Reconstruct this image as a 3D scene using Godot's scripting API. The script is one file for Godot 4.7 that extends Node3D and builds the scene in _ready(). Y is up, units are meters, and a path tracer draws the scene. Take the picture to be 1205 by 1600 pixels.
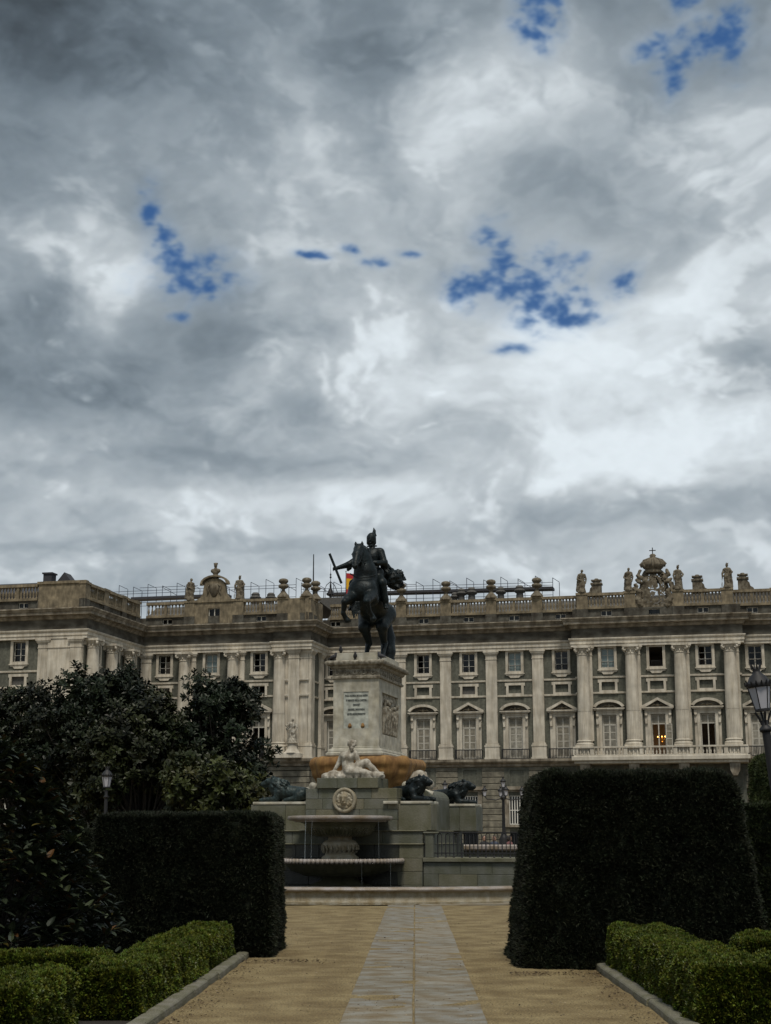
extends Node3D
# A square with an equestrian monument, clipped hedges and a long stone palace behind, under a broken overcast.

# ---------------------------------------------------------------- mesh builder (faces given counter-clockwise seen from outside)
class MB:
	var v := PackedVector3Array()
	var n := PackedVector3Array()
	var c := PackedColorArray()
	func tri(a: Vector3, b: Vector3, d: Vector3) -> void:
		var m := (b - a).cross(d - a).normalized()
		v.append(a); v.append(d); v.append(b)
		n.append(m); n.append(m); n.append(m)
	func trin(a: Vector3, b: Vector3, d: Vector3, na: Vector3, nb: Vector3, nd: Vector3) -> void:
		v.append(a); v.append(d); v.append(b)
		n.append(na); n.append(nd); n.append(nb)
	func quad(a: Vector3, b: Vector3, d: Vector3, e: Vector3) -> void:
		tri(a, b, d); tri(a, d, e)
	func bb(p: Vector3, q: Vector3) -> void:
		var a := Vector3(p.x, p.y, q.z); var b := Vector3(q.x, p.y, q.z)
		var d := Vector3(q.x, q.y, q.z); var e := Vector3(p.x, q.y, q.z)
		var a2 := Vector3(p.x, p.y, p.z); var b2 := Vector3(q.x, p.y, p.z)
		var d2 := Vector3(q.x, q.y, p.z); var e2 := Vector3(p.x, q.y, p.z)
		quad(a, b, d, e); quad(b2, a2, e2, d2); quad(b, b2, d2, d); quad(a2, a, e, e2); quad(e, d, d2, e2); quad(a2, b2, b, a)
	func box(m: Vector3, s: Vector3) -> void:
		bb(m - s / 2, m + s / 2)
	# box with chamfered edges
	func cbox(p: Vector3, q: Vector3, k: float) -> void:
		var m := (p + q) / 2; var h := (q - p) / 2
		k = minf(k, minf(h.x, minf(h.y, h.z)) * 0.9)
		var i := h - Vector3(k, k, k)
		for s in [-1.0, 1.0]:
			for ax in 3:
				var e := Vector3.ZERO; e[ax] = s
				var a1 := Vector3.ZERO; a1[(ax + 1) % 3] = 1
				var a2 := Vector3.ZERO; a2[(ax + 2) % 3] = 1
				if s < 0: a2 = -a2
				var o := m + e * h[ax]
				var u := a1 * i[(ax + 1) % 3]; var w := a2 * i[(ax + 2) % 3]
				quad(o - u - w, o + u - w, o + u + w, o - u + w)
		for ax in 3:
			var l := Vector3.ZERO; l[ax] = 1
			var y := (ax + 1) % 3; var z := (ax + 2) % 3
			for sy in [-1.0, 1.0]:
				for sz in [-1.0, 1.0]:
					var ey := Vector3.ZERO; ey[y] = sy
					var ez := Vector3.ZERO; ez[z] = sz
					var pa := m + ey * h[y] + ez * i[z]; var pb := m + ey * i[y] + ez * h[z]
					var d := l * i[ax]
					_edge(pa, pb, d, ey + ez)
		for sx in [-1.0, 1.0]:
			for sy in [-1.0, 1.0]:
				for sz in [-1.0, 1.0]:
					var A := m + Vector3(sx * h.x, sy * i.y, sz * i.z)
					var B := m + Vector3(sx * i.x, sy * h.y, sz * i.z)
					var C := m + Vector3(sx * i.x, sy * i.y, sz * h.z)
					if sx * sy * sz > 0: tri(A, B, C)
					else: tri(A, C, B)
	func _edge(pa: Vector3, pb: Vector3, d: Vector3, out: Vector3) -> void:
		var m := (pa - d - (pa + d)).cross(pb - (pa + d))
		if m.dot(out) > 0: quad(pa + d, pa - d, pb - d, pb + d)
		else: quad(pa - d, pa + d, pb + d, pb - d)
	# profile of (radius, y) from bottom to top, turned about y; sx, sz squash it; flutes scallop it
	func lathe(prof: Array, seg: int, o := Vector3.ZERO, sx := 1.0, sz := 1.0, a0 := 0.0, a1 := TAU) -> void:
		var ns := []
		for i in prof.size():
			var p: Vector2 = prof[maxi(i - 1, 0)]; var q: Vector2 = prof[mini(i + 1, prof.size() - 1)]
			ns.append(Vector2(q.y - p.y, p.x - q.x).normalized())
		for i in prof.size() - 1:
			var p: Vector2 = prof[i]; var q: Vector2 = prof[i + 1]
			var np: Vector2 = ns[i]; var nq: Vector2 = ns[i + 1]
			var nf := Vector2(q.y - p.y, p.x - q.x).normalized()
			if np.dot(nf) < 0.8: np = nf
			if nq.dot(nf) < 0.8: nq = nf
			for j in seg:
				var t := a0 + (a1 - a0) * j / seg; var u := a0 + (a1 - a0) * (j + 1) / seg
				var ct := Vector3(sin(t) * sx, 0, cos(t) * sz); var cu := Vector3(sin(u) * sx, 0, cos(u) * sz)
				var nt := Vector3(sin(t) / sx, 0, cos(t) / sz).normalized(); var nu := Vector3(sin(u) / sx, 0, cos(u) / sz).normalized()
				var A := o + ct * p.x + Vector3(0, p.y, 0); var B := o + cu * p.x + Vector3(0, p.y, 0)
				var C := o + cu * q.x + Vector3(0, q.y, 0); var D := o + ct * q.x + Vector3(0, q.y, 0)
				var nA := nt * np.x + Vector3(0, np.y, 0); var nB := nu * np.x + Vector3(0, np.y, 0)
				var nC := nu * nq.x + Vector3(0, nq.y, 0); var nD := nt * nq.x + Vector3(0, nq.y, 0)
				if p.x > 0.0001: trin(A, B, C, nA, nB, nC)
				if q.x > 0.0001: trin(A, C, D, nA, nC, nD)
	func tube(pts: Array, rs: Array, seg := 6) -> void:
		var px := []
		for i in pts.size():
			var d: Vector3 = (pts[mini(i + 1, pts.size() - 1)] - pts[maxi(i - 1, 0)]).normalized()
			var u := d.cross(Vector3.UP if absf(d.y) < 0.95 else Vector3.RIGHT).normalized()
			px.append([u, d.cross(u).normalized()])
		for i in pts.size() - 1:
			for j in seg:
				var t := TAU * j / seg; var w := TAU * (j + 1) / seg
				var n1: Vector3 = px[i][0] * cos(t) + px[i][1] * sin(t); var n2: Vector3 = px[i][0] * cos(w) + px[i][1] * sin(w)
				var n3: Vector3 = px[i + 1][0] * cos(w) + px[i + 1][1] * sin(w); var n4: Vector3 = px[i + 1][0] * cos(t) + px[i + 1][1] * sin(t)
				var A: Vector3 = pts[i] + n1 * rs[i]; var B: Vector3 = pts[i] + n2 * rs[i]
				var C: Vector3 = pts[i + 1] + n3 * rs[i + 1]; var D: Vector3 = pts[i + 1] + n4 * rs[i + 1]
				trin(A, B, C, n1, n2, n3); trin(A, C, D, n1, n3, n4)
		for e in [0, pts.size() - 1]:
			for j in range(1, seg - 1):
				var q := []
				for m in [0, j, j + 1]: q.append(pts[e] + (px[e][0] * cos(TAU * m / seg) + px[e][1] * sin(TAU * m / seg)) * rs[e])
				if e == 0: tri(q[0], q[2], q[1])
				else: tri(q[0], q[1], q[2])
	# polygon in x,y (counter-clockwise) standing from z0 to z1
	func prism(poly: PackedVector2Array, z0: float, z1: float) -> void:
		if Geometry2D.is_polygon_clockwise(poly): poly.reverse()
		var ix := Geometry2D.triangulate_polygon(poly)
		for k in range(0, ix.size(), 3):
			var a := poly[ix[k]]; var b := poly[ix[k + 1]]; var d := poly[ix[k + 2]]
			if (b - a).cross(d - a) < 0:
				var s := b; b = d; d = s
			tri(Vector3(a.x, a.y, z1), Vector3(b.x, b.y, z1), Vector3(d.x, d.y, z1))
			tri(Vector3(a.x, a.y, z0), Vector3(d.x, d.y, z0), Vector3(b.x, b.y, z0))
		for k in poly.size():
			var a := poly[k]; var b := poly[(k + 1) % poly.size()]
			quad(Vector3(a.x, a.y, z0), Vector3(b.x, b.y, z0), Vector3(b.x, b.y, z1), Vector3(a.x, a.y, z1))
	# profile of (outward offset, y) carried along a plan line of (x, z); the outside lies to the right of its run as seen from above with z down
	func mould(plan: Array, prof: Array) -> void:
		var m := []
		for i in plan.size():
			var p: Vector2 = plan[i]
			var d0: Vector2 = (p - plan[i - 1]).normalized() if i > 0 else (plan[i + 1] - p).normalized()
			var d1: Vector2 = (plan[i + 1] - p).normalized() if i < plan.size() - 1 else d0
			var n0 := Vector2(-d0.y, d0.x); var n1 := Vector2(-d1.y, d1.x)
			m.append((n0 + n1) / (1.0 + n0.dot(n1)))
		for i in plan.size() - 1:
			for j in prof.size() - 1:
				var a: Vector2 = plan[i] + m[i] * prof[j].x; var b: Vector2 = plan[i + 1] + m[i + 1] * prof[j].x
				var d: Vector2 = plan[i + 1] + m[i + 1] * prof[j + 1].x; var e: Vector2 = plan[i] + m[i] * prof[j + 1].x
				quad(Vector3(a.x, prof[j].y, a.y), Vector3(b.x, prof[j].y, b.y), Vector3(d.x, prof[j + 1].y, d.y), Vector3(e.x, prof[j + 1].y, e.y))
	func add(o: MB, t: Transform3D) -> void:
		for i in o.v.size():
			v.append(t * o.v[i]); n.append((t.basis * o.n[i]).normalized())
	func mesh() -> ArrayMesh:
		var a := []; a.resize(Mesh.ARRAY_MAX)
		a[Mesh.ARRAY_VERTEX] = v; a[Mesh.ARRAY_NORMAL] = n
		if c.size() == v.size(): a[Mesh.ARRAY_COLOR] = c
		var m := ArrayMesh.new()
		m.add_surface_from_arrays(Mesh.PRIMITIVE_TRIANGLES, a)
		return m

# ---------------------------------------------------------------- smooth bodies: tapered capsules joined in a field, meshed as surface nets
class Body:
	var h: float; var o: Vector3; var nx: int; var ny: int; var nz: int
	var f := PackedFloat32Array()
	func _init(lo: Vector3, hi: Vector3, cell: float) -> void:
		h = cell; o = lo
		nx = int(ceil((hi.x - lo.x) / h)) + 1; ny = int(ceil((hi.y - lo.y) / h)) + 1; nz = int(ceil((hi.z - lo.z) / h)) + 1
		f.resize(nx * ny * nz); f.fill(1.0)
	func cap(a: Vector3, b: Vector3, ra: float, rb: float, k := 0.06, squash := Vector3.ONE) -> void:
		var r := maxf(ra, rb) / minf(squash.x, minf(squash.y, squash.z)) + k + 2 * h
		var lo := (Vector3(minf(a.x, b.x), minf(a.y, b.y), minf(a.z, b.z)) - o - Vector3(r, r, r)) / h
		var hi := (Vector3(maxf(a.x, b.x), maxf(a.y, b.y), maxf(a.z, b.z)) - o + Vector3(r, r, r)) / h
		var x0 := maxi(0, int(lo.x)); var x1 := mini(nx - 1, int(hi.x) + 1)
		var y0 := maxi(0, int(lo.y)); var y1 := mini(ny - 1, int(hi.y) + 1)
		var z0 := maxi(0, int(lo.z)); var z1 := mini(nz - 1, int(hi.z) + 1)
		var A := a * squash; var ab := (b - a) * squash; var l2 := maxf(ab.length_squared(), 1e-9); var dr := rb - ra
		for z in range(z0, z1 + 1):
			for y in range(y0, y1 + 1):
				var at := (z * ny + y) * nx
				var p := Vector3(o.x + x0 * h, o.y + y * h, o.z + z * h) * squash - A
				var dx := h * squash.x
				for x in range(x0, x1 + 1):
					var t := clampf(p.dot(ab) / l2, 0.0, 1.0)
					var d := (p - ab * t).length() - ra - dr * t
					var g := f[at + x]
					if d < g + k:
						var e := maxf(k - absf(d - g), 0.0)
						f[at + x] = minf(d, g) - e * e * 0.25 / k
					p.x += dx
	func chain(pts: Array, rs: Array, k := 0.06) -> void:
		for i in pts.size() - 1: cap(pts[i], pts[i + 1], rs[i], rs[i + 1], k)
	func rough(noise: FastNoiseLite, amp: float, lo := Vector3(-99, -99, -99), hi := Vector3(99, 99, 99)) -> void:
		var i := 0
		for z in nz:
			for y in ny:
				for x in nx:
					if absf(f[i]) < 3 * h + amp:
						var p := Vector3(o.x + x * h, o.y + y * h, o.z + z * h)
						if p.x > lo.x and p.y > lo.y and p.z > lo.z and p.x < hi.x and p.y < hi.y and p.z < hi.z:
							f[i] += noise.get_noise_3dv(p) * amp
					i += 1
	func build() -> MB:
		var out := MB.new()
		var idx := PackedInt32Array(); idx.resize(f.size()); idx.fill(-1)
		var vs := PackedVector3Array(); var ns := PackedVector3Array(); var cells := PackedInt32Array()
		var sx := 1; var sy := nx; var sz := nx * ny
		var cut := 1.9 * h
		var offs := [0, sx, sy, sx + sy, sz, sx + sz, sy + sz, sx + sy + sz]
		var co := [Vector3(0, 0, 0), Vector3(1, 0, 0), Vector3(0, 1, 0), Vector3(1, 1, 0), Vector3(0, 0, 1), Vector3(1, 0, 1), Vector3(0, 1, 1), Vector3(1, 1, 1)]
		var ed := [[0, 1], [2, 3], [4, 5], [6, 7], [0, 2], [1, 3], [4, 6], [5, 7], [0, 4], [1, 5], [2, 6], [3, 7]]
		for z in nz - 1:
			for y in ny - 1:
				var row := (z * ny + y) * nx
				for x in nx - 1:
					var i := row + x
					if absf(f[i]) > cut: continue
					var s := 0
					for k in 8:
						if f[i + offs[k]] < 0.0: s += 1
					if s == 0 or s == 8: continue
					var sum := Vector3.ZERO; var cnt := 0
					for e in ed:
						var fa := f[i + offs[e[0]]]; var fb := f[i + offs[e[1]]]
						if (fa < 0.0) != (fb < 0.0):
							sum += (co[e[0]] as Vector3).lerp(co[e[1]], fa / (fa - fb)); cnt += 1
					idx[i] = vs.size(); cells.append(i)
					vs.append(o + (Vector3(x, y, z) + sum / cnt) * h)
					ns.append(Vector3(f[i + 1] + f[i + 1 + sy] + f[i + 1 + sz] + f[i + 1 + sy + sz] - f[i] - f[i + sy] - f[i + sz] - f[i + sy + sz], f[i + sy] + f[i + sy + sx] + f[i + sy + sz] + f[i + sy + sx + sz] - f[i] - f[i + sx] - f[i + sz] - f[i + sx + sz], f[i + sz] + f[i + sz + sx] + f[i + sz + sy] + f[i + sz + sx + sy] - f[i] - f[i + sx] - f[i + sy] - f[i + sx + sy]).normalized())
		for i in cells:
			for ax in 3:
				var s: int = [sx, sy, sz][ax]; var p: int = [sy, sz, sx][ax]; var q: int = [sz, sx, sy][ax]
				var fa := f[i]; var fb := f[i + s]
				if (fa < 0.0) == (fb < 0.0): continue
				if i - p - q < 0: continue
				var a := idx[i]; var b := idx[i - p]; var d := idx[i - p - q]; var e := idx[i - q]
				if a < 0 or b < 0 or d < 0 or e < 0: continue
				if fa < 0.0:
					out.trin(vs[a], vs[b], vs[d], ns[a], ns[b], ns[d]); out.trin(vs[a], vs[d], vs[e], ns[a], ns[d], ns[e])
				else:
					out.trin(vs[a], vs[d], vs[b], ns[a], ns[d], ns[b]); out.trin(vs[a], vs[e], vs[d], ns[a], ns[e], ns[d])
		return out

# ---------------------------------------------------------------- naming and placing
var M := {}          # materials
var used := {}
var rng := RandomNumberGenerator.new()

func numbered(called: String) -> String:
	var k: int = used.get(called, 0)
	used[called] = k + 1
	return called if k == 0 else "%s_%03d" % [called, k]

func tag(o: Node, label: String, category: String, group := "") -> void:
	o.set_meta("label", label); o.set_meta("category", category)
	if group: o.set_meta("group", group)

func thing(called: String, label: String, category: String, t := Transform3D.IDENTITY, group := "") -> Node3D:
	var o := Node3D.new()
	o.name = numbered(called); o.transform = t
	add_child(o)
	tag(o, label, category, group)
	return o

func put(parent: Node, called: String, m: Mesh, material: Material, t := Transform3D.IDENTITY) -> MeshInstance3D:
	var o := MeshInstance3D.new()
	o.name = called; o.mesh = m; o.material_override = material; o.transform = t
	parent.add_child(o, true)
	return o

func one(called: String, m: Mesh, material: Material, label: String, category: String, t := Transform3D.IDENTITY, group := "") -> MeshInstance3D:
	var o := put(self, numbered(called), m, material, t)
	tag(o, label, category, group)
	return o

func setting(called: String, m: Mesh, material: Material, t := Transform3D.IDENTITY) -> MeshInstance3D:
	var o := put(self, numbered(called), m, material, t)
	o.set_meta("kind", "structure")
	return o

func at(x: float, y: float, z: float, turn := 0.0) -> Transform3D:
	return Transform3D(Basis(Vector3.UP, turn), Vector3(x, y, z))

func copies(parent: Node, called: String, m: Mesh, material: Material, list: Array, cols := PackedColorArray()) -> MultiMeshInstance3D:
	var mm := MultiMesh.new()
	mm.transform_format = MultiMesh.TRANSFORM_3D
	mm.use_colors = cols.size() == list.size()
	mm.mesh = m; mm.instance_count = list.size()
	for i in list.size():
		mm.set_instance_transform(i, list[i])
		if mm.use_colors: mm.set_instance_color(i, cols[i])
	var o := MultiMeshInstance3D.new()
	o.name = called; o.multimesh = mm; o.material_override = material
	o.set_meta("kind", "stuff")
	parent.add_child(o, true)
	return o

# ---------------------------------------------------------------- materials
func ntex(sd: int, freq: float, oct: int, a: Color, b: Color, size := 512, cell := false, mid := 0.5) -> NoiseTexture2D:
	var nz := FastNoiseLite.new()
	nz.seed = sd; nz.frequency = freq; nz.fractal_octaves = oct
	nz.noise_type = FastNoiseLite.TYPE_CELLULAR if cell else FastNoiseLite.TYPE_SIMPLEX_SMOOTH
	var g := Gradient.new()
	g.set_color(0, a); g.set_color(1, b); g.set_offset(0, maxf(0.0, mid - 0.38)); g.set_offset(1, minf(1.0, mid + 0.38))
	var t := NoiseTexture2D.new()
	t.width = size; t.height = size; t.seamless = true; t.noise = nz; t.color_ramp = g
	return t

func mat(lin: Color, rough: float, tex: Texture2D = null, scale := Vector3.ONE, bump: Texture2D = null, depth := 0.0) -> StandardMaterial3D:
	var m := StandardMaterial3D.new()
	m.albedo_color = lin.linear_to_srgb(); m.roughness = rough
	if tex or bump:
		m.uv1_triplanar = true; m.uv1_world_triplanar = true; m.uv1_scale = scale
	if tex: m.albedo_texture = tex
	if bump:
		m.heightmap_enabled = true; m.heightmap_texture = bump; m.heightmap_scale = depth
	return m

func layered(m: StandardMaterial3D, tex: Texture2D, scale: Vector3) -> StandardMaterial3D:
	m.detail_enabled = true; m.detail_albedo = tex; m.detail_blend_mode = BaseMaterial3D.BLEND_MODE_MUL
	m.detail_uv_layer = BaseMaterial3D.DETAIL_UV_2
	m.uv2_triplanar = true; m.uv2_world_triplanar = true; m.uv2_scale = scale
	return m

func make_materials() -> void:
	var g := func(x: float) -> Color: return Color(x, x, x)
	var soft := ntex(11, 0.008, 5, g.call(0.72), g.call(1.0))
	var fine := ntex(12, 0.03, 4, g.call(0.8), g.call(1.0))
	var streak := ntex(13, 0.012, 5, g.call(0.70), g.call(1.0), 512, false, 0.36)
	var grime := ntex(14, 0.010, 6, Color(0.50, 0.46, 0.41), g.call(1.0), 512, false, 0.36)
	var relief := ntex(15, 0.03, 5, g.call(0.0), g.call(1.0))
	var speck := ntex(16, 0.12, 3, g.call(0.62), g.call(1.0))
	var moss := ntex(17, 0.008, 5, Color(0.76, 0.76, 0.62), Color(1.0, 0.99, 0.97), 512, false, 0.45)
	var rust := ntex(18, 0.012, 5, Color(0.74, 0.66, 0.50), g.call(1.0), 512, false, 0.38)
	M.pale = layered(mat(Color(0.68, 0.63, 0.53), 0.9, ntex(41, 0.008, 5, g.call(0.84), g.call(1.0)), Vector3(0.13, 0.13, 0.13), relief, 0.6), ntex(42, 0.012, 5, Color(0.80, 0.78, 0.75), g.call(1.0), 512, false, 0.36), Vector3(0.35, 0.05, 0.35))
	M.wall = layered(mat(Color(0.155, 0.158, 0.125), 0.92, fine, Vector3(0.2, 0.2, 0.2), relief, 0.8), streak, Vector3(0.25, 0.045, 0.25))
	M.cornice = layered(mat(Color(0.44, 0.395, 0.315), 0.92, soft, Vector3(0.2, 0.2, 0.2), relief, 0.8), grime, Vector3(0.22, 0.10, 0.22))
	M.frieze = layered(mat(Color(0.165, 0.155, 0.128), 0.93, soft, Vector3(0.12, 0.12, 0.12), relief, 0.8), grime, Vector3(0.10, 0.16, 0.10))
	M.gold = layered(mat(Color(0.31, 0.255, 0.168), 0.92, soft, Vector3(0.25, 0.25, 0.25), relief, 0.8), streak, Vector3(0.5, 0.1, 0.5))
	M.attic = layered(mat(Color(0.125, 0.12, 0.10), 0.93, fine, Vector3(0.2, 0.2, 0.2), relief, 0.8), grime, Vector3(0.2, 0.12, 0.2))
	M.course = layered(mat(Color(0.30, 0.275, 0.21), 0.92, soft, Vector3(0.25, 0.25, 0.25), relief, 1.0), streak, Vector3(0.2, 0.1, 0.2))
	M.statue = layered(mat(Color(0.235, 0.205, 0.15), 0.93, fine, Vector3(0.6, 0.6, 0.6), relief, 0.8), grime, Vector3(0.5, 0.3, 0.5))
	M.white_stone = layered(mat(Color(0.60, 0.57, 0.49), 0.8, fine, Vector3(0.7, 0.7, 0.7), relief, 0.5), grime, Vector3(0.8, 0.5, 0.8))
	M.shutter = mat(Color(0.62, 0.59, 0.51), 0.6, fine, Vector3(0.5, 0.5, 0.5))
	M.shutter_panel = mat(Color(0.33, 0.30, 0.235), 0.65, soft, Vector3(0.4, 0.4, 0.4)); M.shutter_b = mat(Color(0.40, 0.375, 0.31), 0.6, soft, Vector3(0.4, 0.4, 0.4)); M.shutter_c = mat(Color(0.28, 0.265, 0.22), 0.65, soft, Vector3(0.4, 0.4, 0.4))
	M.grille = mat(Color(0.70, 0.68, 0.62), 0.5)
	M.room = mat(Color(0.35, 0.30, 0.24), 0.9)
	M.iron = mat(Color(0.012, 0.012, 0.014), 0.6, fine, Vector3(2, 2, 2))
	M.pipe = mat(Color(0.03, 0.035, 0.06), 0.5)
	M.slate = mat(Color(0.045, 0.045, 0.052), 0.7, fine, Vector3(0.3, 0.3, 0.3))
	M.lead = mat(Color(0.11, 0.105, 0.095), 0.8, fine, Vector3(0.3, 0.3, 0.3))
	var glass := StandardMaterial3D.new()
	glass.albedo_color = Color(0.05, 0.065, 0.075); glass.roughness = 0.06; glass.metallic_specular = 0.4
	M.glass = glass
	var curtain := mat(Color(0.20, 0.26, 0.26), 0.25); M.curtain = curtain
	M.bronze = layered(mat(Color(0.017, 0.031, 0.037), 0.48, ntex(21, 0.02, 4, Color(0.55, 0.55, 0.55), Color(1.0, 1.0, 1.0)), Vector3(0.9, 0.9, 0.9), relief, 0.6), ntex(22, 0.02, 5, Color(0.75, 0.7, 0.65), Color(1.0, 1.0, 1.0), 256), Vector3(1.2, 0.3, 1.2))
	M.bronze.metallic = 0.3; M.bronze.metallic_specular = 0.4
	M.verdigris = M.bronze.duplicate(); M.verdigris.albedo_color = Color(0.05, 0.085, 0.09).linear_to_srgb()
	# the monument
	M.marble = layered(mat(Color(0.58, 0.56, 0.475), 0.7, soft, Vector3(0.5, 0.5, 0.5), relief, 0.3), ntex(23, 0.010, 5, Color(0.84, 0.82, 0.77), Color(1, 1, 1), 512, false, 0.40), Vector3(0.7, 0.22, 0.7))
	M.marble_cool = layered(mat(Color(0.50, 0.53, 0.53), 0.65, soft, Vector3(0.5, 0.5, 0.5), relief, 0.3), ntex(24, 0.010, 5, Color(0.62, 0.62, 0.62), Color(1, 1, 1), 512, false, 0.40), Vector3(1.1, 0.14, 1.1))
	M.ochre = layered(mat(Color(0.40, 0.245, 0.085), 0.8, ntex(25, 0.010, 5, Color(0.74, 0.68, 0.6), Color(1, 1, 1)), Vector3(0.6, 0.25, 0.6), relief, 0.4), ntex(26, 0.012, 5, Color(0.70, 0.64, 0.58), Color(1, 1, 1)), Vector3(0.8, 0.2, 0.8))
	var granites := [Color(0.20, 0.205, 0.172), Color(0.225, 0.222, 0.172), Color(0.18, 0.192, 0.17), Color(0.245, 0.235, 0.178), Color(0.19, 0.205, 0.188)]
	M.granite = []
	for i in granites.size():
		M.granite.append(layered(mat(granites[i], 0.75, speck, Vector3(0.9, 0.9, 0.9), relief, 0.4), moss, Vector3(0.35 + 0.04 * i, 0.22, 0.4)))
	M.basin = layered(mat(Color(0.46, 0.425, 0.33), 0.6, speck, Vector3(0.9, 0.9, 0.9), relief, 0.6), rust, Vector3(0.6, 0.35, 0.6))
	M.coping = layered(mat(Color(0.50, 0.46, 0.445), 0.5, speck, Vector3(0.8, 0.8, 0.8), relief, 0.4), rust, Vector3(0.3, 0.3, 0.3))
	M.wet = layered(mat(Color(0.14, 0.14, 0.10), 0.35, soft, Vector3(0.8, 0.8, 0.8), relief, 0.5), moss, Vector3(0.8, 0.2, 0.8))
	M.weathered_shade = layered(mat(Color(0.46, 0.43, 0.35), 0.85, soft, Vector3(0.9, 0.9, 0.9), relief, 0.4), grime, Vector3(1.3, 0.9, 1.3))  # lichen and soot tone, with the shade of cap and relief painted in
	M.algae_shade = layered(mat(Color(0.045, 0.048, 0.038), 0.45, speck, Vector3(0.9, 0.9, 0.9), relief, 0.5), moss, Vector3(0.6, 0.25, 0.6))  # wet algae, with the shade under the bowls painted into the dark tone
	M.slime = mat(Color(0.012, 0.014, 0.010), 0.3, fine, Vector3(1, 0.3, 1))
	# the ground
	M.sand = layered(mat(Color(0.42, 0.325, 0.155), 0.95, ntex(31, 0.06, 5, g.call(0.66), g.call(1.0), 1024), Vector3(0.5, 0.5, 0.5), ntex(32, 0.05, 5, g.call(0), g.call(1), 1024), 2.2), ntex(33, 0.016, 6, Color(0.74, 0.70, 0.64), g.call(1.0), 512, false, 0.40), Vector3(0.16, 0.16, 0.16))
	M.soil = mat(Color(0.035, 0.028, 0.02), 0.95, speck, Vector3(1, 1, 1), relief, 2.0)
	M.asphalt = mat(Color(0.07, 0.07, 0.07), 0.9, speck, Vector3(0.5, 0.5, 0.5))
	M.slab = []
	for c in [Color(0.285, 0.275, 0.235), Color(0.265, 0.258, 0.222), Color(0.305, 0.288, 0.238), Color(0.275, 0.27, 0.242)]:
		M.slab.append(layered(mat(c, 0.8, ntex(34, 0.15, 4, g.call(0.78), g.call(1.0)), Vector3(1, 1, 1), relief, 0.4), ntex(35, 0.01, 5, Color(0.80, 0.70, 0.54), g.call(1.0), 512, false, 0.45), Vector3(0.45, 0.45, 0.45)))
	M.kerb = layered(mat(Color(0.29, 0.28, 0.235), 0.85, speck, Vector3(0.9, 0.9, 0.9), relief, 0.8), moss, Vector3(0.5, 0.5, 0.5))
	var water := StandardMaterial3D.new()
	water.albedo_color = Color(0.03, 0.04, 0.03); water.roughness = 0.06
	water.normal_enabled = false
	M.water = water
	var leaf := func(c: Color, rough: float, back: Color) -> StandardMaterial3D:
		var m := StandardMaterial3D.new()
		m.albedo_color = c.linear_to_srgb(); m.roughness = rough; m.vertex_color_use_as_albedo = true
		m.backlight_enabled = true; m.backlight = back.linear_to_srgb()
		m.cull_mode = BaseMaterial3D.CULL_DISABLED; m.metallic_specular = 0.35
		return m
	M.leaf = leaf.call(Color(1, 1, 1), 0.45, Color(0.01, 0.014, 0.004))
	M.yew = leaf.call(Color(1, 1, 1), 0.6, Color(0.003, 0.005, 0.002))
	M.box = leaf.call(Color(1, 1, 1), 0.45, Color(0.02, 0.035, 0.004))
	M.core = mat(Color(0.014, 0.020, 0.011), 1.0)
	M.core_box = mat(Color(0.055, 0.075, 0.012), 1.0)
	M.bark = mat(Color(0.05, 0.043, 0.035), 0.95, fine, Vector3(2, 0.5, 2), relief, 2.0)
	var frosted := mat(Color(0.42, 0.42, 0.46), 0.5); M.frosted = frosted
	M.red = mat(Color(0.42, 0.02, 0.025), 0.8); M.yellow = mat(Color(0.75, 0.40, 0.01), 0.8)
	M.skin = mat(Color(0.30, 0.18, 0.13), 0.6); M.hair = mat(Color(0.02, 0.015, 0.012), 0.7)
	M.black_cloth = mat(Color(0.02, 0.02, 0.022), 0.9); M.rose_cloth = mat(Color(0.16, 0.07, 0.07), 0.9); M.blue_cloth = mat(Color(0.05, 0.06, 0.09), 0.9)
	M.feather = mat(Color(0.03, 0.03, 0.035), 0.7)
	M.letter = mat(Color(0.035, 0.045, 0.045), 0.5)
	M.plaque = mat(Color(0.52, 0.545, 0.485), 0.55, soft, Vector3(1, 1, 1))

# ---------------------------------------------------------------- sky: a broken overcast, computed for every direction
const SKY_LIGHT := [
	[99, 112, 140, 136, 136, 146, 150, 150, 140],
	[104, 112, 148, 160, 142, 186, 183, 154, 146],
	[136, 156, 148, 168, 170, 190, 183, 160, 180],
	[142, 152, 168, 168, 178, 190, 173, 164, 184],
	[160, 183, 166, 168, 183, 178, 188, 186, 182],
	[144, 178, 156, 180, 194, 206, 228, 230, 190],
	[138, 148, 168, 180, 208, 216, 232, 224, 176],
	[168, 176, 166, 180, 190, 204, 234, 238, 228],
	[180, 192, 200, 202, 210, 192, 184, 184, 186],
	[184, 182, 182, 186, 190, 196, 192, 184, 182]]
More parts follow.
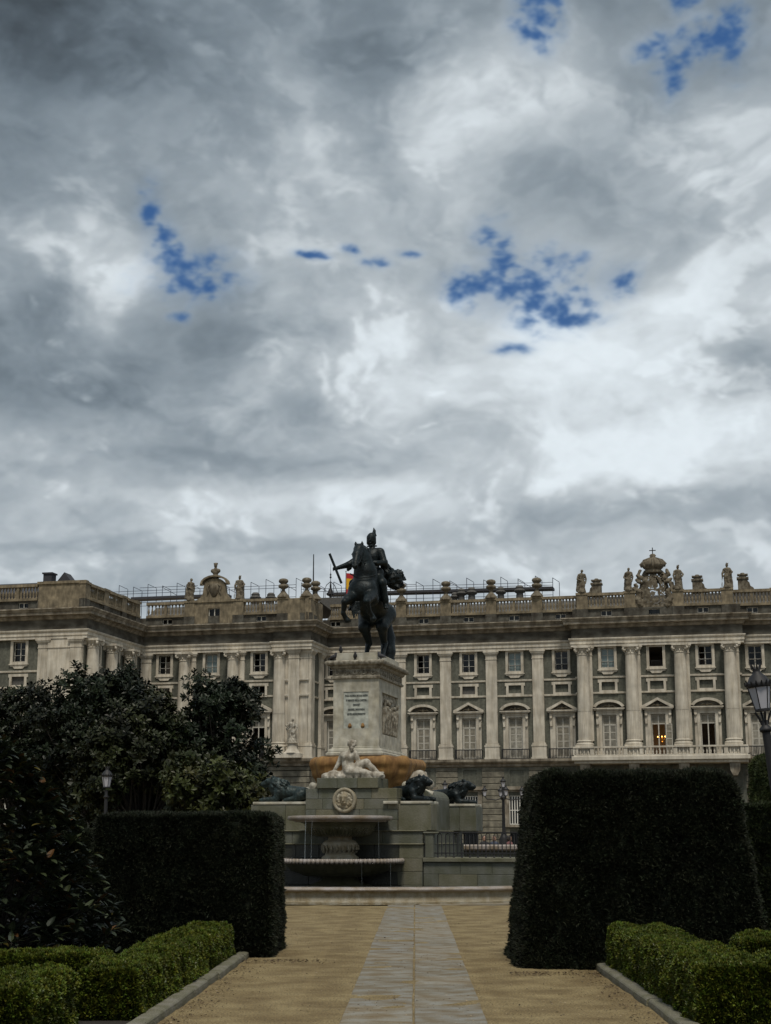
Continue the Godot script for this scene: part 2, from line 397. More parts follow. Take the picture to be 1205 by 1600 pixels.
# azimuth, height, half width, half height, all in degrees
const BLUE := [[-9.52, 23.3, 0.34, 0.66], [-9.11, 22.47, 0.38, 0.56], [-8.56, 21.77, 0.53, 0.38], [-7.6, 21.41, 0.81, 0.47], [-7.24, 20.71, 1.1, 0.47], [-6.41, 20.9, 0.38, 0.33], [4.37, 22.59, 0.53, 0.42], [4.73, 22.0, 0.48, 0.7], [5.93, 20.71, 1.44, 0.8], [7.24, 20.19, 1.2, 0.52], [9.28, 20.71, 0.62, 0.47], [3.77, 20.95, 0.96, 0.38], [5.09, 18.41, 0.57, 0.19], [-0.3, 21.77, 0.45, 0.15], [-1.38, 22.17, 0.25, 0.12], [-3.05, 21.93, 0.36, 0.10], [0.9, 22.12, 0.4, 0.12], [11.8, 28.0, 0.43, 0.66], [13.11, 28.82, 1.2, 0.52], [14.19, 28.94, 0.57, 0.8], [6.22, 30.46, 0.57, 0.8], [12.39, 30.7, 0.48, 0.42], [-8.2, 19.49, 0.29, 0.14], [7.6, 19.54, 0.96, 0.23]]
const DARK := [[-12.27, 29.41, 4.55, 2.23], [-8.44, 28.46, 2.16, 1.18], [0.42, 29.17, 3.35, 0.66], [7.13, 24.71, 2.87, 1.41], [12.63, 17.42, 2.63, 1.18], [14.07, 17.89, 1.44, 1.41], [-11.56, 17.19, 2.87, 1.06], [-12.99, 19.3, 1.68, 1.41], [-6.53, 18.59, 1.68, 1.41], [-7.24, 14.13, 4.07, 0.61], [-2.93, 13.78, 4.07, 0.56], [2.81, 15.78, 1.92, 0.66], [7.13, 12.25, 4.79, 0.7], [11.44, 12.25, 4.55, 0.94], [2.34, 11.55, 3.59, 0.52], [-7.24, 10.96, 6.23, 0.38], [-12.03, 10.72, 3.59, 0.33], [-9.64, 17.89, 2.16, 0.7], [-2.93, 16.01, 2.16, 0.61], [9.52, 16.01, 0.72, 0.33]]
const LITE := [[2.34, 26.82, 2.87, 1.88], [13.11, 25.64, 1.68, 1.41], [8.56, 18.36, 4.31, 1.41], [9.52, 14.84, 4.55, 1.65], [5.93, 17.19, 1.92, 1.41], [0.9, 16.95, 1.44, 1.41], [-9.64, 12.72, 2.63, 0.52], [-4.13, 12.48, 3.35, 0.47], [-1.02, 12.96, 2.87, 0.47], [2.34, 12.48, 1.44, 0.33], [-12.27, 21.18, 1.44, 0.94], [-11.32, 19.77, 1.44, 0.94], [0.42, 18.83, 1.68, 0.94], [-2.45, 16.25, 0.96, 0.52], [10.96, 20.24, 2.16, 1.18], [-6.05, 15.78, 1.44, 0.94]]
var n_warp := FastNoiseLite.new(); var n_puff := FastNoiseLite.new(); var n_broad := FastNoiseLite.new(); var n_wisp := FastNoiseLite.new()

func patches(list: Array, a: float, e: float, edge: float, soft: float, grow := 1.0) -> float:
	var best := 0.0
	for b in list:
		var x: float = (a - b[0]) / (b[2] * grow); var y: float = (e - b[1]) / (b[3] * grow)
		if absf(x) > 3.2 or absf(y) > 3.2: continue
		best = maxf(best, smoothstep(0.0, soft, 1.25 - sqrt(x * x + y * y) + edge))
	return best

func sky_at(a: float, e: float) -> Color:
	var ra := deg_to_rad(a); var re := deg_to_rad(e)
	var d := Vector3(sin(ra) * cos(re), sin(re) * 1.45, -cos(ra) * cos(re)) * 57.3
	var w1 := n_warp.get_noise_3dv(d); var w2 := n_warp.get_noise_3dv(d + Vector3(300, 70, 11))
	var dw := d + Vector3(w1 * 3.0, w2 * 2.0, w1 * 2.0)
	var puff := n_puff.get_noise_3dv(dw)
	var curl := 1.0 - 2.4 * absf(n_puff.get_noise_3dv(dw * 1.4 + Vector3(91, 17, 5)))
	var wisp := n_wisp.get_noise_3dv(d + Vector3(w2, w1, w2) * 2.5)
	var broad := n_broad.get_noise_3dv(d)
	# away from where the photograph looks the cover goes on with the same broad masses
	var out := clampf(maxf(absf(a) - 17.0, maxf(e - 33.0, 0.0)) / 7.0, 0.0, 1.0)
	var form := 0.125 * puff + 0.012 * (curl - 0.45) + 0.034 * wisp
	form = form * lerpf(1.0, 0.6, smoothstep(20.0, 26.0, e)) + 0.02
	var light := 0.66 + 0.20 * broad + form
	if out < 1.0:
		var x := clampf((a + w1 * 1.8 + wisp * 0.35 + 14.4) / 3.6, 0.0, 7.999); var y := clampf((31.05 - e - w2 * 1.0 - wisp * 0.25) / 2.35, 0.0, 8.999)
		var i := int(x); var j := int(y)
		var fx := smoothstep(0.0, 1.0, x - i); var fy := smoothstep(0.0, 1.0, y - j)
		var top: float = lerpf(SKY_LIGHT[j][i], SKY_LIGHT[j][i + 1], fx); var low: float = lerpf(SKY_LIGHT[j + 1][i], SKY_LIGHT[j + 1][i + 1], fx)
		var here := lerpf(top, low, fy) / 255.0 + form
		var aw := a + w1 * 1.3 + wisp * 0.3; var ew := e + w2 * 0.6 + wisp * 0.2
		here += 0.045 * patches(LITE, aw, ew, puff * 1.6 + wisp * 0.5, 0.9)
		here -= 0.06 * patches(DARK, aw, ew, puff * 1.6 + wisp * 0.5, 0.6)
		light = lerpf(here, light, smoothstep(0.0, 1.0, out))
	light += 0.07 * smoothstep(0.12, 0.40, puff + 0.35 * wisp) * lerpf(1.0, 0.45, smoothstep(20.0, 26.0, e)) - 0.012
	# two thinner decks with firmer edges drift under the cover
	var deck := n_puff.get_noise_3dv(dw * 1.15 + Vector3(211, 40, 9)) + 0.25 * wisp; var low_deck := n_puff.get_noise_3dv(dw * 0.7 + Vector3(17, 140, 60)) + 0.18 * wisp
	light += 0.022 * (smoothstep(-0.02, 0.16, deck) - 0.45) + 0.034 * (smoothstep(-0.05, 0.2, low_deck) - 0.4)
	if light > 0.86: light = 0.86 + (light - 0.86) * 0.6
	light = clampf(light, 0.30, 0.925)
	var warm := smoothstep(0.35, 0.85, light)
	light += 0.018 * n_wisp.get_noise_3dv(d * 2.1 + Vector3(7, 3, 1))
	var c := Color(light * lerpf(0.87, 0.955, warm), light * lerpf(0.98, 0.995, warm), light * lerpf(1.07, 1.02, warm))
	# gaps of blue: a loose area, eaten into by rags of cloud down to fine shreds
	var rag := n_wisp.get_noise_3dv(d * 2.3 + Vector3(40, 9, 77))
	var gap := patches(BLUE, a + w1 * 0.5, e + w2 * 0.3, puff * 0.6 + wisp * 0.4 + 0.22, 1.8, 1.95)
	gap = maxf(gap, smoothstep(0.46, 0.70, broad + 0.3 * puff) * out)
	var clear := smoothstep(0.12, 1.25, gap + wisp * 0.55 + rag * 0.8) * smoothstep(0.0, 0.75, gap)
	return c.lerp(Color(0.48, 0.575, 0.70), gap * 0.62).lerp(Color(0.19, 0.34, 0.555), 0.86 * clear)

func make_sky() -> Image:
	n_warp.seed = 5; n_warp.frequency = 0.11; n_warp.fractal_octaves = 4
	n_puff.seed = 9; n_puff.frequency = 0.16; n_puff.fractal_octaves = 6; n_puff.fractal_gain = 0.55
	n_wisp.seed = 23; n_wisp.frequency = 0.55; n_wisp.fractal_octaves = 4; n_wisp.fractal_gain = 0.6
	n_broad.seed = 31; n_broad.frequency = 0.03; n_broad.fractal_octaves = 3
	var W := 4096; var H := 3072; var cw := 512; var ch := 256
	var low := PackedByteArray(); low.resize(cw * ch * 3)
	for j in ch:
		var e := 90.0 - (j + 0.5) * 180.0 / ch
		for i in cw:
			var a := (i + 0.5) * 360.0 / cw
			var c := sky_at(a if a < 180.0 else a - 360.0, maxf(e, 0.3))
			var k := (j * cw + i) * 3
			low[k] = int(c.r * 255); low[k + 1] = int(c.g * 255); low[k + 2] = int(c.b * 255)
	var im := Image.create_from_data(cw, ch, false, Image.FORMAT_RGB8, low)
	im.resize(W, H, Image.INTERPOLATE_CUBIC)
	# the part of the sky over the palace, in full detail; the picture's left edge is straight ahead
	var half := 280; var y0 := 870; var y1 := 1539
	for side in [-1, 1]:
		var fine := PackedByteArray(); fine.resize(half * (y1 - y0) * 3)
		for j in range(y0, y1):
			var e := 90.0 - (j + 0.5) * 180.0 / H
			for i in half:
				var c := sky_at(((i + 0.5) if side > 0 else (i - half + 0.5)) * 360.0 / W, maxf(e, 0.3))
				var k := ((j - y0) * half + i) * 3
				fine[k] = int(c.r * 255 + 0.5); fine[k + 1] = int(c.g * 255 + 0.5); fine[k + 2] = int(c.b * 255 + 0.5)
		im.blit_rect(Image.create_from_data(half, y1 - y0, false, Image.FORMAT_RGB8, fine), Rect2i(0, 0, half, y1 - y0), Vector2i(0 if side > 0 else W - half, y0))
	return im

func _ready() -> void:
	rng.seed = 77
	var cam := Camera3D.new()
	cam.name = "camera"; cam.fov = 37.60; cam.far = 4000.0; cam.near = 0.1
	cam.position = Vector3(0, 1.65, 0); cam.rotation.x = atan(510.0 / 2350.0)
	add_child(cam)
	var env := Environment.new()
	var pano := PanoramaSkyMaterial.new()
	pano.panorama = ImageTexture.create_from_image(make_sky())
	var sky := Sky.new(); sky.sky_material = pano
	env.background_mode = Environment.BG_SKY; env.sky = sky; env.background_energy_multiplier = 0.64
	env.tonemap_mode = Environment.TONE_MAPPER_LINEAR; env.tonemap_exposure = 1.56
	env.sdfgi_enabled = true; env.ssao_enabled = true; env.ssil_enabled = true
	env.ambient_light_source = Environment.AMBIENT_SOURCE_SKY
	var we := WorldEnvironment.new(); we.name = "world"; we.environment = env
	add_child(we)
	var sun := DirectionalLight3D.new()
	sun.name = "sun"; sun.light_energy = 0.50; sun.light_angular_distance = 14.0; sun.light_color = Color(1.0, 0.965, 0.91)
	sun.shadow_enabled = true
	sun.rotation = Vector3(deg_to_rad(-61), deg_to_rad(6), 0)
	add_child(sun)
	make_materials()
	make_ground()
	make_palace()
	make_roofline()
	make_monument()
	make_statues()
	make_plants()
	make_street()

# ---------------------------------------------------------------- the palace
var palace: Node3D
const AXIS := 0.2
const BAY := 4.65

# a wall face from x0 to x1, y0 to y1 with real openings; each opening is [x0, x1, y0, y1, depth]
func wall_face(x0: float, x1: float, y0: float, y1: float, holes: Array) -> MB:
	var xs := [x0, x1]; var ys := [y0, y1]
	for h in holes:
		for k in 2:
			if not xs.has(h[k]): xs.append(h[k])
			if not ys.has(h[k + 2]): ys.append(h[k + 2])
	xs.sort(); ys.sort()
	var b := MB.new()
	for i in xs.size() - 1:
		for j in ys.size() - 1:
			var cx: float = (xs[i] + xs[i + 1]) / 2; var cy: float = (ys[j] + ys[j + 1]) / 2
			var open := false
			for h in holes:
				if cx > h[0] and cx < h[1] and cy > h[2] and cy < h[3]: open = true; break
			if not open: b.quad(Vector3(xs[i], ys[j], 0), Vector3(xs[i + 1], ys[j], 0), Vector3(xs[i + 1], ys[j + 1], 0), Vector3(xs[i], ys[j + 1], 0))
	for h in holes:
		var z: float = -h[4]
		b.quad(Vector3(h[0], h[2], z), Vector3(h[0], h[2], 0), Vector3(h[0], h[3], 0), Vector3(h[0], h[3], z))
		b.quad(Vector3(h[1], h[2], 0), Vector3(h[1], h[2], z), Vector3(h[1], h[3], z), Vector3(h[1], h[3], 0))
		b.quad(Vector3(h[0], h[2], z), Vector3(h[1], h[2], z), Vector3(h[1], h[2], 0), Vector3(h[0], h[2], 0))
		b.quad(Vector3(h[0], h[3], 0), Vector3(h[1], h[3], 0), Vector3(h[1], h[3], z), Vector3(h[0], h[3], z))
	return b

func frame_bars(b: MB, x0: float, x1: float, y0: float, y1: float, t: float, z0: float, z1: float) -> void:
	b.bb(Vector3(x0, y0, z0), Vector3(x0 + t, y1, z1)); b.bb(Vector3(x1 - t, y0, z0), Vector3(x1, y1, z1))
	b.bb(Vector3(x0 + t, y0, z0), Vector3(x1 - t, y0 + t, z1)); b.bb(Vector3(x0 + t, y1 - t, z0), Vector3(x1 - t, y1, z1))

var mesh_of := {}
func sub(parent: Node, called: String, f: Transform3D) -> Node3D:
	var o := Node3D.new(); o.name = called; o.transform = f
	parent.add_child(o, true)
	return o

func palace_meshes() -> void:
	# upper window: lugged surround with curved apron
	var b := MB.new()
	frame_bars(b, -0.90, 0.90, 17.62, 20.02, 0.26, 0.0, 0.13)
	var pl := PackedVector2Array([Vector2(-0.9, 17.62), Vector2(-0.88, 17.45), Vector2(-0.6, 17.42), Vector2(-0.42, 17.22), Vector2(0.42, 17.22), Vector2(0.6, 17.42), Vector2(0.88, 17.45), Vector2(0.9, 17.62)])
	b.prism(pl, 0.0, 0.12); b.bb(Vector3(-0.98, 17.58, 0.0), Vector3(0.98, 17.68, 0.2))
	mesh_of.upper_surround = b.mesh()
	b = MB.new(); frame_bars(b, -0.64, 0.64, 17.88, 19.76, 0.07, -0.32, -0.25); b.bb(Vector3(-0.05, 17.95, -0.31), Vector3(0.05, 19.69, -0.24))
	for y in [18.5, 19.1]:
		for s in [-1, 1]: b.bb(Vector3(minf(s * 0.06, s * 0.57), y - 0.02, -0.30), Vector3(maxf(s * 0.06, s * 0.57), y + 0.02, -0.26))
	mesh_of.upper_sash = b.mesh()
	b = MB.new(); b.bb(Vector3(-0.29, 17.95, -0.315), Vector3(0.29, 19.69, -0.295)); mesh_of.upper_pane = b.mesh()
	b = MB.new()
	for i in 9: b.bb(Vector3(-0.6 + i * 0.15 - 0.012, 17.9, -0.12), Vector3(-0.6 + i * 0.15 + 0.012, 18.42, -0.10))
	b.bb(Vector3(-0.63, 18.42, -0.13), Vector3(0.63, 18.46, -0.09)); mesh_of.upper_rail = b.mesh()
	# mezzanine panel with eared surround
	b = MB.new()
	frame_bars(b, -0.88, 0.88, 15.45, 16.72, 0.24, 0.0, 0.12); b.bb(Vector3(-1.0, 16.42, 0.0), Vector3(-0.88, 16.72, 0.11)); b.bb(Vector3(0.88, 16.42, 0.0), Vector3(1.0, 16.72, 0.11))
	b.bb(Vector3(-0.95, 15.36, 0.0), Vector3(0.95, 15.46, 0.18))
	mesh_of.mezz_surround = b.mesh()
	b = MB.new(); b.bb(Vector3(-0.64, 15.69, -0.16), Vector3(0.64, 16.48, -0.12)); mesh_of.mezz_panel = b.mesh()
	b = MB.new(); frame_bars(b, -0.64, 0.64, 15.69, 16.48, 0.06, -0.15, -0.09); b.bb(Vector3(-0.03, 15.75, -0.15), Vector3(0.03, 16.42, -0.09)); mesh_of.mezz_sash = b.mesh()
	b = MB.new(); frame_bars(b, 0.0, 0.5, 15.72, 16.45, 0.06, -0.03, 0.0); b.bb(Vector3(0.22, 15.78, -0.03), Vector3(0.27, 16.39, 0.0)); b.bb(Vector3(0.06, 16.06, -0.025), Vector3(0.44, 16.11, -0.005)); mesh_of.mezz_casement = b.mesh()
	# main window surround: jambs, consoles and entablature
	b = MB.new()
	b.bb(Vector3(-0.98, 9.3, 0.0), Vector3(-0.70, 13.3, 0.14)); b.bb(Vector3(0.70, 9.3, 0.0), Vector3(0.98, 13.3, 0.14)); b.bb(Vector3(-0.98, 13.3, 0.0), Vector3(0.98, 13.52, 0.14))
	for s in [-1.0, 1.0]:
		b.bb(Vector3(s * 1.12 - 0.12, 9.3, 0.0), Vector3(s * 1.12 + 0.12, 12.4, 0.08))
		b.prism(PackedVector2Array([Vector2(s * 1.0, 12.4), Vector2(s * 1.22, 12.4), Vector2(s * 1.26, 13.0), Vector2(s * 1.26, 13.62), Vector2(s * 1.0, 13.62)]), 0.0, 0.24)
		b.lathe([Vector2(0.0, -0.11), Vector2(0.13, -0.11), Vector2(0.13, 0.11), Vector2(0.0, 0.11)], 8, Vector3(s * 1.13, 13.2, 0.24), 1, 1)
	b.bb(Vector3(-1.26, 13.52, 0.0), Vector3(1.26, 13.72, 0.2))
	mesh_of.main_surround = b.mesh()
	# pediments
	for seg in 2:
		b = MB.new()
		b.bb(Vector3(-1.42, 13.72, 0.0), Vector3(1.42, 13.84, 0.42)); b.bb(Vector3(-1.52, 13.84, 0.0), Vector3(1.52, 13.95, 0.5))
		var o := PackedVector2Array(); var q := PackedVector2Array()
		if seg == 1:
			for i in 13:
				var t := -1.0 + i / 6.0
				o.append(Vector2(t * 1.52, 13.95 + 0.86 * sqrt(maxf(0.0, 1 - t * t * 0.93)) - 0.06)); q.append(Vector2(t * 1.26, 13.95 + 0.62 * sqrt(maxf(0.0, 1 - t * t * 0.96)) - 0.06))
		else:
			o.append_array([Vector2(-1.52, 13.96), Vector2(-1.5, 14.09), Vector2(0, 14.86), Vector2(1.5, 14.09), Vector2(1.52, 13.96)])
			q.append_array([Vector2(-1.25, 13.96), Vector2(-1.1, 14.0), Vector2(0, 14.62), Vector2(1.1, 14.0), Vector2(1.25, 13.96)])
		for i in o.size() - 1:
			b.prism(PackedVector2Array([q[i], o[i], o[i + 1], q[i + 1]]), 0.0, 0.48)
		mesh_of["pediment%d" % seg] = b.mesh()
		b = MB.new()
		var face := PackedVector2Array([Vector2(-1.2, 13.95)]); for p in q: face.append(p - Vector2(0, 0.01))
		face.append(Vector2(1.2, 13.95))
		b.prism(PackedVector2Array([Vector2(-1.2, 13.96), Vector2(1.2, 13.96), Vector2(0.6, 14.3 if seg == 0 else 14.45), Vector2(0, 14.58), Vector2(-0.6, 14.3 if seg == 0 else 14.45)]), 0.02, 0.08)
		mesh_of["tympanum%d" % seg] = b.mesh()
		b = MB.new()
		b.lathe([Vector2(0, -0.16), Vector2(0.14, -0.1), Vector2(0.18, 0.0), Vector2(0.12, 0.14), Vector2(0, 0.2)], 8, Vector3(0, 14.16, 0.16), 1.0, 0.7)
		for s in [-1.0, 1.0]:
			b.tube([Vector3(s * 0.16, 14.15, 0.16), Vector3(s * 0.38, 14.22, 0.18), Vector3(s * 0.55, 14.08, 0.16), Vector3(s * 0.75, 14.05, 0.14)], [0.08, 0.09, 0.06, 0.02], 5)
		mesh_of.ornament = b.mesh()
	# shutters: white frame, two leaves with panels
	b = MB.new()
	frame_bars(b, -0.69, 0.69, 9.32, 13.28, 0.09, -0.28, -0.18); b.bb(Vector3(-0.60, 12.34, -0.27), Vector3(0.60, 12.44, -0.17)); b.bb(Vector3(-0.05, 12.44, -0.27), Vector3(0.05, 13.19, -0.17))
	mesh_of.shutter_frame = b.mesh()
	b = MB.new(); b.bb(Vector3(-0.275, 0.0, -0.27), Vector3(0.275, 0.75, -0.23)); mesh_of.fanlight = b.mesh()
	b = MB.new()
	frame_bars(b, -0.30, 0.30, 0.0, 2.93, 0.07, -0.03, 0.03)
	for y in [0.86, 1.5, 2.2]: b.bb(Vector3(-0.23, y, -0.03), Vector3(0.23, y + 0.07, 0.02))
	mesh_of.leaf_frame = b.mesh()
	b = MB.new(); b.bb(Vector3(-0.24, 0.06, -0.02), Vector3(0.24, 2.87, 0.0))
	for i in 26: b.bb(Vector3(-0.235, 0.1 + i * 0.105, 0.0), Vector3(0.235, 0.15 + i * 0.105, 0.012))
	mesh_of.leaf_slats = b.mesh()
	# iron balcony
	b = MB.new()
	for s in [0.02, 0.92]: b.bb(Vector3(-1.35, 9.25 + s - 0.04, 0.49), Vector3(1.35, 9.25 + s + 0.05, 0.56))
	for i in 19: b.bb(Vector3(-1.34 + i * 0.149 - 0.026, 9.25, 0.51), Vector3(-1.34 + i * 0.149 + 0.026, 10.17, 0.55))
	for s in [-1.35, 1.31]:
		b.bb(Vector3(s, 10.15, 0.0), Vector3(s + 0.04, 10.2, 0.5)); b.bb(Vector3(s, 9.28, 0.0), Vector3(s + 0.04, 9.32, 0.5))
		for j in 3: b.bb(Vector3(s, 9.25, 0.1 + j * 0.14), Vector3(s + 0.03, 10.15, 0.13 + j * 0.14))
	mesh_of.balcony = b.mesh()
	# ground floor
	b = MB.new()
	b.bb(Vector3(-1.2, 2.95, 0.0), Vector3(-0.8, 6.1, 0.16)); b.bb(Vector3(0.8, 2.95, 0.0), Vector3(1.2, 6.1, 0.16)); b.bb(Vector3(-1.2, 6.1, 0.0), Vector3(1.2, 6.3, 0.16)); b.bb(Vector3(-1.42, 6.3, 0.0), Vector3(1.42, 6.62, 0.42))
	b.bb(Vector3(-1.3, 2.72, 0.0), Vector3(1.3, 2.95, 0.3))
	mesh_of.low_surround = b.mesh()
	b = MB.new()
	frame_bars(b, -0.79, 0.79, 2.97, 5.74, 0.08, -0.2, -0.12); b.bb(Vector3(-0.71, 4.3, -0.19), Vector3(0.71, 4.37, -0.13))
	for i in 5: b.bb(Vector3(-0.50 + i * 0.25 - 0.045, 3.05, -0.19), Vector3(-0.50 + i * 0.25 + 0.045, 5.66, -0.13))
	mesh_of.grille = b.mesh()
	b = MB.new(); b.bb(Vector3(-0.82, 2.95, -0.42), Vector3(0.82, 5.76, -0.36)); mesh_of.low_dark = b.mesh()
	b = MB.new(); b.bb(Vector3(-0.65, 6.95, -0.14), Vector3(0.65, 8.2, -0.1)); mesh_of.low_panel = b.mesh()
	b = MB.new(); frame_bars(b, -0.7, 0.7, 0.5, 2.2, 0.06, -0.25, -0.2); for i in 6: b.bb(Vector3(-0.55 + i * 0.22 - 0.015, 0.56, -0.24), Vector3(-0.55 + i * 0.22 + 0.015, 2.14, -0.21))
	mesh_of.cellar_grate = b.mesh()
	b = MB.new(); b.bb(Vector3(-0.72, 0.5, -0.42), Vector3(0.72, 2.2, -0.38)); mesh_of.cellar_dark = b.mesh()
	# attic light
	b = MB.new(); frame_bars(b, -0.52, 0.52, 23.0, 23.52, 0.05, -0.22, -0.16); b.bb(Vector3(-0.05, 23.05, -0.22), Vector3(0.05, 23.47, -0.15)); mesh_of.attic_frame = b.mesh()
	b = MB.new(); b.bb(Vector3(-0.52, 23.0, -0.3), Vector3(0.52, 23.52, -0.25)); mesh_of.attic_pane = b.mesh()
	# pilaster
	b = MB.new(); b.bb(Vector3(-0.72, 9.25, 0.0), Vector3(0.72, 10.45, 0.36)); b.bb(Vector3(-0.78, 9.25, 0.0), Vector3(0.78, 9.42, 0.42)); b.bb(Vector3(-0.76, 10.45, 0.0), Vector3(0.76, 10.62, 0.40)); b.bb(Vector3(-0.66, 10.62, 0.0), Vector3(0.66, 10.8, 0.34)); mesh_of.pil_base = b.mesh()
	b = MB.new(); b.cbox(Vector3(-0.56, 10.8, -0.05), Vector3(0.56, 19.05, 0.26), 0.02); b.bb(Vector3(-0.60, 19.05, 0.0), Vector3(0.60, 19.13, 0.30)); b.bb(Vector3(-0.56, 19.13, 0.0), Vector3(0.56, 19.5, 0.26)); mesh_of.pil_shaft = b.mesh()
	b = MB.new(); b.bb(Vector3(-0.62, 19.5, 0.0), Vector3(0.62, 19.62, 0.32)); b.bb(Vector3(-0.70, 19.62, 0.0), Vector3(0.70, 19.76, 0.40)); b.bb(Vector3(-0.78, 19.76, 0.0), Vector3(0.78, 19.91, 0.46)); mesh_of.pil_cap = b.mesh()
	# column, three parts
	b = MB.new(); b.bb(Vector3(-0.86, 9.3, -0.86), Vector3(0.86, 10.18, 0.86)); b.bb(Vector3(-0.84, 10.18, -0.84), Vector3(0.84, 10.36, 0.84))
	b.lathe([Vector2(0.0, 10.36), Vector2(0.84, 10.36), Vector2(0.88, 10.46), Vector2(0.82, 10.56), Vector2(0.72, 10.6), Vector2(0.74, 10.68), Vector2(0.78, 10.74), Vector2(0.72, 10.82), Vector2(0.64, 10.86)], 28); mesh_of.col_base = b.mesh()
	b = MB.new()
	var fl := 48
	for j in 3:
		var ya: float = [10.86, 13.6, 13.62][j]; var yb: float = [13.6, 13.62, 19.1][j]
		var ra: float = [0.64, 0.635, 0.635][j]; var rb: float = [0.635, 0.635, 0.55][j]
		for i in fl:
			var t := TAU * i / fl; var u := TAU * (i + 1) / fl
			var da := 1.0 - (0.055 if i % 2 == 0 and j == 0 else 0.0); var db := 1.0 - (0.055 if i % 2 == 1 and j == 0 else 0.0)
			var ca := 1.0 - (0.055 if i % 2 == 0 and j == 1 else 0.0); var cb := 1.0 - (0.055 if i % 2 == 1 and j == 1 else 0.0)
			if j == 1:
				var x := da; da = ca; db = cb; ca = 1.0; cb = 1.0
			elif j == 0: ca = da; cb = db
			b.quad(Vector3(sin(t) * ra * da, ya, cos(t) * ra * da), Vector3(sin(u) * ra * db, ya, cos(u) * ra * db), Vector3(sin(u) * rb * cb, yb, cos(u) * rb * cb), Vector3(sin(t) * rb * ca, yb, cos(t) * rb * ca))
	b.lathe([Vector2(0.55, 19.0), Vector2(0.60, 19.03), Vector2(0.60, 19.09), Vector2(0.55, 19.12)], 24)
	mesh_of.col_shaft = b.mesh()
	b = MB.new(); b.lathe([Vector2(0.53, 19.1), Vector2(0.53, 19.4), Vector2(0.66, 19.5), Vector2(0.70, 19.6), Vector2(0.6, 19.66)], 24)
	b.bb(Vector3(-0.78, 19.7, -0.78), Vector3(0.78, 19.91, 0.78)); b.bb(Vector3(-0.66, 19.6, -0.6), Vector3(0.66, 19.7, 0.6))
	for sx in [-1.0, 1.0]:
		for sz in [-1.0, 1.0]:
			var vol := MB.new(); vol.lathe([Vector2(0.0, -0.1), Vector2(0.20, -0.1), Vector2(0.22, 0.0), Vector2(0.20, 0.1), Vector2(0.1, 0.12), Vector2(0.09, 0.06), Vector2(0.0, 0.06)], 12)
			b.add(vol, Transform3D(Basis(Vector3.UP, -sx * sz * 0.6 if sz > 0 else PI + sx * 0.6) * Basis(Vector3.RIGHT, PI / 2), Vector3(sx * 0.6, 19.5, sz * 0.6)))
	for i in 10: b.tube([Vector3(sin(i * TAU / 10) * 0.55, 19.42, cos(i * TAU / 10) * 0.55), Vector3(sin(i * TAU / 10) * 0.62, 19.2, cos(i * TAU / 10) * 0.62)], [0.07, 0.05], 5)
	mesh_of.col_cap = b.mesh()
	# baluster
	b = MB.new(); b.lathe([Vector2(0.11, 0.0), Vector2(0.11, 0.08), Vector2(0.07, 0.12), Vector2(0.13, 0.36), Vector2(0.10, 0.55), Vector2(0.055, 0.78), Vector2(0.055, 0.88), Vector2(0.10, 0.95), Vector2(0.10, 1.05)], 8); mesh_of.baluster = b.mesh()
	b = MB.new(); b.cbox(Vector3(-0.58, 22.8, -0.62), Vector3(0.58, 23.7, 0.0), 0.02); mesh_of.ped_low = b.mesh()
	b = MB.new(); b.cbox(Vector3(-0.55, 23.7, -0.6), Vector3(0.55, 25.12, -0.02), 0.02); b.bb(Vector3(-0.62, 25.12, -0.66), Vector3(0.62, 25.34, 0.05)); b.bb(Vector3(-0.6, 23.7, -0.63), Vector3(0.6, 23.88, 0.01)); mesh_of.ped_high = b.mesh()

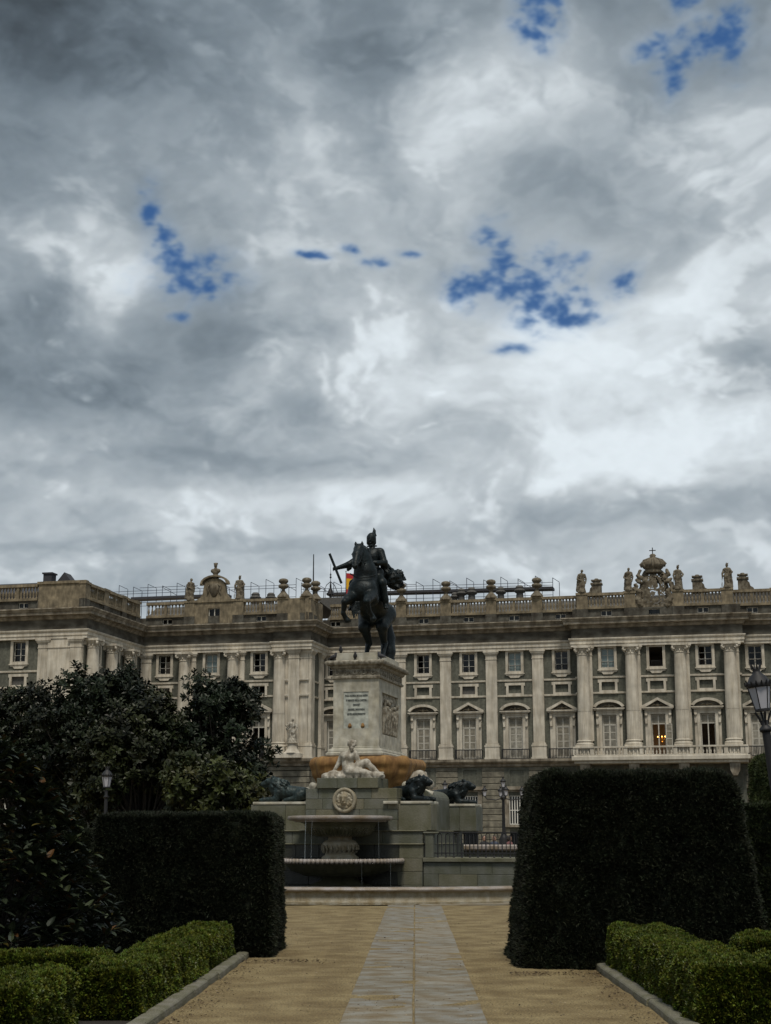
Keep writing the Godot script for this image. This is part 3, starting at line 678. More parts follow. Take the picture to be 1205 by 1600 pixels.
func bay(f: Transform3D, cx: float, seg: int, upper: int, mezz: int, main: int, iron: bool, low: bool) -> void:
	var g := f * at(cx, 0, 0)
	var w := sub(palace, "upper_window", g)
	put(w, "surround", mesh_of.upper_surround, M.pale)
	if upper != 1: put(w, "sash", mesh_of.upper_sash, M.shutter)
	for s in [-1, 1]:
		var dark: bool = upper == 1 or (upper == 3 and s == 1) or (upper == 4 and s == -1)
		if not dark: put(w, "pane", mesh_of.upper_pane, M.curtain if upper == 2 else M.glass, at(s * 0.33, 0, 0))      # an open casement shows the room
	put(w, "guard_rail", mesh_of.upper_rail, M.iron)
	w = sub(palace, "mezzanine_panel", g)
	put(w, "surround", mesh_of.mezz_surround, M.pale)
	if mezz != 1: put(w, "panel", mesh_of.mezz_panel, M.wall if mezz == 0 else M.lead)
	if mezz == 1:
		put(w, "casement", mesh_of.mezz_sash, M.shutter)
		put(w, "casement", mesh_of.mezz_casement, M.shutter, Transform3D(Basis(Vector3.UP, 2.4), Vector3(-0.64, 0, 0.0)))
	w = sub(palace, "main_window", g)
	put(w, "surround", mesh_of.main_surround, M.pale if low else M.cornice)
	put(w, "frame", mesh_of.shutter_frame, M.shutter)
	var tone: Material = [M.shutter_panel, M.shutter_b, M.shutter_panel, M.shutter_c][rng.randi() % 4]
	for s in [-1, 1]:
		put(w, "fanlight", mesh_of.fanlight, M.shutter_panel if main != 3 else M.glass, at(s * 0.325, 12.44, 0))
		if main == 0 or main == 3:
			put(w, "shutter_frame", mesh_of.leaf_frame, M.shutter, at(s * 0.305, 9.41, -0.22))
			put(w, "shutter_leaf", mesh_of.leaf_slats, tone, at(s * 0.305, 9.41, -0.22))
		elif main == 1:    # doors folded back inside, a dark room
			put(w, "shutter_frame", mesh_of.leaf_frame, M.shutter, Transform3D(Basis(Vector3.UP, s * 1.45), Vector3(s * 0.66, 9.41, -0.5)))
		else:              # one leaf swung outwards
			var t := Transform3D(Basis(Vector3.UP, 0.0), Vector3(1.0, 9.41, 0.19)) if s == 1 else Transform3D(Basis(Vector3.UP, 1.45), Vector3(-0.62, 9.41, -0.52))
			put(w, "shutter_frame", mesh_of.leaf_frame, M.shutter, t)
			if s == 1: put(w, "shutter_leaf", mesh_of.leaf_slats, M.shutter_panel, t)
	if main == 1 or main == 2:
		var bar := MB.new(); bar.bb(Vector3(-0.05, 9.41, -0.2), Vector3(0.05, 12.34, -0.15)); put(w, "mullion", bar.mesh(), M.shutter)
	w = sub(palace, "pediment", g)
	put(w, "moulding", mesh_of["pediment%d" % seg], M.pale)
	put(w, "tympanum", mesh_of["tympanum%d" % seg], M.frieze)
	put(w, "carving", mesh_of.ornament, M.statue)
	if iron: put(palace, "iron_balcony", mesh_of.balcony, M.iron, g)
	if low:
		w = sub(palace, "ground_window", g)
		put(w, "surround", mesh_of.low_surround, M.cornice)
		put(w, "grille", mesh_of.grille, M.grille)
		put(w, "pane", mesh_of.low_dark, M.glass)
		put(palace, "recessed_panel", mesh_of.low_panel, M.wall, g)
		w = sub(palace, "cellar_window", g)
		put(w, "grate", mesh_of.cellar_grate, M.iron)
		put(w, "pane", mesh_of.cellar_dark, M.glass)
	w = sub(palace, "attic_window", g * at(0, 0, -0.25))
	put(w, "frame", mesh_of.attic_frame, M.shutter)
	put(w, "pane", mesh_of.attic_pane, M.glass)

func holes_of(cx: float, low: bool, blind: bool) -> Array:
	var h := [[cx - 0.65, cx + 0.65, 17.86, 19.78, 0.4], [cx - 0.65, cx + 0.65, 15.68, 16.49, 0.18], [cx - 0.70, cx + 0.70, 9.3, 13.3, 0.6]]
	if low: h.append_array([[cx - 0.8, cx + 0.8, 2.95, 5.76, 0.45], [cx - 0.66, cx + 0.66, 6.94, 8.21, 0.15], [cx - 0.71, cx + 0.71, 0.5, 2.2, 0.45]])
	return h

func column(f: Transform3D, x: float, z: float) -> void:
	var w := sub(palace, "column", f * at(x, 0, z))
	put(w, "base", mesh_of.col_base, M.pale); put(w, "shaft", mesh_of.col_shaft, M.pale); put(w, "capital", mesh_of.col_cap, M.pale)

func pilaster(f: Transform3D, x: float, z := 0.0, base := true) -> void:
	var w := sub(palace, "pilaster", f * at(x, 0, z))
	if base: put(w, "pedestal", mesh_of.pil_base, M.pale)
	put(w, "shaft", mesh_of.pil_shaft, M.pale); put(w, "capital", mesh_of.pil_cap, M.pale)

# balustrade between two pedestals, from x0 to x1 in a facade's frame
func balustrade(f: Transform3D, x0: float, x1: float, per: int) -> void:
	var b := MB.new()
	b.bb(Vector3(x0, 23.68, -0.52), Vector3(x1, 23.9, -0.08)); b.bb(Vector3(x0, 25.0, -0.52), Vector3(x1, 25.27, -0.06))
	var cx := (x0 + x1) / 2
	b.bb(Vector3(cx - 0.14, 23.9, -0.46), Vector3(cx + 0.14, 25.0, -0.14))
	put(palace, "balustrade_rail", b.mesh(), M.gold, f)
	for s in [-1, 1]:
		var half := (x1 - x0) / 2 - 0.14
		for i in per:
			put(palace, "baluster", mesh_of.baluster, M.gold, f * at(cx + s * (0.14 + half * (i + 0.5) / per), 23.92, -0.3))

func roof_pedestal(f: Transform3D, x: float) -> void:
	put(palace, "pedestal_base", mesh_of.ped_low, M.attic, f * at(x, 0, -0.12)); put(palace, "pedestal", mesh_of.ped_high, M.gold, f * at(x, 0, -0.12))

func face(f: Transform3D, x0: float, x1: float, y0: float, y1: float, holes: Array, m: Material, called := "wall") -> void:
	put(palace, called, wall_face(x0, x1, y0, y1, holes).mesh(), m, f)

func courses(f: Transform3D, x0: float, x1: float, ya: float, yb: float, deep := 0.07) -> void:
	var y := ya
	while y < yb - 0.1:
		var b := MB.new(); var t := minf(y + 0.60, yb)
		b.cbox(Vector3(x0, y + 0.03, -0.02), Vector3(x1, t - 0.03, deep), 0.035)
		put(palace, "rusticated_stone", b.mesh(), M.course, f)
		y += 0.60

func make_palace() -> void:
	palace = thing("palace", "long grey and cream stone palace facade with columns behind the monument", "palace", at(10.386, 0, -150, -deg_to_rad(13.5)))
	palace_meshes()
	var main := Transform3D.IDENTITY
	var mid := at(0, 0, 1.2)
	var pav := at(0, 0, 5.5)
	var left := at(0, 0, 19.0)
	var side := Transform3D(Basis(Vector3(0, 0, -1), Vector3.UP, Vector3(1, 0, 0)), Vector3(-35, 0, 0))        # the left wing's return, x runs back: x = -z
	var plan := [Vector2(-58, 19), Vector2(-35, 19), Vector2(-35, 5.5), Vector2(-20.3, 5.5), Vector2(-20.3, 5.95), Vector2(-17.1, 5.95), Vector2(-17.1, 0), Vector2(8.75, 0), Vector2(8.75, 1.2), Vector2(24.4, 1.2), Vector2(24.4, 0), Vector2(46, 0)]
	var b := MB.new(); b.mould(plan, [Vector2(-0.4, 19.91), Vector2(0.42, 19.91), Vector2(0.42, 20.18), Vector2(0.49, 20.19), Vector2(0.49, 20.5), Vector2(0.58, 20.56), Vector2(0.62, 20.66), Vector2(0.62, 20.75), Vector2(0.3, 20.76)]); put(palace, "architrave", b.mesh(), M.pale)
	b = MB.new(); b.mould(plan, [Vector2(0.34, 20.74), Vector2(0.34, 21.75)]); put(palace, "frieze", b.mesh(), M.frieze)
	b = MB.new(); b.mould(plan, [Vector2(0.3, 21.70), Vector2(0.46, 21.76), Vector2(0.52, 21.9), Vector2(0.60, 21.92), Vector2(0.60, 22.04), Vector2(1.02, 22.08), Vector2(1.02, 22.34), Vector2(1.08, 22.36), Vector2(1.16, 22.5), Vector2(1.26, 22.6), Vector2(1.26, 22.7), Vector2(-0.5, 22.82)]); put(palace, "cornice", b.mesh(), M.cornice)
	b = MB.new(); b.mould(plan, [Vector2(0.0, 8.5), Vector2(0.18, 8.56), Vector2(0.22, 8.78), Vector2(0.46, 8.86), Vector2(0.6, 9.02), Vector2(0.62, 9.25), Vector2(-0.3, 9.27)]); put(palace, "balcony_ledge", b.mesh(), M.cornice)
	for y in [15.38, 16.9]:
		b = MB.new(); b.mould(plan, [Vector2(0.0, y - 0.05), Vector2(0.08, y - 0.02), Vector2(0.1, y + 0.12), Vector2(0.0, y + 0.15)]); put(palace, "string_course", b.mesh(), M.pale)
	# dentils cut into the bed of the cornice would be under a pixel; the frieze carries patches of carving instead
	# main facade, its projecting middle, and on to the right
	var hl := []; var hm := []; var hr := []; var al := []; var am := []; var ar := []
	for k in range(-4, 9):
		var cx := AXIS + BAY * (k + 0.5)
		var a := [cx - 0.53, cx + 0.53, 22.99, 23.53, 0.35]
		if k < 2: hl.append_array(holes_of(cx, true, false)); al.append(a)
		elif k < 5: hm.append_array(holes_of(cx, true, false)); am.append(a)
		else: hr.append_array(holes_of(cx, true, false)); ar.append(a)
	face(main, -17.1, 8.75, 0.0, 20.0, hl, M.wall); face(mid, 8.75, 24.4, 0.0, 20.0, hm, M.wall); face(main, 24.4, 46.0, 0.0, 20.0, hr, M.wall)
	var back := at(0, 0, -0.25)
	face(main * back, -17.4, 8.5, 22.75, 23.7, al, M.attic, "attic"); face(mid * back, 8.5, 24.65, 22.75, 23.7, am, M.attic, "attic"); face(main * back, 24.65, 46.0, 22.75, 23.7, ar, M.attic, "attic")
	var ups := {-4: 0, -3: 0, -2: 4, -1: 0, 0: 2, 1: 0, 2: 2, 3: 1, 4: 4, 5: 0, 6: 0, 7: 0, 8: 0}
	for k in range(-4, 9):
		var cx := AXIS + BAY * (k + 0.5)
		var middle := k >= 2 and k < 5
		var f := mid if middle else main
		bay(f, cx, 1 - absi(k) % 2, ups[k], 0 if k != -1 else 2, {3: 2, 4: 1}.get(k, 0), not middle, true)
		if k == 0 or k == -2 or k == 2 or k == 4: pass
		if k >= -3 and k < 7:
			var xl := AXIS + BAY * k
			courses(f if k != 2 and k != 5 else main, xl - BAY / 2 + 1.22, xl + BAY / 2 - 1.22, 2.7, 8.5)
			courses(f if k != 2 and k != 5 else main, xl - BAY / 2 + 0.72, xl + BAY / 2 - 0.72, 0.3, 2.7)
	for k in range(-3, 9):
		var x := AXIS + BAY * k
		if k >= 2 and k <= 5:
			pilaster(mid if k > 2 and k < 5 else mid, x + 0.28, 0.0, false)
			column(mid, x, 0.72)
		else: pilaster(main, x)
	for k in range(-3, 8):
		var f := mid if k >= 2 and k <= 5 else main
		var x := AXIS + BAY * k
		roof_pedestal(f, x)
		if k == 3: continue                     # the great coat of arms stands here
		var nf := mid if k >= 2 and k < 5 else main
		balustrade(nf, x + 0.55, x + BAY - 0.55, 5)
	balustrade(main, -16.6, AXIS - 3 * BAY - 0.55, 4)
	# stone balcony of the middle
	b = MB.new(); b.cbox(Vector3(8.3, 8.88, -0.2), Vector3(24.9, 9.28, 1.9), 0.04); b.cbox(Vector3(8.5, 8.6, -0.2), Vector3(24.7, 8.88, 1.6), 0.04); put(palace, "balcony_slab", b.mesh(), M.pale, mid)
	b = MB.new(); b.bb(Vector3(8.5, 9.28, 1.50), Vector3(24.7, 9.42, 1.80)); b.bb(Vector3(8.45, 10.05, 1.46), Vector3(24.75, 10.2, 1.84)); put(palace, "balcony_rail", b.mesh(), M.pale, mid)
	var piers := [8.6]
	for k in range(2, 6):
		piers.append(AXIS + BAY * k - 0.75); piers.append(AXIS + BAY * k + 0.75)
		b = MB.new(); b.prism(PackedVector2Array([Vector2(-0.5, 8.6), Vector2(0.5, 8.6), Vector2(0.45, 7.9), Vector2(0.2, 7.4), Vector2(-0.2, 7.4), Vector2(-0.45, 7.9)]), -0.2, 1.4); put(palace, "console", b.mesh(), M.cornice, mid * at(AXIS + BAY * k, 0, 0))
	piers.append(24.6)
	for p in piers:
		b = MB.new(); b.cbox(Vector3(p - 0.18, 9.42, 1.52), Vector3(p + 0.18, 10.05, 1.78), 0.02); put(palace, "balcony_pier", b.mesh(), M.pale, mid)
	b = MB.new(); b.lathe([Vector2(0.08, 0.0), Vector2(0.05, 0.06), Vector2(0.10, 0.22), Vector2(0.05, 0.45), Vector2(0.05, 0.56), Vector2(0.08, 0.63)], 7)
	var small := b.mesh()
	for i in piers.size() - 1:
		var gap: float = piers[i + 1] - piers[i] - 0.4; var n := int(gap / 0.34)
		for j in n: put(palace, "balcony_baluster", small, M.pale, mid * at(piers[i] + 0.2 + gap * (j + 0.5) / n, 9.42, 1.65))
	# the pavilion at the left end of the main front
	var cs := [-32.35, -27.35, -22.3]; var hp := []; var ap := []
	for c in cs:
		hp.append_array(holes_of(c, true, false))
		if c != cs[1]: ap.append([c - 0.53, c + 0.53, 22.99, 23.53, 0.35])
	face(pav, -35.0, -17.1, 0.0, 20.0, hp, M.wall); face(pav * back, -35.3, -16.9, 22.75, 23.7, ap, M.attic, "attic")
	bay(pav, cs[0], 0, 3, 1, 0, true, true); bay(pav, cs[1], 1, 2, 1, 0, true, true); bay(pav, cs[2], 0, 4, 1, 1, true, true)
	for x in [-30.0, -24.85]:
		pilaster(pav, x + 0.5, 0.0, false); column(pav, x, 0.6)
	pilaster(pav, -34.3)
	b = MB.new(); b.cbox(Vector3(-20.0, 9.25, -0.2), Vector3(-17.12, 19.9, 0.32), 0.03); put(palace, "corner_pier", b.mesh(), M.pale, pav)
	column(pav, -20.05, 0.45); pilaster(pav, -18.55, 0.3); pilaster(pav, -17.35, 0.12)
	var pside := Transform3D(Basis(Vector3(0, 0, -1), Vector3.UP, Vector3(1, 0, 0)), Vector3(-17.1, 0, 0))
	face(pside, -5.95, 0.0, 0.0, 20.0, [], M.wall); face(pside * back, -5.9, 0.0, 22.75, 23.7, [], M.attic, "attic")
	pilaster(pside, -5.0, 0.0); pilaster(pside, -1.6, 0.0)
	courses(pav, -21.2, -16.85, 2.7, 8.5, 0.5); courses(pside, -6.1, -0.2, 2.7, 8.5, 0.25); courses(pav, -26.0, -23.5, 2.7, 8.5); courses(pav, -31.0, -28.6, 2.7, 8.5)
	for x in [-20.05, -17.6]: roof_pedestal(pav, x)
	roof_pedestal(pav, -29.95); roof_pedestal(pav, -24.7)
	b = MB.new(); b.cbox(Vector3(-19.5, 22.8, -0.55), Vector3(-18.15, 25.2, -0.15), 0.02); put(palace, "parapet_block", b.mesh(), M.gold, pav)
	balustrade(pav, -34.6, -30.5, 5); balustrade(pav, -24.15, -20.6, 5)
	b = MB.new(); b.cbox(Vector3(-5.5, 22.8, -0.55), Vector3(-0.3, 25.2, -0.15), 0.02); put(palace, "parapet_block", b.mesh(), M.gold, pside)
	roof_pedestal(pside, -3.0)
	# left wing and its return
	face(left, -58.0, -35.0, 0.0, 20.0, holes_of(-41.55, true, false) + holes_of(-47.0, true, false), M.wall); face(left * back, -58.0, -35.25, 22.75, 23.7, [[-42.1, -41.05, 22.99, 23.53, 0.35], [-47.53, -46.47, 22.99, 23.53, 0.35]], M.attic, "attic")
	bay(left, -41.55, 0, 0, 2, 0, true, true); bay(left, -47.0, 1, 0, 0, 0, true, true)
	b = MB.new(); b.cbox(Vector3(-38.55, 9.25, -0.2), Vector3(-35.05, 19.9, 0.35), 0.03); b.bb(Vector3(-38.6, 19.05, -0.1), Vector3(-35.02, 19.15, 0.42)); put(palace, "corner_pier", b.mesh(), M.pale, left)
	pilaster(left, -39.0, 0.0); pilaster(left, -35.65, 0.2)
	face(side, -19.0, -5.5, 0.0, 20.0, holes_of(-16.2, false, false) + holes_of(-11.8, false, false) + holes_of(-7.6, false, false), M.wall); face(side * back, -19.25, -5.3, 22.75, 23.7, [], M.attic, "attic")
	for c in [-16.2, -11.8, -7.6]: bay(side, c, 0, 0, 0, 0, true, false)
	for z in [-18.3, -14.0, -9.7]:
		pilaster(side, z + 0.5, 0.0, false); column(side, z, 0.6)
	for z in [-18.4, -14.0, -9.7]:
		roof_pedestal(side, z)
		balustrade(side, z + 0.6, z + 3.7, 4)
	roof_pedestal(side, -6.2)
	b = MB.new(); b.cbox(Vector3(-40.0, 22.8, -0.6), Vector3(-35.3, 25.3, -0.12), 0.02); put(palace, "parapet_block", b.mesh(), M.gold, left)
	b = MB.new(); b.bb(Vector3(-40.1, 25.2, -0.7), Vector3(-35.1, 25.45, 0.0)); put(palace, "parapet_coping", b.mesh(), M.gold, left)
	balustrade(left, -44.2, -40.1, 6); roof_pedestal(left, -44.8); balustrade(left, -49.4, -45.4, 6)
	# shallow roofs behind the parapets
	b = MB.new()
	b.quad(Vector3(-17.5, 23.2, -0.8), Vector3(46, 23.2, -0.8), Vector3(46, 25.55, -5), Vector3(-17.5, 25.55, -5)); b.quad(Vector3(-17.5, 25.55, -5), Vector3(46, 25.55, -5), Vector3(46, 25.0, -20), Vector3(-17.5, 25.0, -20))
	b.quad(Vector3(-35.5, 23.2, 4.6), Vector3(-17.5, 23.2, 4.6), Vector3(-17.5, 25.5, 0.5), Vector3(-35.5, 25.5, 0.5)); b.quad(Vector3(-35.5, 25.5, 0.5), Vector3(-17.5, 25.5, 0.5), Vector3(-17.5, 25.0, -8), Vector3(-35.5, 25.0, -8))
	b.quad(Vector3(8.4, 25.62, -4.0), Vector3(46, 25.62, -4.0), Vector3(46, 26.9, -14), Vector3(8.4, 26.9, -14)); b.quad(Vector3(8.4, 23.6, -3.9), Vector3(46, 23.6, -3.9), Vector3(46, 25.62, -4.0), Vector3(8.4, 25.62, -4.0))
	put(palace, "roof", b.mesh(), M.lead)
	b = MB.new()
	b.quad(Vector3(-58, 24.8, 17.0), Vector3(-37.5, 24.8, 17.0), Vector3(-41.0, 27.0, 10.0), Vector3(-58, 27.0, 10.0)); b.quad(Vector3(-37.5, 24.8, 17.0), Vector3(-37.5, 24.8, 3.0), Vector3(-41.0, 27.0, 3.0), Vector3(-41.0, 27.0, 10.0)); b.quad(Vector3(-58, 27.0, 10), Vector3(-41, 27.0, 10), Vector3(-41, 27.0, 3), Vector3(-58, 27, 3))
	b.bb(Vector3(-58, 22.9, 3.0), Vector3(-37.5, 24.8, 17.0))
	put(palace, "wing_roof", b.mesh(), M.slate)
	b = MB.new(); b.bb(Vector3(-42.5, 26.0, 12.0), Vector3(-41.6, 27.3, 13.0)); b.bb(Vector3(-42.6, 27.3, 11.9), Vector3(-41.5, 27.45, 13.1)); b.prism(PackedVector2Array([Vector2(-41.4, 26.4), Vector2(-39.6, 26.4), Vector2(-40.5, 27.5)]), 11.0, 12.5); put(palace, "wing_chimney", b.mesh(), M.slate)
	# bodies behind the fronts, so that no light comes through
	b = MB.new(); b.bb(Vector3(-35.5, 0, -22.0), Vector3(46, 22.0, -8.0)); b.bb(Vector3(-58, 0, -22.0), Vector3(-36.5, 22.0, 17.0)); put(palace, "inner_body", b.mesh(), M.room)
	b = MB.new()
	for y in [8.9, 14.7, 17.3, 19.95]: b.bb(Vector3(-17.0, y, -8.0), Vector3(46, y + 0.25, -0.65)); b.bb(Vector3(-34.9, y, -8.0), Vector3(-17.3, y + 0.25, 4.85)); b.bb(Vector3(-57, y, 16.9), Vector3(-35.2, y + 0.25, 18.35)); b.bb(Vector3(-36.6, y, 5.0), Vector3(-35.65, y + 0.25, 18.3))
	put(palace, "floors", b.mesh(), M.room)
	# the lit room behind the open window of the middle
	var cw := AXIS + BAY * 3.5
	b = MB.new(); b.quad(Vector3(cw - 2, 9.2, -4), Vector3(cw + 2, 9.2, -4), Vector3(cw + 2, 14, -4), Vector3(cw - 2, 14, -4)); put(palace, "room_wall", b.mesh(), M.room)
	var ch := thing("chandelier", "lit gilded chandelier seen through an open palace window", "chandelier", palace.transform * at(cw + 0.15, 11.2, -1.6))
	b = MB.new(); b.tube([Vector3(0, 0.0, 0), Vector3(0, 2.8, 0)], [0.02, 0.02], 5); b.lathe([Vector2(0, -0.4), Vector2(0.12, -0.3), Vector2(0.06, -0.1), Vector2(0.1, 0.1), Vector2(0, 0.3)], 8)
	for i in 8: b.tube([Vector3(0, -0.1, 0), Vector3(sin(i * TAU / 8) * 0.3, -0.15, cos(i * TAU / 8) * 0.3), Vector3(sin(i * TAU / 8) * 0.42, 0.05, cos(i * TAU / 8) * 0.42)], [0.02, 0.02, 0.02], 5)
	var brass := mat(Color(0.5, 0.32, 0.1), 0.3); brass.metallic = 1.0
	put(ch, "frame", b.mesh(), brass)
	var glow := StandardMaterial3D.new(); glow.albedo_color = Color(1, 0.8, 0.5); glow.emission_enabled = true; glow.emission = Color(1.0, 0.72, 0.36); glow.emission_energy_multiplier = 6.0
	b = MB.new(); b.lathe([Vector2(0, 0.05), Vector2(0.045, 0.09), Vector2(0.03, 0.16), Vector2(0, 0.2)], 6)
	for i in 8: put(ch, "bulb", b.mesh(), glow, at(sin(i * TAU / 8) * 0.42, 0, cos(i * TAU / 8) * 0.42))
	var lamp := OmniLight3D.new(); lamp.name = "chandelier_light"; lamp.light_energy = 0.25; lamp.light_color = Color(1, 0.75, 0.45); lamp.light_size = 0.3; lamp.omni_range = 8.0; lamp.omni_attenuation = 2.0; lamp.shadow_enabled = true
	lamp.transform = palace.transform * at(cw + 0.15, 10.6, -1.6); add_child(lamp)

# ---------------------------------------------------------------- ground, path, kerbs
var garden := Transform3D(Basis(Vector3.UP, -0.0192), Vector3(-0.02, 0, 0))   # the garden's axis: x across the path, -z along it

func make_ground() -> void:
	var b := MB.new()
	b.quad(Vector3(-600, -0.05, 200), Vector3(600, -0.05, 200), Vector3(600, -0.05, -900), Vector3(-600, -0.05, -900))
	setting("ground", b.mesh(), M.sand)
	b = MB.new(); b.bb(Vector3(-300, -0.2, -140), Vector3(300, -0.04, -118)); setting("road", b.mesh(), M.asphalt, Transform3D(Basis(Vector3.UP, -deg_to_rad(13.5)), Vector3.ZERO))
	var nz := FastNoiseLite.new(); nz.seed = 3; nz.frequency = 0.9; nz.fractal_octaves = 4
	var x0 := -4.2; var z0 := -9.0; var st := 0.1; var nx := 84; var nzc := 300
	var hs := PackedFloat32Array()
	for j in nzc + 1:
		for i in nx + 1:
			hs.append(nz.get_noise_2d(x0 + i * st, z0 - j * st) * 0.016)
	b = MB.new()
	for j in nzc:
		for i in nx:
			var p := []
			for q in [[0, 0], [1, 0], [1, 1], [0, 1]]:
				var ii: int = i + q[0]; var jj: int = j + q[1]; var k := jj * (nx + 1) + ii
				var hx: float = hs[mini(k + 1, hs.size() - 1)] - hs[maxi(k - 1, 0)]; var hz: float = hs[mini(k + nx + 1, hs.size() - 1)] - hs[maxi(k - nx - 1, 0)]
				p.append([Vector3(x0 + ii * st, hs[k], z0 - jj * st), Vector3(-hx, 2 * st, hz).normalized()])
			b.trin(p[0][0], p[1][0], p[2][0], p[0][1], p[1][1], p[2][1]); b.trin(p[0][0], p[2][0], p[3][0], p[0][1], p[2][1], p[3][1])
	setting("sand_path", b.mesh(), M.sand, garden)
	# paving slabs down the middle, two abreast
	var pave := Node3D.new(); pave.name = "paving"; pave.transform = garden; pave.set_meta("kind", "structure"); add_child(pave)
	var z := -9.2
	while z > -38.4:
		var l := rng.randf_range(1.0, 1.5)
		for s in [-1, 1]:
			b = MB.new(); var w := rng.randf_range(0.655, 0.675)
			b.cbox(Vector3(-w / 2, -0.06, -l / 2 + 0.009), Vector3(w / 2, 0.0, l / 2 - 0.009), 0.006)
			var y := 0.006 + rng.randf_range(-0.003, 0.004)
			put(pave, "paving_slab", b.mesh(), M.slab[rng.randi() % 4], Transform3D(Basis.from_euler(Vector3(rng.randf_range(-0.003, 0.003), 0, rng.randf_range(-0.004, 0.004))), Vector3(s * 0.343, y, z - l / 2)))
		z -= l
	# rounded kerb stones and the planting beds behind them
	for s in [-1, 1]:
		var k := Node3D.new(); k.name = "kerb_left" if s < 0 else "kerb_right"; k.transform = garden; k.set_meta("kind", "structure"); add_child(k)
		z = -11.0
		var end := -21.9 if s < 0 else -20.2
		while z > end:
			var l := rng.randf_range(0.85, 1.15)
			b = MB.new(); var pr := PackedVector2Array()
			for i in 9:
				var t := PI * i / 8; pr.append(Vector2(0.085 * signf(cos(t)) * pow(absf(cos(t)), 0.55), 0.03 + 0.055 * pow(sin(t), 0.6)))
			pr.append(Vector2(-0.085, -0.1)); pr.append(Vector2(0.085, -0.1))
			b.prism(pr, -l / 2 + 0.006, l / 2 - 0.006)
			put(k, "kerb_stone", b.mesh(), M.kerb, Transform3D(Basis.from_euler(Vector3(rng.randf_range(-0.008, 0.008), rng.randf_range(-0.012, 0.012), 0)), Vector3(s * 2.42 + rng.randf_range(-0.012, 0.012), rng.randf_range(-0.008, 0.008), z - l / 2)))
			z -= l
		b = MB.new(); b.bb(Vector3(minf(s * 2.5, s * 14), -0.1, -26), Vector3(maxf(s * 2.5, s * 14), 0.03, -9)); setting("planting_bed", b.mesh(), M.soil, garden)

	# loose grit and litter lying on the sand
	var gr := MB.new(); gr.lathe([Vector2(0, -0.5), Vector2(0.7, -0.2), Vector2(0.9, 0.1), Vector2(0.5, 0.45), Vector2(0, 0.5)], 5)
	var list := []; var cols := PackedColorArray(); var r := RandomNumberGenerator.new(); r.seed = 9
	for i in 9000:
		var x := r.randf_range(-2.3, 2.3); var d := r.randf()
		if r.randf() < 0.35: x = (2.3 - absf(r.randfn()) * 0.25) * (1 if r.randf() < 0.5 else -1)
		var k := r.randf_range(0.003, 0.009) * (1.8 if r.randf() < 0.06 else 1.0)
		list.append(Transform3D(Basis.from_euler(Vector3(r.randf(), r.randf() * 6.0, r.randf())).scaled(Vector3(k, k * 0.6, k)), Vector3(x, 0.008, -10.0 - 27.0 * d * d)))
		var t := r.randf_range(0.06, 0.40); cols.append(Color(t, t * 0.8, t * 0.5))
	var gm := StandardMaterial3D.new(); gm.vertex_color_use_as_albedo = true; gm.roughness = 0.95
	var go := copies(self, "grit", gr.mesh(), gm, list, cols); go.transform = garden
	tag(go, "loose grit scattered over the sandy path", "grit")

	# dry leaves blown against the hedges
	var lf := MB.new(); lf.tri(Vector3(-0.5, 0, 0), Vector3(0, 0.12, 0.28), Vector3(0.5, 0, 0)); lf.tri(Vector3(-0.5, 0, 0), Vector3(0.5, 0, 0), Vector3(0, 0.1, -0.28))
	list = []; cols = PackedColorArray()
	for i in 700:
		var s := -1.0 if r.randf() < 0.5 else 1.0
		var p := Vector3(s * (2.28 - absf(r.randfn()) * 0.16), 0.012, r.randf_range(-20.5, -11.0))
		if r.randf() < 0.45: p = Vector3(s * r.randf_range(1.2, 2.4), 0.012, (-21.6 if s < 0 else -19.7) + absf(r.randfn()) * 0.25)
		elif r.randf() < 0.12: p = Vector3(r.randf_range(-2.2, 2.2), 0.012, r.randf_range(-34.0, -11.0))
		list.append(Transform3D(Basis.from_euler(Vector3(r.randf_range(-0.4, 0.4), r.randf() * 6.0, r.randf_range(-0.4, 0.4))).scaled(Vector3.ONE * r.randf_range(0.02, 0.055)), p))
		var t := r.randf_range(0.025, 0.10); cols.append(Color(t, t * 0.65, t * 0.35))
	go = copies(self, "fallen_leaves", lf.mesh(), gm, list, cols); go.transform = garden
	tag(go, "small dry leaves fallen along the kerbs and hedges", "leaves")

# ---------------------------------------------------------------- what stands on the palace
func on_palace(x: float, y: float, z: float, turn := 0.0) -> Transform3D:
	return palace.transform * at(x, y, z, turn)

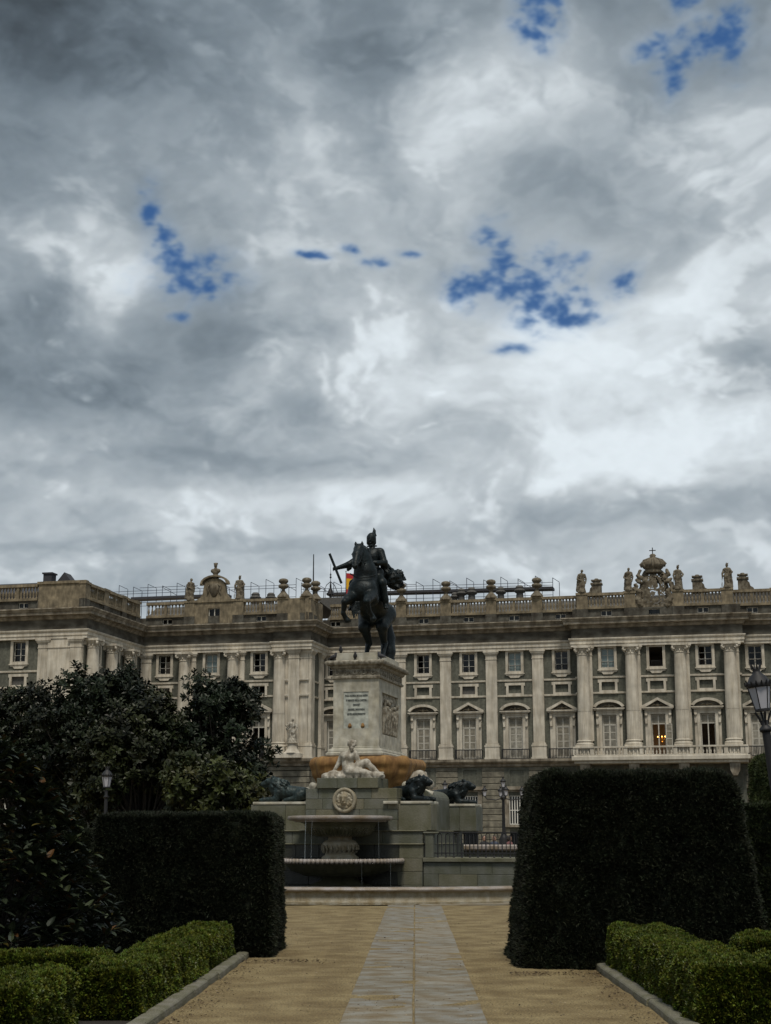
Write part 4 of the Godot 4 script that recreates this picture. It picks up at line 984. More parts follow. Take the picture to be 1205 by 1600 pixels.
func draped_figure(kind: int) -> MB:
	var s := Body.new(Vector3(-0.8, 0, -0.7), Vector3(0.8, 2.6, 0.7), 0.055)
	s.cap(Vector3(0, 0.0, 0), Vector3(0, 0.12, 0), 0.42, 0.40, 0.05)
	s.cap(Vector3(-0.1, 0.15, 0.02), Vector3(-0.1, 1.15, 0), 0.20, 0.24, 0.08); s.cap(Vector3(0.15, 0.15, 0.1), Vector3(0.1, 1.1, 0.05), 0.16, 0.22, 0.06)
	s.cap(Vector3(0, 1.1, 0), Vector3(0.02, 1.75, 0), 0.25, 0.26, 0.1); s.cap(Vector3(-0.24, 1.82, 0), Vector3(0.26, 1.84, 0), 0.13, 0.13, 0.08)
	s.cap(Vector3(0.02, 1.9, 0), Vector3(0.02, 2.05, 0.02), 0.09, 0.08, 0.05); s.cap(Vector3(0.03, 2.16, 0.03), Vector3(0.03, 2.24, 0.03), 0.13, 0.13, 0.03)
	if kind == 0:
		s.chain([Vector3(-0.3, 1.78, 0), Vector3(-0.44, 1.4, 0.1), Vector3(-0.16, 1.25, 0.3)], [0.11, 0.09, 0.07]); s.chain([Vector3(0.32, 1.78, 0), Vector3(0.42, 1.35, 0.0), Vector3(0.36, 1.0, 0.1)], [0.11, 0.09, 0.07])
		s.cap(Vector3(-0.3, 1.6, -0.15), Vector3(-0.38, 0.3, -0.12), 0.14, 0.2, 0.1)
	elif kind == 1:
		s.chain([Vector3(0.3, 1.78, 0), Vector3(0.5, 1.5, 0.1), Vector3(0.36, 1.25, 0.2)], [0.11, 0.09, 0.07]); s.chain([Vector3(-0.3, 1.78, 0), Vector3(-0.42, 1.4, 0.1), Vector3(-0.42, 1.1, 0.15)], [0.11, 0.09, 0.07])
		s.cap(Vector3(-0.42, 1.2, 0.15), Vector3(-0.5, 0.1, 0.2), 0.04, 0.05, 0.03); s.cap(Vector3(0.25, 1.6, -0.18), Vector3(0.3, 0.2, -0.15), 0.16, 0.22, 0.1)
		for i in 5: s.cap(Vector3(0.03 + 0.12 * sin(i * 1.26), 2.3, 0.03 + 0.12 * cos(i * 1.26)), Vector3(0.03 + 0.14 * sin(i * 1.26), 2.42, 0.03 + 0.14 * cos(i * 1.26)), 0.035, 0.03, 0.02)
	else:      # striding figure with a thrown-out arm and a cloak
		s.chain([Vector3(-0.3, 1.78, 0), Vector3(-0.55, 1.62, 0.1), Vector3(-0.72, 1.72, 0.1)], [0.11, 0.09, 0.06]); s.chain([Vector3(0.3, 1.78, 0), Vector3(0.45, 1.45, 0.1), Vector3(0.38, 1.15, 0.2)], [0.11, 0.09, 0.07])
		s.chain([Vector3(-0.3, 1.6, -0.12), Vector3(-0.55, 1.3, -0.12), Vector3(-0.42, 0.7, -0.1)], [0.09, 0.12, 0.07])
	var nz := FastNoiseLite.new(); nz.seed = 40 + kind; nz.frequency = 3.2; nz.fractal_octaves = 2
	s.rough(nz, 0.05)
	return s.build()

func urn_shape() -> MB:
	var b := MB.new()
	b.lathe([Vector2(0.0, 0.0), Vector2(0.62, 0.0), Vector2(0.60, 0.18), Vector2(0.44, 0.34), Vector2(0.26, 0.55), Vector2(0.17, 0.72), Vector2(0.17, 0.86), Vector2(0.30, 0.92), Vector2(0.48, 1.02), Vector2(0.52, 1.16), Vector2(0.46, 1.3), Vector2(0.28, 1.36), Vector2(0.30, 1.42), Vector2(0.44, 1.52), Vector2(0.50, 1.68), Vector2(0.42, 1.84), Vector2(0.24, 1.92), Vector2(0.0, 1.94)], 14)
	return b

func make_roofline() -> void:
	var figs := []
	for k in 3: figs.append(draped_figure(k).mesh())
	var names := ["first", "second", "third", "fourth"]
	var xs := [9.5, 14.1, 18.85, 23.55]
	var told := ["stone roof statue above the column nearest the scaffolding", "stone roof statue just left of the crowned coat of arms", "stone roof statue holding a staff just right of the coat of arms", "rightmost stone statue on the palace balustrade"]
	for k in 4: one("roof_statue", figs[[0, 0, 1, 1][k]], M.statue, told[k], "statue", on_palace(xs[k], 25.34, 0.85, [0.15, -0.3, 0.3, -0.2][k]), "statues on the palace balustrade")
	one("roof_statue", figs[0], M.statue, "stone roof statue left of the arched gable with the bust", "statue", on_palace(-29.95, 25.34, 5.1, 0.9), "statues on the palace balustrade")
	one("roof_statue", figs[1], M.statue, "stone roof statue right of the arched gable with the bust", "statue", on_palace(-24.7, 25.34, 5.1, 0.2), "statues on the palace balustrade")
	var n := thing("niche_statue", "pale stone figure with raised arm on a pedestal at the palace corner", "statue", on_palace(-18.4, 9.25, 6.7, 0.1))
	var b := MB.new(); b.cbox(Vector3(-0.95, 0.0, -0.7), Vector3(0.95, 0.5, 0.7), 0.04); b.lathe([Vector2(0.85, 0.5), Vector2(0.7, 0.65), Vector2(0.5, 0.95), Vector2(0.45, 1.35), Vector2(0.6, 1.45), Vector2(0.6, 1.55), Vector2(0.0, 1.56)], 16)
	put(n, "pedestal", b.mesh(), M.pale); put(n, "figure", figs[2], M.white_stone, at(0, 1.52, 0))
	var urn := urn_shape().mesh()
	var places := [[-20.05, 5.05, "leftmost round-topped stone urn at the palace corner"], [-17.6, 5.05, "stone urn beside the bare flagpole"], [-17.3, 2.9, "smaller stone urn half behind the corner parapet"], [AXIS - 2 * BAY, -0.4, "stone urn just right of the rider's cape"], [AXIS - BAY, -0.4, "second stone urn right of the bronze rider"], [AXIS, -0.4, "third stone urn right of the bronze rider"], [AXIS + BAY, -0.4, "stone urn at the right end of the scaffolding"]]
	for p in places: one("stone_urn", urn, M.statue, p[2], "urn", on_palace(p[0], 25.34, p[1]), "urns on the palace balustrade")
	# gabled dormer of the pavilion, with bust
	var pz := 5.5
	var d := sub(palace, "gable", at(-27.3, 0, pz - 0.2))
	b = MB.new()
	var f := wall_face(-2.2, 2.2, 22.8, 25.3, [[-0.62, 0.62, 22.85, 24.5, 0.3]]); b.add(f, Transform3D.IDENTITY); b.bb(Vector3(-2.2, 22.8, -1.0), Vector3(2.2, 25.2, -0.5))
	b.bb(Vector3(-2.3, 25.1, -0.6), Vector3(2.3, 25.35, 0.12))
	put(d, "body", b.mesh(), M.gold)
	b = MB.new()
	var arc := PackedVector2Array([Vector2(-1.95, 25.35), Vector2(1.95, 25.35), Vector2(1.5, 25.6), Vector2(1.25, 26.0), Vector2(1.15, 26.7), Vector2(1.05, 27.1), Vector2(0.6, 27.45), Vector2(0, 27.6), Vector2(-0.6, 27.45), Vector2(-1.05, 27.1), Vector2(-1.15, 26.7), Vector2(-1.25, 26.0), Vector2(-1.5, 25.6)])
	b.prism(arc, -0.5, 0.05)
	for i in 8:
		var t := PI * i / 8; var u := PI * (i + 1) / 8
		b.prism(PackedVector2Array([Vector2(cos(t) * 1.3, 26.95 + sin(t) * 0.75), Vector2(cos(t) * 1.5, 26.95 + sin(t) * 0.92), Vector2(cos(u) * 1.5, 26.95 + sin(u) * 0.92), Vector2(cos(u) * 1.3, 26.95 + sin(u) * 0.75)]), -0.55, 0.3)
	for s in [-1.0, 1.0]: b.lathe([Vector2(0, 26.85), Vector2(0.2, 26.85), Vector2(0.2, 27.05), Vector2(0, 27.05)], 8, Vector3(s * 1.38, 0, 0.05))
	put(d, "arched_top", b.mesh(), M.gold)
	b = MB.new(); b.lathe([Vector2(0, -0.75), Vector2(0.3, -0.55), Vector2(0.52, 0.0), Vector2(0.55, 0.5), Vector2(0.4, 0.72), Vector2(0, 0.75)], 10, Vector3(0, 26.3, 0.05), 1.0, 0.4)
	for s in [-1.0, 1.0]: b.tube([Vector3(s * 0.4, 26.9, 0.1), Vector3(s * 0.7, 26.7, 0.15), Vector3(s * 0.6, 26.2, 0.15), Vector3(s * 0.75, 25.8, 0.1)], [0.1, 0.12, 0.1, 0.05], 6)
	put(d, "shield", b.mesh(), M.statue)
	b = MB.new(); frame_bars(b, -0.62, 0.62, 22.86, 24.5, 0.08, -0.28, -0.2); b.bb(Vector3(-0.05, 22.9, -0.28), Vector3(0.05, 24.45, -0.2)); put(d, "door_frame", b.mesh(), M.shutter)
	b = MB.new(); b.bb(Vector3(-0.62, 22.86, -0.36), Vector3(0.62, 24.5, -0.31)); put(d, "door_pane", b.mesh(), M.glass)
	var s := Body.new(Vector3(-0.7, 0, -0.5), Vector3(0.7, 1.9, 0.5), 0.05)
	s.cap(Vector3(0, 0, 0), Vector3(0, 0.25, 0), 0.4, 0.28, 0.05); s.cap(Vector3(0, 0.3, 0), Vector3(0, 0.6, 0), 0.2, 0.24, 0.08); s.cap(Vector3(-0.3, 0.85, 0), Vector3(0.3, 0.85, 0), 0.22, 0.22, 0.1); s.cap(Vector3(0, 0.7, 0), Vector3(0, 1.15, 0), 0.3, 0.14, 0.1); s.cap(Vector3(0, 1.35, 0.03), Vector3(0, 1.48, 0.03), 0.17, 0.18, 0.05); s.cap(Vector3(-0.14, 1.6, 0), Vector3(0.14, 1.6, 0), 0.1, 0.1, 0.05)
	one("stone_bust", s.build().mesh(), M.statue, "stone bust crowning the arched gable left of the monument", "bust", on_palace(-27.3, 27.5, pz - 0.4))
	# great coat of arms
	var arms := thing("coat_of_arms", "large carved stone coat of arms under a crown with cross on the palace roof", "coat of arms", on_palace(16.5, 23.5, 0.6).scaled_local(Vector3(1.28, 1.0, 1.0)))
	s = Body.new(Vector3(-2.2, 0, -0.6), Vector3(2.2, 4.4, 0.9), 0.07)
	s.cap(Vector3(-1.6, 0.15, 0), Vector3(1.6, 0.15, 0), 0.3, 0.3, 0.1)
	s.cap(Vector3(0, 1.0, 0.1), Vector3(0, 2.7, 0.1), 0.75, 0.85, 0.15, Vector3(1, 1, 2.2))
	s.cap(Vector3(0, 0.9, -0.2), Vector3(0, 3.2, -0.2), 1.35, 0.95, 0.2, Vector3(1, 1, 2.5))
	for q in [-1.0, 1.0]:
		s.chain([Vector3(q * 1.0, 0.4, 0.2), Vector3(q * 1.25, 1.0, 0.2), Vector3(q * 1.1, 1.7, 0.25)], [0.28, 0.3, 0.2]); s.chain([Vector3(q * 1.1, 1.75, 0.3), Vector3(q * 1.45, 2.1, 0.2), Vector3(q * 1.6, 1.5, 0.1)], [0.22, 0.2, 0.1]); s.cap(Vector3(q * 1.3, 2.35, 0.2), Vector3(q * 1.35, 2.45, 0.2), 0.2, 0.18)
		s.chain([Vector3(q * 1.3, 0.5, 0.1), Vector3(q * 1.75, 0.9, 0.1), Vector3(q * 1.8, 1.4, 0.0)], [0.25, 0.22, 0.15]); s.chain([Vector3(q * 0.85, 3.1, 0.1), Vector3(q * 1.15, 3.4, 0.05), Vector3(q * 1.0, 3.9, 0)], [0.22, 0.18, 0.1]); s.chain([Vector3(q * 1.0, 2.7, 0.1), Vector3(q * 1.3, 3.0, 0.05)], [0.2, 0.15])
	var nz := FastNoiseLite.new(); nz.seed = 8; nz.frequency = 1.6; nz.fractal_octaves = 3
	s.rough(nz, 0.11)
	put(arms, "carving", s.build().mesh(), M.statue)
	b = MB.new()
	b.lathe([Vector2(0.0, 3.6), Vector2(0.6, 3.6), Vector2(0.68, 3.75), Vector2(0.6, 3.95), Vector2(0.72, 4.05), Vector2(0.88, 4.3), Vector2(0.92, 4.5), Vector2(0.8, 4.75), Vector2(0.55, 4.98), Vector2(0.25, 5.1), Vector2(0.2, 5.2), Vector2(0.26, 5.35), Vector2(0.16, 5.5), Vector2(0, 5.52)], 16)
	for i in 8: b.tube([Vector3(sin(i * TAU / 8) * 0.86, 4.2, cos(i * TAU / 8) * 0.86), Vector3(sin(i * TAU / 8) * 0.96, 4.5, cos(i * TAU / 8) * 0.96), Vector3(sin(i * TAU / 8) * 0.7, 4.9, cos(i * TAU / 8) * 0.7), Vector3(sin(i * TAU / 8) * 0.2, 5.15, cos(i * TAU / 8) * 0.2)], [0.08, 0.1, 0.08, 0.05], 5)
	put(arms, "crown", b.mesh(), M.statue)
	b = MB.new(); b.bb(Vector3(-0.035, 5.45, -0.04), Vector3(0.035, 6.15, 0.04)); b.bb(Vector3(-0.25, 5.82, -0.03), Vector3(0.25, 5.9, 0.03)); put(arms, "cross", b.mesh(), M.iron)
	b = MB.new(); b.lathe([Vector2(0.0, 0), Vector2(0.5, 0), Vector2(0.5, 0.4), Vector2(0, 0.45)], 14, Vector3(0, -0.45, 0.1), 1.2, 0.3); put(arms, "oval_window", b.mesh(), M.glass)
	# chimneys behind the balustrade
	b = MB.new(); b.bb(Vector3(-0.8, 0, -0.6), Vector3(0.8, 1.7, 0.6)); b.bb(Vector3(-0.95, 1.7, -0.75), Vector3(0.95, 1.95, 0.75)); b.bb(Vector3(-0.6, 1.95, -0.45), Vector3(0.6, 2.25, 0.45)); b.bb(Vector3(-0.85, 2.25, -0.6), Vector3(0.85, 2.42, 0.6)); b.lathe([Vector2(0.4, 2.42), Vector2(0.3, 2.62), Vector2(0, 2.66)], 8)
	b.prism(PackedVector2Array([Vector2(0.8, 0.0), Vector2(1.9, 0.0), Vector2(1.6, 0.5), Vector2(1.2, 0.7), Vector2(1.05, 1.2), Vector2(0.8, 1.4)]), -0.4, 0.4)
	var chm := b.mesh()
	for p in [[10.3, -0.62, 26.0], [20.5, 0.62, 26.0], [25.0, 0.62, 26.0]]: put(palace, "chimney", chm, M.statue, Transform3D(Basis.from_scale(Vector3(p[1], 0.72, 0.7)), Vector3(p[0], p[2], -6)))
	b = MB.new(); b.lathe([Vector2(0.5, 0), Vector2(0.42, 0.9), Vector2(0.62, 1.0), Vector2(0.75, 1.2), Vector2(0.5, 1.45), Vector2(0.55, 1.6), Vector2(0.35, 1.85), Vector2(0, 1.9)], 10)
	var pot := b.mesh()
	for p in [[-25.0, -1.0, 25.4, 0.85], [-23.3, -1.0, 25.4, 0.8], [-19.5, -1.8, 25.4, 0.75], [-15.6, -7.0, 26.6, 0.7], [-2.8, -6.0, 25.9, 0.85], [-3.9, -6.0, 25.9, 0.8], [0.3, -6.0, 25.9, 0.8], [2.3, -6.0, 25.9, 0.85], [-4.6, -6.0, 25.7, 0.7]]: put(palace, "chimney_pot", pot, M.lead, Transform3D(Basis.from_scale(Vector3.ONE * p[3]), Vector3(p[0], p[2], p[1])))
	# scaffolding over the roof being repaired
	for run in [[-47.5, -23.0, 28.3, 28.3, "blue-black scaffolding over the left roof behind the arched gable", -42.5, -31.0], [-22.4, 5.4, 27.75, 27.45, "blue-black scaffolding over the main roof behind the stone urns", -19.5, 5.4]]:
		var sc := thing("scaffolding", run[4], "scaffolding", on_palace(0, 0, -9.0), "scaffolding on the palace roof")
		var n_post := int((run[1] - run[0]) / 1.75)
		for i in n_post + 1:
			var t := float(i) / n_post
			var x: float = lerpf(run[0], run[1], t); var y0: float = lerpf(run[2], run[3], t)
			var tall := 1.5 if i % 2 == 0 else 1.25
			b = MB.new(); b.tube([Vector3(x, 25.0, 0), Vector3(x, y0 + tall, 0)], [0.035, 0.035], 5); put(sc, "post", b.mesh(), M.pipe)
			b = MB.new(); b.tube([Vector3(x + 0.55, 25.0, -1.2), Vector3(x + 0.55, y0 + tall - 0.35, -1.2)], [0.035, 0.035], 5); put(sc, "post", b.mesh(), M.pipe)
			b = MB.new(); b.tube([Vector3(x, y0 + tall - 0.02, 0), Vector3(x + 0.55, y0 + tall - 0.3, -1.2)], [0.03, 0.03], 5); put(sc, "brace", b.mesh(), M.pipe)
			if i % 4 == 1 and i < n_post:
				b = MB.new(); b.tube([Vector3(x, y0 + 1.05, 0), Vector3(x + 1.75, y0 + 0.1, 0)], [0.03, 0.03], 5); put(sc, "brace", b.mesh(), M.pipe)
		for lv in [-1.0, -0.6, 0.45, 0.75, 1.1]:
			var ra: float = run[0] if lv != 1.1 else run[0] + 6.0; var rb: float = run[1] if lv != 1.1 else run[0] + 13.0
			b = MB.new(); b.tube([Vector3(ra, run[2] + lv, 0), Vector3(rb, run[3] + lv, 0)], [0.028, 0.028], 5); put(sc, "rail", b.mesh(), M.pipe)
		b = MB.new(); b.bb(Vector3(run[5], 0, -1.5), Vector3(run[6], 0.26, 0.06)); var dk := put(sc, "deck", b.mesh(), M.slate)
		dk.transform = Transform3D(Basis(Vector3.BACK, atan2(run[3] - run[2], run[1] - run[0])), Vector3(0, run[2] - 0.2, 0))
	# flagpole, flag and iron bell cage on the roof
	b = MB.new(); b.lathe([Vector2(0.09, 0), Vector2(0.05, 5.2), Vector2(0.0, 5.25)], 8); one("flagpole", b.mesh(), M.iron, "tall bare flagpole on the palace roof beside the corner urns", "flagpole", on_palace(-18.1, 25.2, 1.0))
	var fl := thing("flag", "red and yellow striped flag between the rider's arm and the horse's neck", "flag", on_palace(-16.5, 25.9, -6.0))
	b = MB.new(); b.lathe([Vector2(0.05, 0), Vector2(0.04, 3.8), Vector2(0.08, 3.85), Vector2(0, 3.95)], 7); put(fl, "pole", b.mesh(), M.iron)
	var ys := [1.35, 1.93, 3.1, 3.68]
	for k in 3:
		b = MB.new()
		for i in 10:
			for side in [0.0, 0.012]:
				var xa := 0.05 + i * 0.24; var xb := xa + 0.24
				var za := sin(xa * 3.0) * 0.16 * xa; var zb := sin(xb * 3.0) * 0.16 * xb; var sa := -0.16 * xa; var sb := -0.16 * xb
				var A := Vector3(xa, ys[k] + sa, za - side); var B := Vector3(xb, ys[k] + sb, zb - side); var C := Vector3(xb, ys[k + 1] + sb, zb - side); var D := Vector3(xa, ys[k + 1] + sa, za - side)
				if side == 0.0: b.quad(A, B, C, D)
				else: b.quad(B, A, D, C)
		put(fl, "stripe", b.mesh(), M.yellow if k == 1 else M.red)
	var cage := thing("bell_cage", "small dark iron bell cage with a spire on the palace roof", "bell cage", on_palace(-18.35, 26.9, -6.5))
	b = MB.new()
	for i in 4:
		var ax := Vector3(sin(i * PI / 2 + 0.4), 0, cos(i * PI / 2 + 0.4))
		b.tube([ax * 0.75, ax * 0.72 + Vector3(0, 0.8, 0), ax * 0.45 + Vector3(0, 1.5, 0), Vector3(0, 1.9, 0)], [0.04, 0.04, 0.04, 0.04], 5)
	put(cage, "ribs", b.mesh(), M.iron)
	b = MB.new(); b.tube([Vector3(0, 0, 0), Vector3(0, 3.9, 0)], [0.06, 0.012], 6); b.lathe([Vector2(0, 2.2), Vector2(0.13, 2.35), Vector2(0.05, 2.5), Vector2(0.1, 2.7), Vector2(0, 2.85)], 8); put(cage, "spire", b.mesh(), M.iron)
	b = MB.new(); b.lathe([Vector2(0.36, 0.5), Vector2(0.3, 0.7), Vector2(0.2, 1.05), Vector2(0.0, 1.2)], 10); put(cage, "bell", b.mesh(), M.iron)
	b = MB.new(); b.bb(Vector3(-1.2, -1.7, -1), Vector3(3.6, 0.0, 1)); put(palace, "cage_plinth", b.mesh(), M.lead, at(-18.35, 26.9, -6.5))

# ---------------------------------------------------------------- the monument and its fountain
var mon := Transform3D(Basis(Vector3.UP, -deg_to_rad(14)), Vector3(-0.88, 0, -45.5))   # x across, z towards the front; the die's front is z = 0

func rect_mould(b: MB, x0: float, x1: float, z0: float, z1: float, prof: Array) -> void:
	for j in prof.size() - 1:
		var a: float = prof[j].x; var c: float = prof[j + 1].x; var y: float = prof[j].y; var t: float = prof[j + 1].y
		var p := [Vector3(x0 - a, y, z1 + a), Vector3(x1 + a, y, z1 + a), Vector3(x1 + a, y, z0 - a), Vector3(x0 - a, y, z0 - a)]
		var q := [Vector3(x0 - c, t, z1 + c), Vector3(x1 + c, t, z1 + c), Vector3(x1 + c, t, z0 - c), Vector3(x0 - c, t, z0 - c)]
		for k in 4: b.quad(p[k], p[(k + 1) % 4], q[(k + 1) % 4], q[k])

# dressed stones laid over a face from x0 to x1, y0 to y1 at z = 0, as parts of parent
func ashlar(parent: Node, f: Transform3D, x0: float, x1: float, y0: float, y1: float, rows: int, stone: float, wet := false) -> void:
	for r in rows:
		var ya := y0 + (y1 - y0) * r / rows; var yb := y0 + (y1 - y0) * (r + 1) / rows
		var x := x0; var first := true
		while x < x1 - 0.02:
			var l := stone * rng.randf_range(0.8, 1.25) * (0.55 if first and r % 2 == 1 else 1.0)
			first = false
			var e := minf(x + l, x1)
			if x1 - e < stone * 0.35: e = x1
			var b := MB.new(); b.cbox(Vector3(x + 0.004, ya + 0.004, -0.1), Vector3(e - 0.004, yb - 0.004, rng.randf_range(0.0, 0.008)), 0.008)
			put(parent, "stone", b.mesh(), M.algae_shade if wet and (x + e) / 2 > -2.1 and (x + e) / 2 < 1.55 else M.granite[rng.randi() % 5], f)  # stones behind the bowls take the algae tone with painted shade
			x = e

func block(parent: Node, called: String, p: Vector3, q: Vector3, m: Material, k := 0.015) -> void:
	var b := MB.new(); b.cbox(p, q, k); put(parent, called, b.mesh(), m)

func faced(parent: Node, p: Vector3, q: Vector3, rows: int, stone: float, wet := false) -> void:
	block(parent, "core", p + Vector3(0.02, 0, 0.02), q - Vector3(0.02, 0.01, 0.02), M.granite[0], 0.01)
	ashlar(parent, at(0, 0, q.z), p.x, q.x, p.y, q.y, rows, stone, wet)
	ashlar(parent, Transform3D(Basis(Vector3(0, 0, -1), Vector3.UP, Vector3(1, 0, 0)), Vector3(q.x, 0, 0)), -q.z, -p.z, p.y, q.y, rows, stone)

func make_monument() -> void:
	var m := thing("monument", "tall pale marble pedestal on a stepped granite plinth with carved medallion", "monument", mon)
	# stepped granite plinth
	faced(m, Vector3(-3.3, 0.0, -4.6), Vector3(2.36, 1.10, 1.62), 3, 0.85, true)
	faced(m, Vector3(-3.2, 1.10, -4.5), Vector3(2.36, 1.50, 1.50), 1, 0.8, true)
	faced(m, Vector3(-3.1, 1.50, -4.4), Vector3(2.34, 1.86, 1.38), 1, 0.9)
	block(m, "ledge", Vector3(-3.16, 1.47, -4.46), Vector3(2.38, 1.515, 1.56), M.granite[3]); block(m, "ledge", Vector3(-3.06, 1.84, -4.36), Vector3(2.37, 1.88, 1.44), M.granite[3])
	faced(m, Vector3(-1.19, 1.87, -4.0), Vector3(1.54, 3.07, 1.2), 4, 0.62)
	faced(m, Vector3(-0.84, 3.07, 0.05), Vector3(1.0, 3.37, 1.28), 1, 0.5)
	# lion blocks at the four corners with pale slabs
	for q in [[-2.93, -1.19, -0.15, 1.02], [1.54, 2.50, -0.15, 1.02], [1.54, 3.08, -4.0, -2.9], [-2.93, -1.19, -4.0, -2.9]]:
		faced(m, Vector3(q[0], 1.87, q[2]), Vector3(q[1], 2.62, q[3]), 1, 0.95)
		block(m, "lion_slab", Vector3(q[0] + 0.06, 2.62, q[2]), Vector3(q[1] - 0.02, 2.70, q[3] + 0.03), M.marble)
	block(m, "lion_slab", Vector3(1.16, 2.615, 1.2), Vector3(1.58, 2.70, 1.32), M.marble)
	# curved flank walls with scrolled tops between the lions
	for s in [-1.0, 1.0]:
		var b := MB.new(); var pr := PackedVector2Array([Vector2(0.0, 1.87), Vector2(1.0, 1.87), Vector2(1.0, 2.78)])
		for i in 7: pr.append(Vector2(0.62 + 0.38 * cos(PI / 2 * i / 6), 2.78 + 0.3 * sin(PI / 2 * i / 6)))
		pr.append(Vector2(0.0, 3.1))
		if s < 0:
			for i in pr.size(): pr[i].x = -pr[i].x
		b.prism(pr, -2.85, -0.2)
		put(m, "flank_wall", b.mesh(), M.granite[2], at(1.25 if s > 0 else -1.1, 0, 0))
		b = MB.new(); b.lathe([Vector2(0, -0.62), Vector2(0.11, -0.60), Vector2(0.13, 0.0), Vector2(0.11, 0.55), Vector2(0, 0.6)], 10)
		put(m, "scroll", b.mesh(), M.marble, Transform3D(Basis(Vector3.RIGHT, PI / 2 - 0.1), Vector3(1.62 if s > 0 else -1.22, 3.12, -0.1)))
		b = MB.new(); b.lathe([Vector2(0, -0.5), Vector2(0.09, -0.5), Vector2(0.11, 0.0), Vector2(0.09, 0.5), Vector2(0, 0.5)], 10)
		put(m, "scroll", b.mesh(), M.marble, Transform3D(Basis(Vector3.FORWARD, PI / 2 + s * 0.25), Vector3(s * 1.75, 3.05, -0.55)))
	# ochre rock under the pedestal
	var b := MB.new(); var oc := [Vector2(-1.06, 0.36), Vector2(1.02, 0.36), Vector2(1.52, -0.25), Vector2(1.52, -2.7), Vector2(1.0, -3.3), Vector2(-1.04, -3.3), Vector2(-1.46, -2.7), Vector2(-1.46, -0.1)]
	var rock := Body.new(Vector3(-1.8, 2.9, -3.7), Vector3(1.9, 4.4, 0.75), 0.06)
	for i in 8:
		var p: Vector2 = oc[i]; var q: Vector2 = oc[(i + 1) % 8]; var ce := Vector2(0, -1.45)
		var pi2 := p.lerp(ce, 0.20 / p.distance_to(ce)); var qi := q.lerp(ce, 0.20 / q.distance_to(ce))
		for k in 4:
			var ins := Vector2(pi2.x, pi2.y).lerp(ce, [0.20, 0.13, 0.05, 0.0][k]); var inq := Vector2(qi.x, qi.y).lerp(ce, [0.20, 0.13, 0.05, 0.0][k]); var yk: float = [3.1, 3.35, 3.6, 3.86][k]
			rock.cap(Vector3(ins.x, yk, ins.y), Vector3(inq.x, yk, inq.y), 0.18, 0.18, 0.12)
	for z in [-0.1, -0.7, -1.4, -2.1, -2.8]: rock.cap(Vector3(-0.85, 3.7, z), Vector3(0.9, 3.7, z), 0.36, 0.36, 0.1)
	var nz := FastNoiseLite.new(); nz.seed = 4; nz.frequency = 1.4; nz.fractal_octaves = 3
	rock.rough(nz, 0.03)
	put(m, "ochre_base", rock.build().mesh(), M.ochre)
	# pedestal: base moulding, die, frieze, cap, top block
	b = MB.new(); rect_mould(b, -0.72, 0.70, -2.9, 0.0, [Vector2(0.0, 4.04), Vector2(0.15, 4.04), Vector2(0.18, 4.08), Vector2(0.18, 4.14), Vector2(0.13, 4.18), Vector2(0.13, 4.21), Vector2(0.10, 4.27), Vector2(0.03, 4.29), Vector2(0.03, 4.33), Vector2(0.0, 4.34)]); put(m, "base_moulding", b.mesh(), M.marble)
	var fr := wall_face(-0.72, 0.70, 4.3, 6.4, [[-0.40, 0.38, 4.88, 5.98, 0.02]]); b = MB.new(); b.add(fr, Transform3D.IDENTITY)
	var sd := wall_face(0.0, 2.9, 4.3, 6.4, [[0.42, 2.48, 4.72, 5.98, 0.07]]); var st := Transform3D(Basis(Vector3(0, 0, -1), Vector3.UP, Vector3(1, 0, 0)), Vector3(0.70, 0, 0)); b.add(sd, st)
	b.quad(Vector3(-0.72, 4.3, -2.9), Vector3(-0.72, 4.3, 0), Vector3(-0.72, 6.4, 0), Vector3(-0.72, 6.4, -2.9)); b.quad(Vector3(0.70, 4.3, -2.9), Vector3(-0.72, 4.3, -2.9), Vector3(-0.72, 6.4, -2.9), Vector3(0.70, 6.4, -2.9)); b.quad(Vector3(-0.72, 6.4, 0), Vector3(0.7, 6.4, 0), Vector3(0.7, 6.4, -2.9), Vector3(-0.72, 6.4, -2.9))
	put(m, "die", b.mesh(), M.marble)
	block(m, "inscription_plaque", Vector3(-0.41, 4.87, -0.06), Vector3(0.39, 5.99, -0.02), M.plaque, 0.002)
	b = MB.new(); b.quad(Vector3(0.36, 4.7, -0.063), Vector3(2.54, 4.7, -0.063), Vector3(2.54, 6.0, -0.063), Vector3(0.36, 6.0, -0.063)); put(m, "relief_ground", b.mesh(), M.weathered_shade, st)
	var rel := Body.new(Vector3(0.4, 4.7, -0.12), Vector3(2.55, 6.0, 0.2), 0.035)
	var rr := RandomNumberGenerator.new(); rr.seed = 5
	for i in 6:
		var x := 0.66 + i * 0.31; var h := rr.randf_range(0.72, 0.98); var lean := rr.randf_range(-0.08, 0.08)
		for q in [-1.0, 1.0]: rel.cap(Vector3(x + q * 0.06, 4.76, 0.0), Vector3(x + q * 0.035 + lean * 0.5, 4.78 + h * 0.42, 0.01), 0.035, 0.05, 0.015)
		rel.cap(Vector3(x + lean * 0.5, 4.78 + h * 0.45, 0.01), Vector3(x + lean, 4.78 + h * 0.8, 0.02), 0.075, 0.085, 0.03); rel.cap(Vector3(x + lean, 4.8 + h * 0.97, 0.03), Vector3(x + lean, 4.83 + h * 0.97, 0.03), 0.055, 0.055, 0.01)
		rel.cap(Vector3(x + lean, 4.78 + h * 0.8, 0.04), Vector3(x + lean + rr.randf_range(-0.22, 0.22), 4.8 + h * rr.randf_range(0.5, 1.2), 0.05), 0.04, 0.028, 0.015)
	rel.cap(Vector3(1.1, 5.75, -0.06), Vector3(1.8, 5.8, -0.06), 0.09, 0.08, 0.08)
	put(m, "relief_figures", rel.build().mesh(), M.weathered_shade, st * at(0, 0, -0.02))
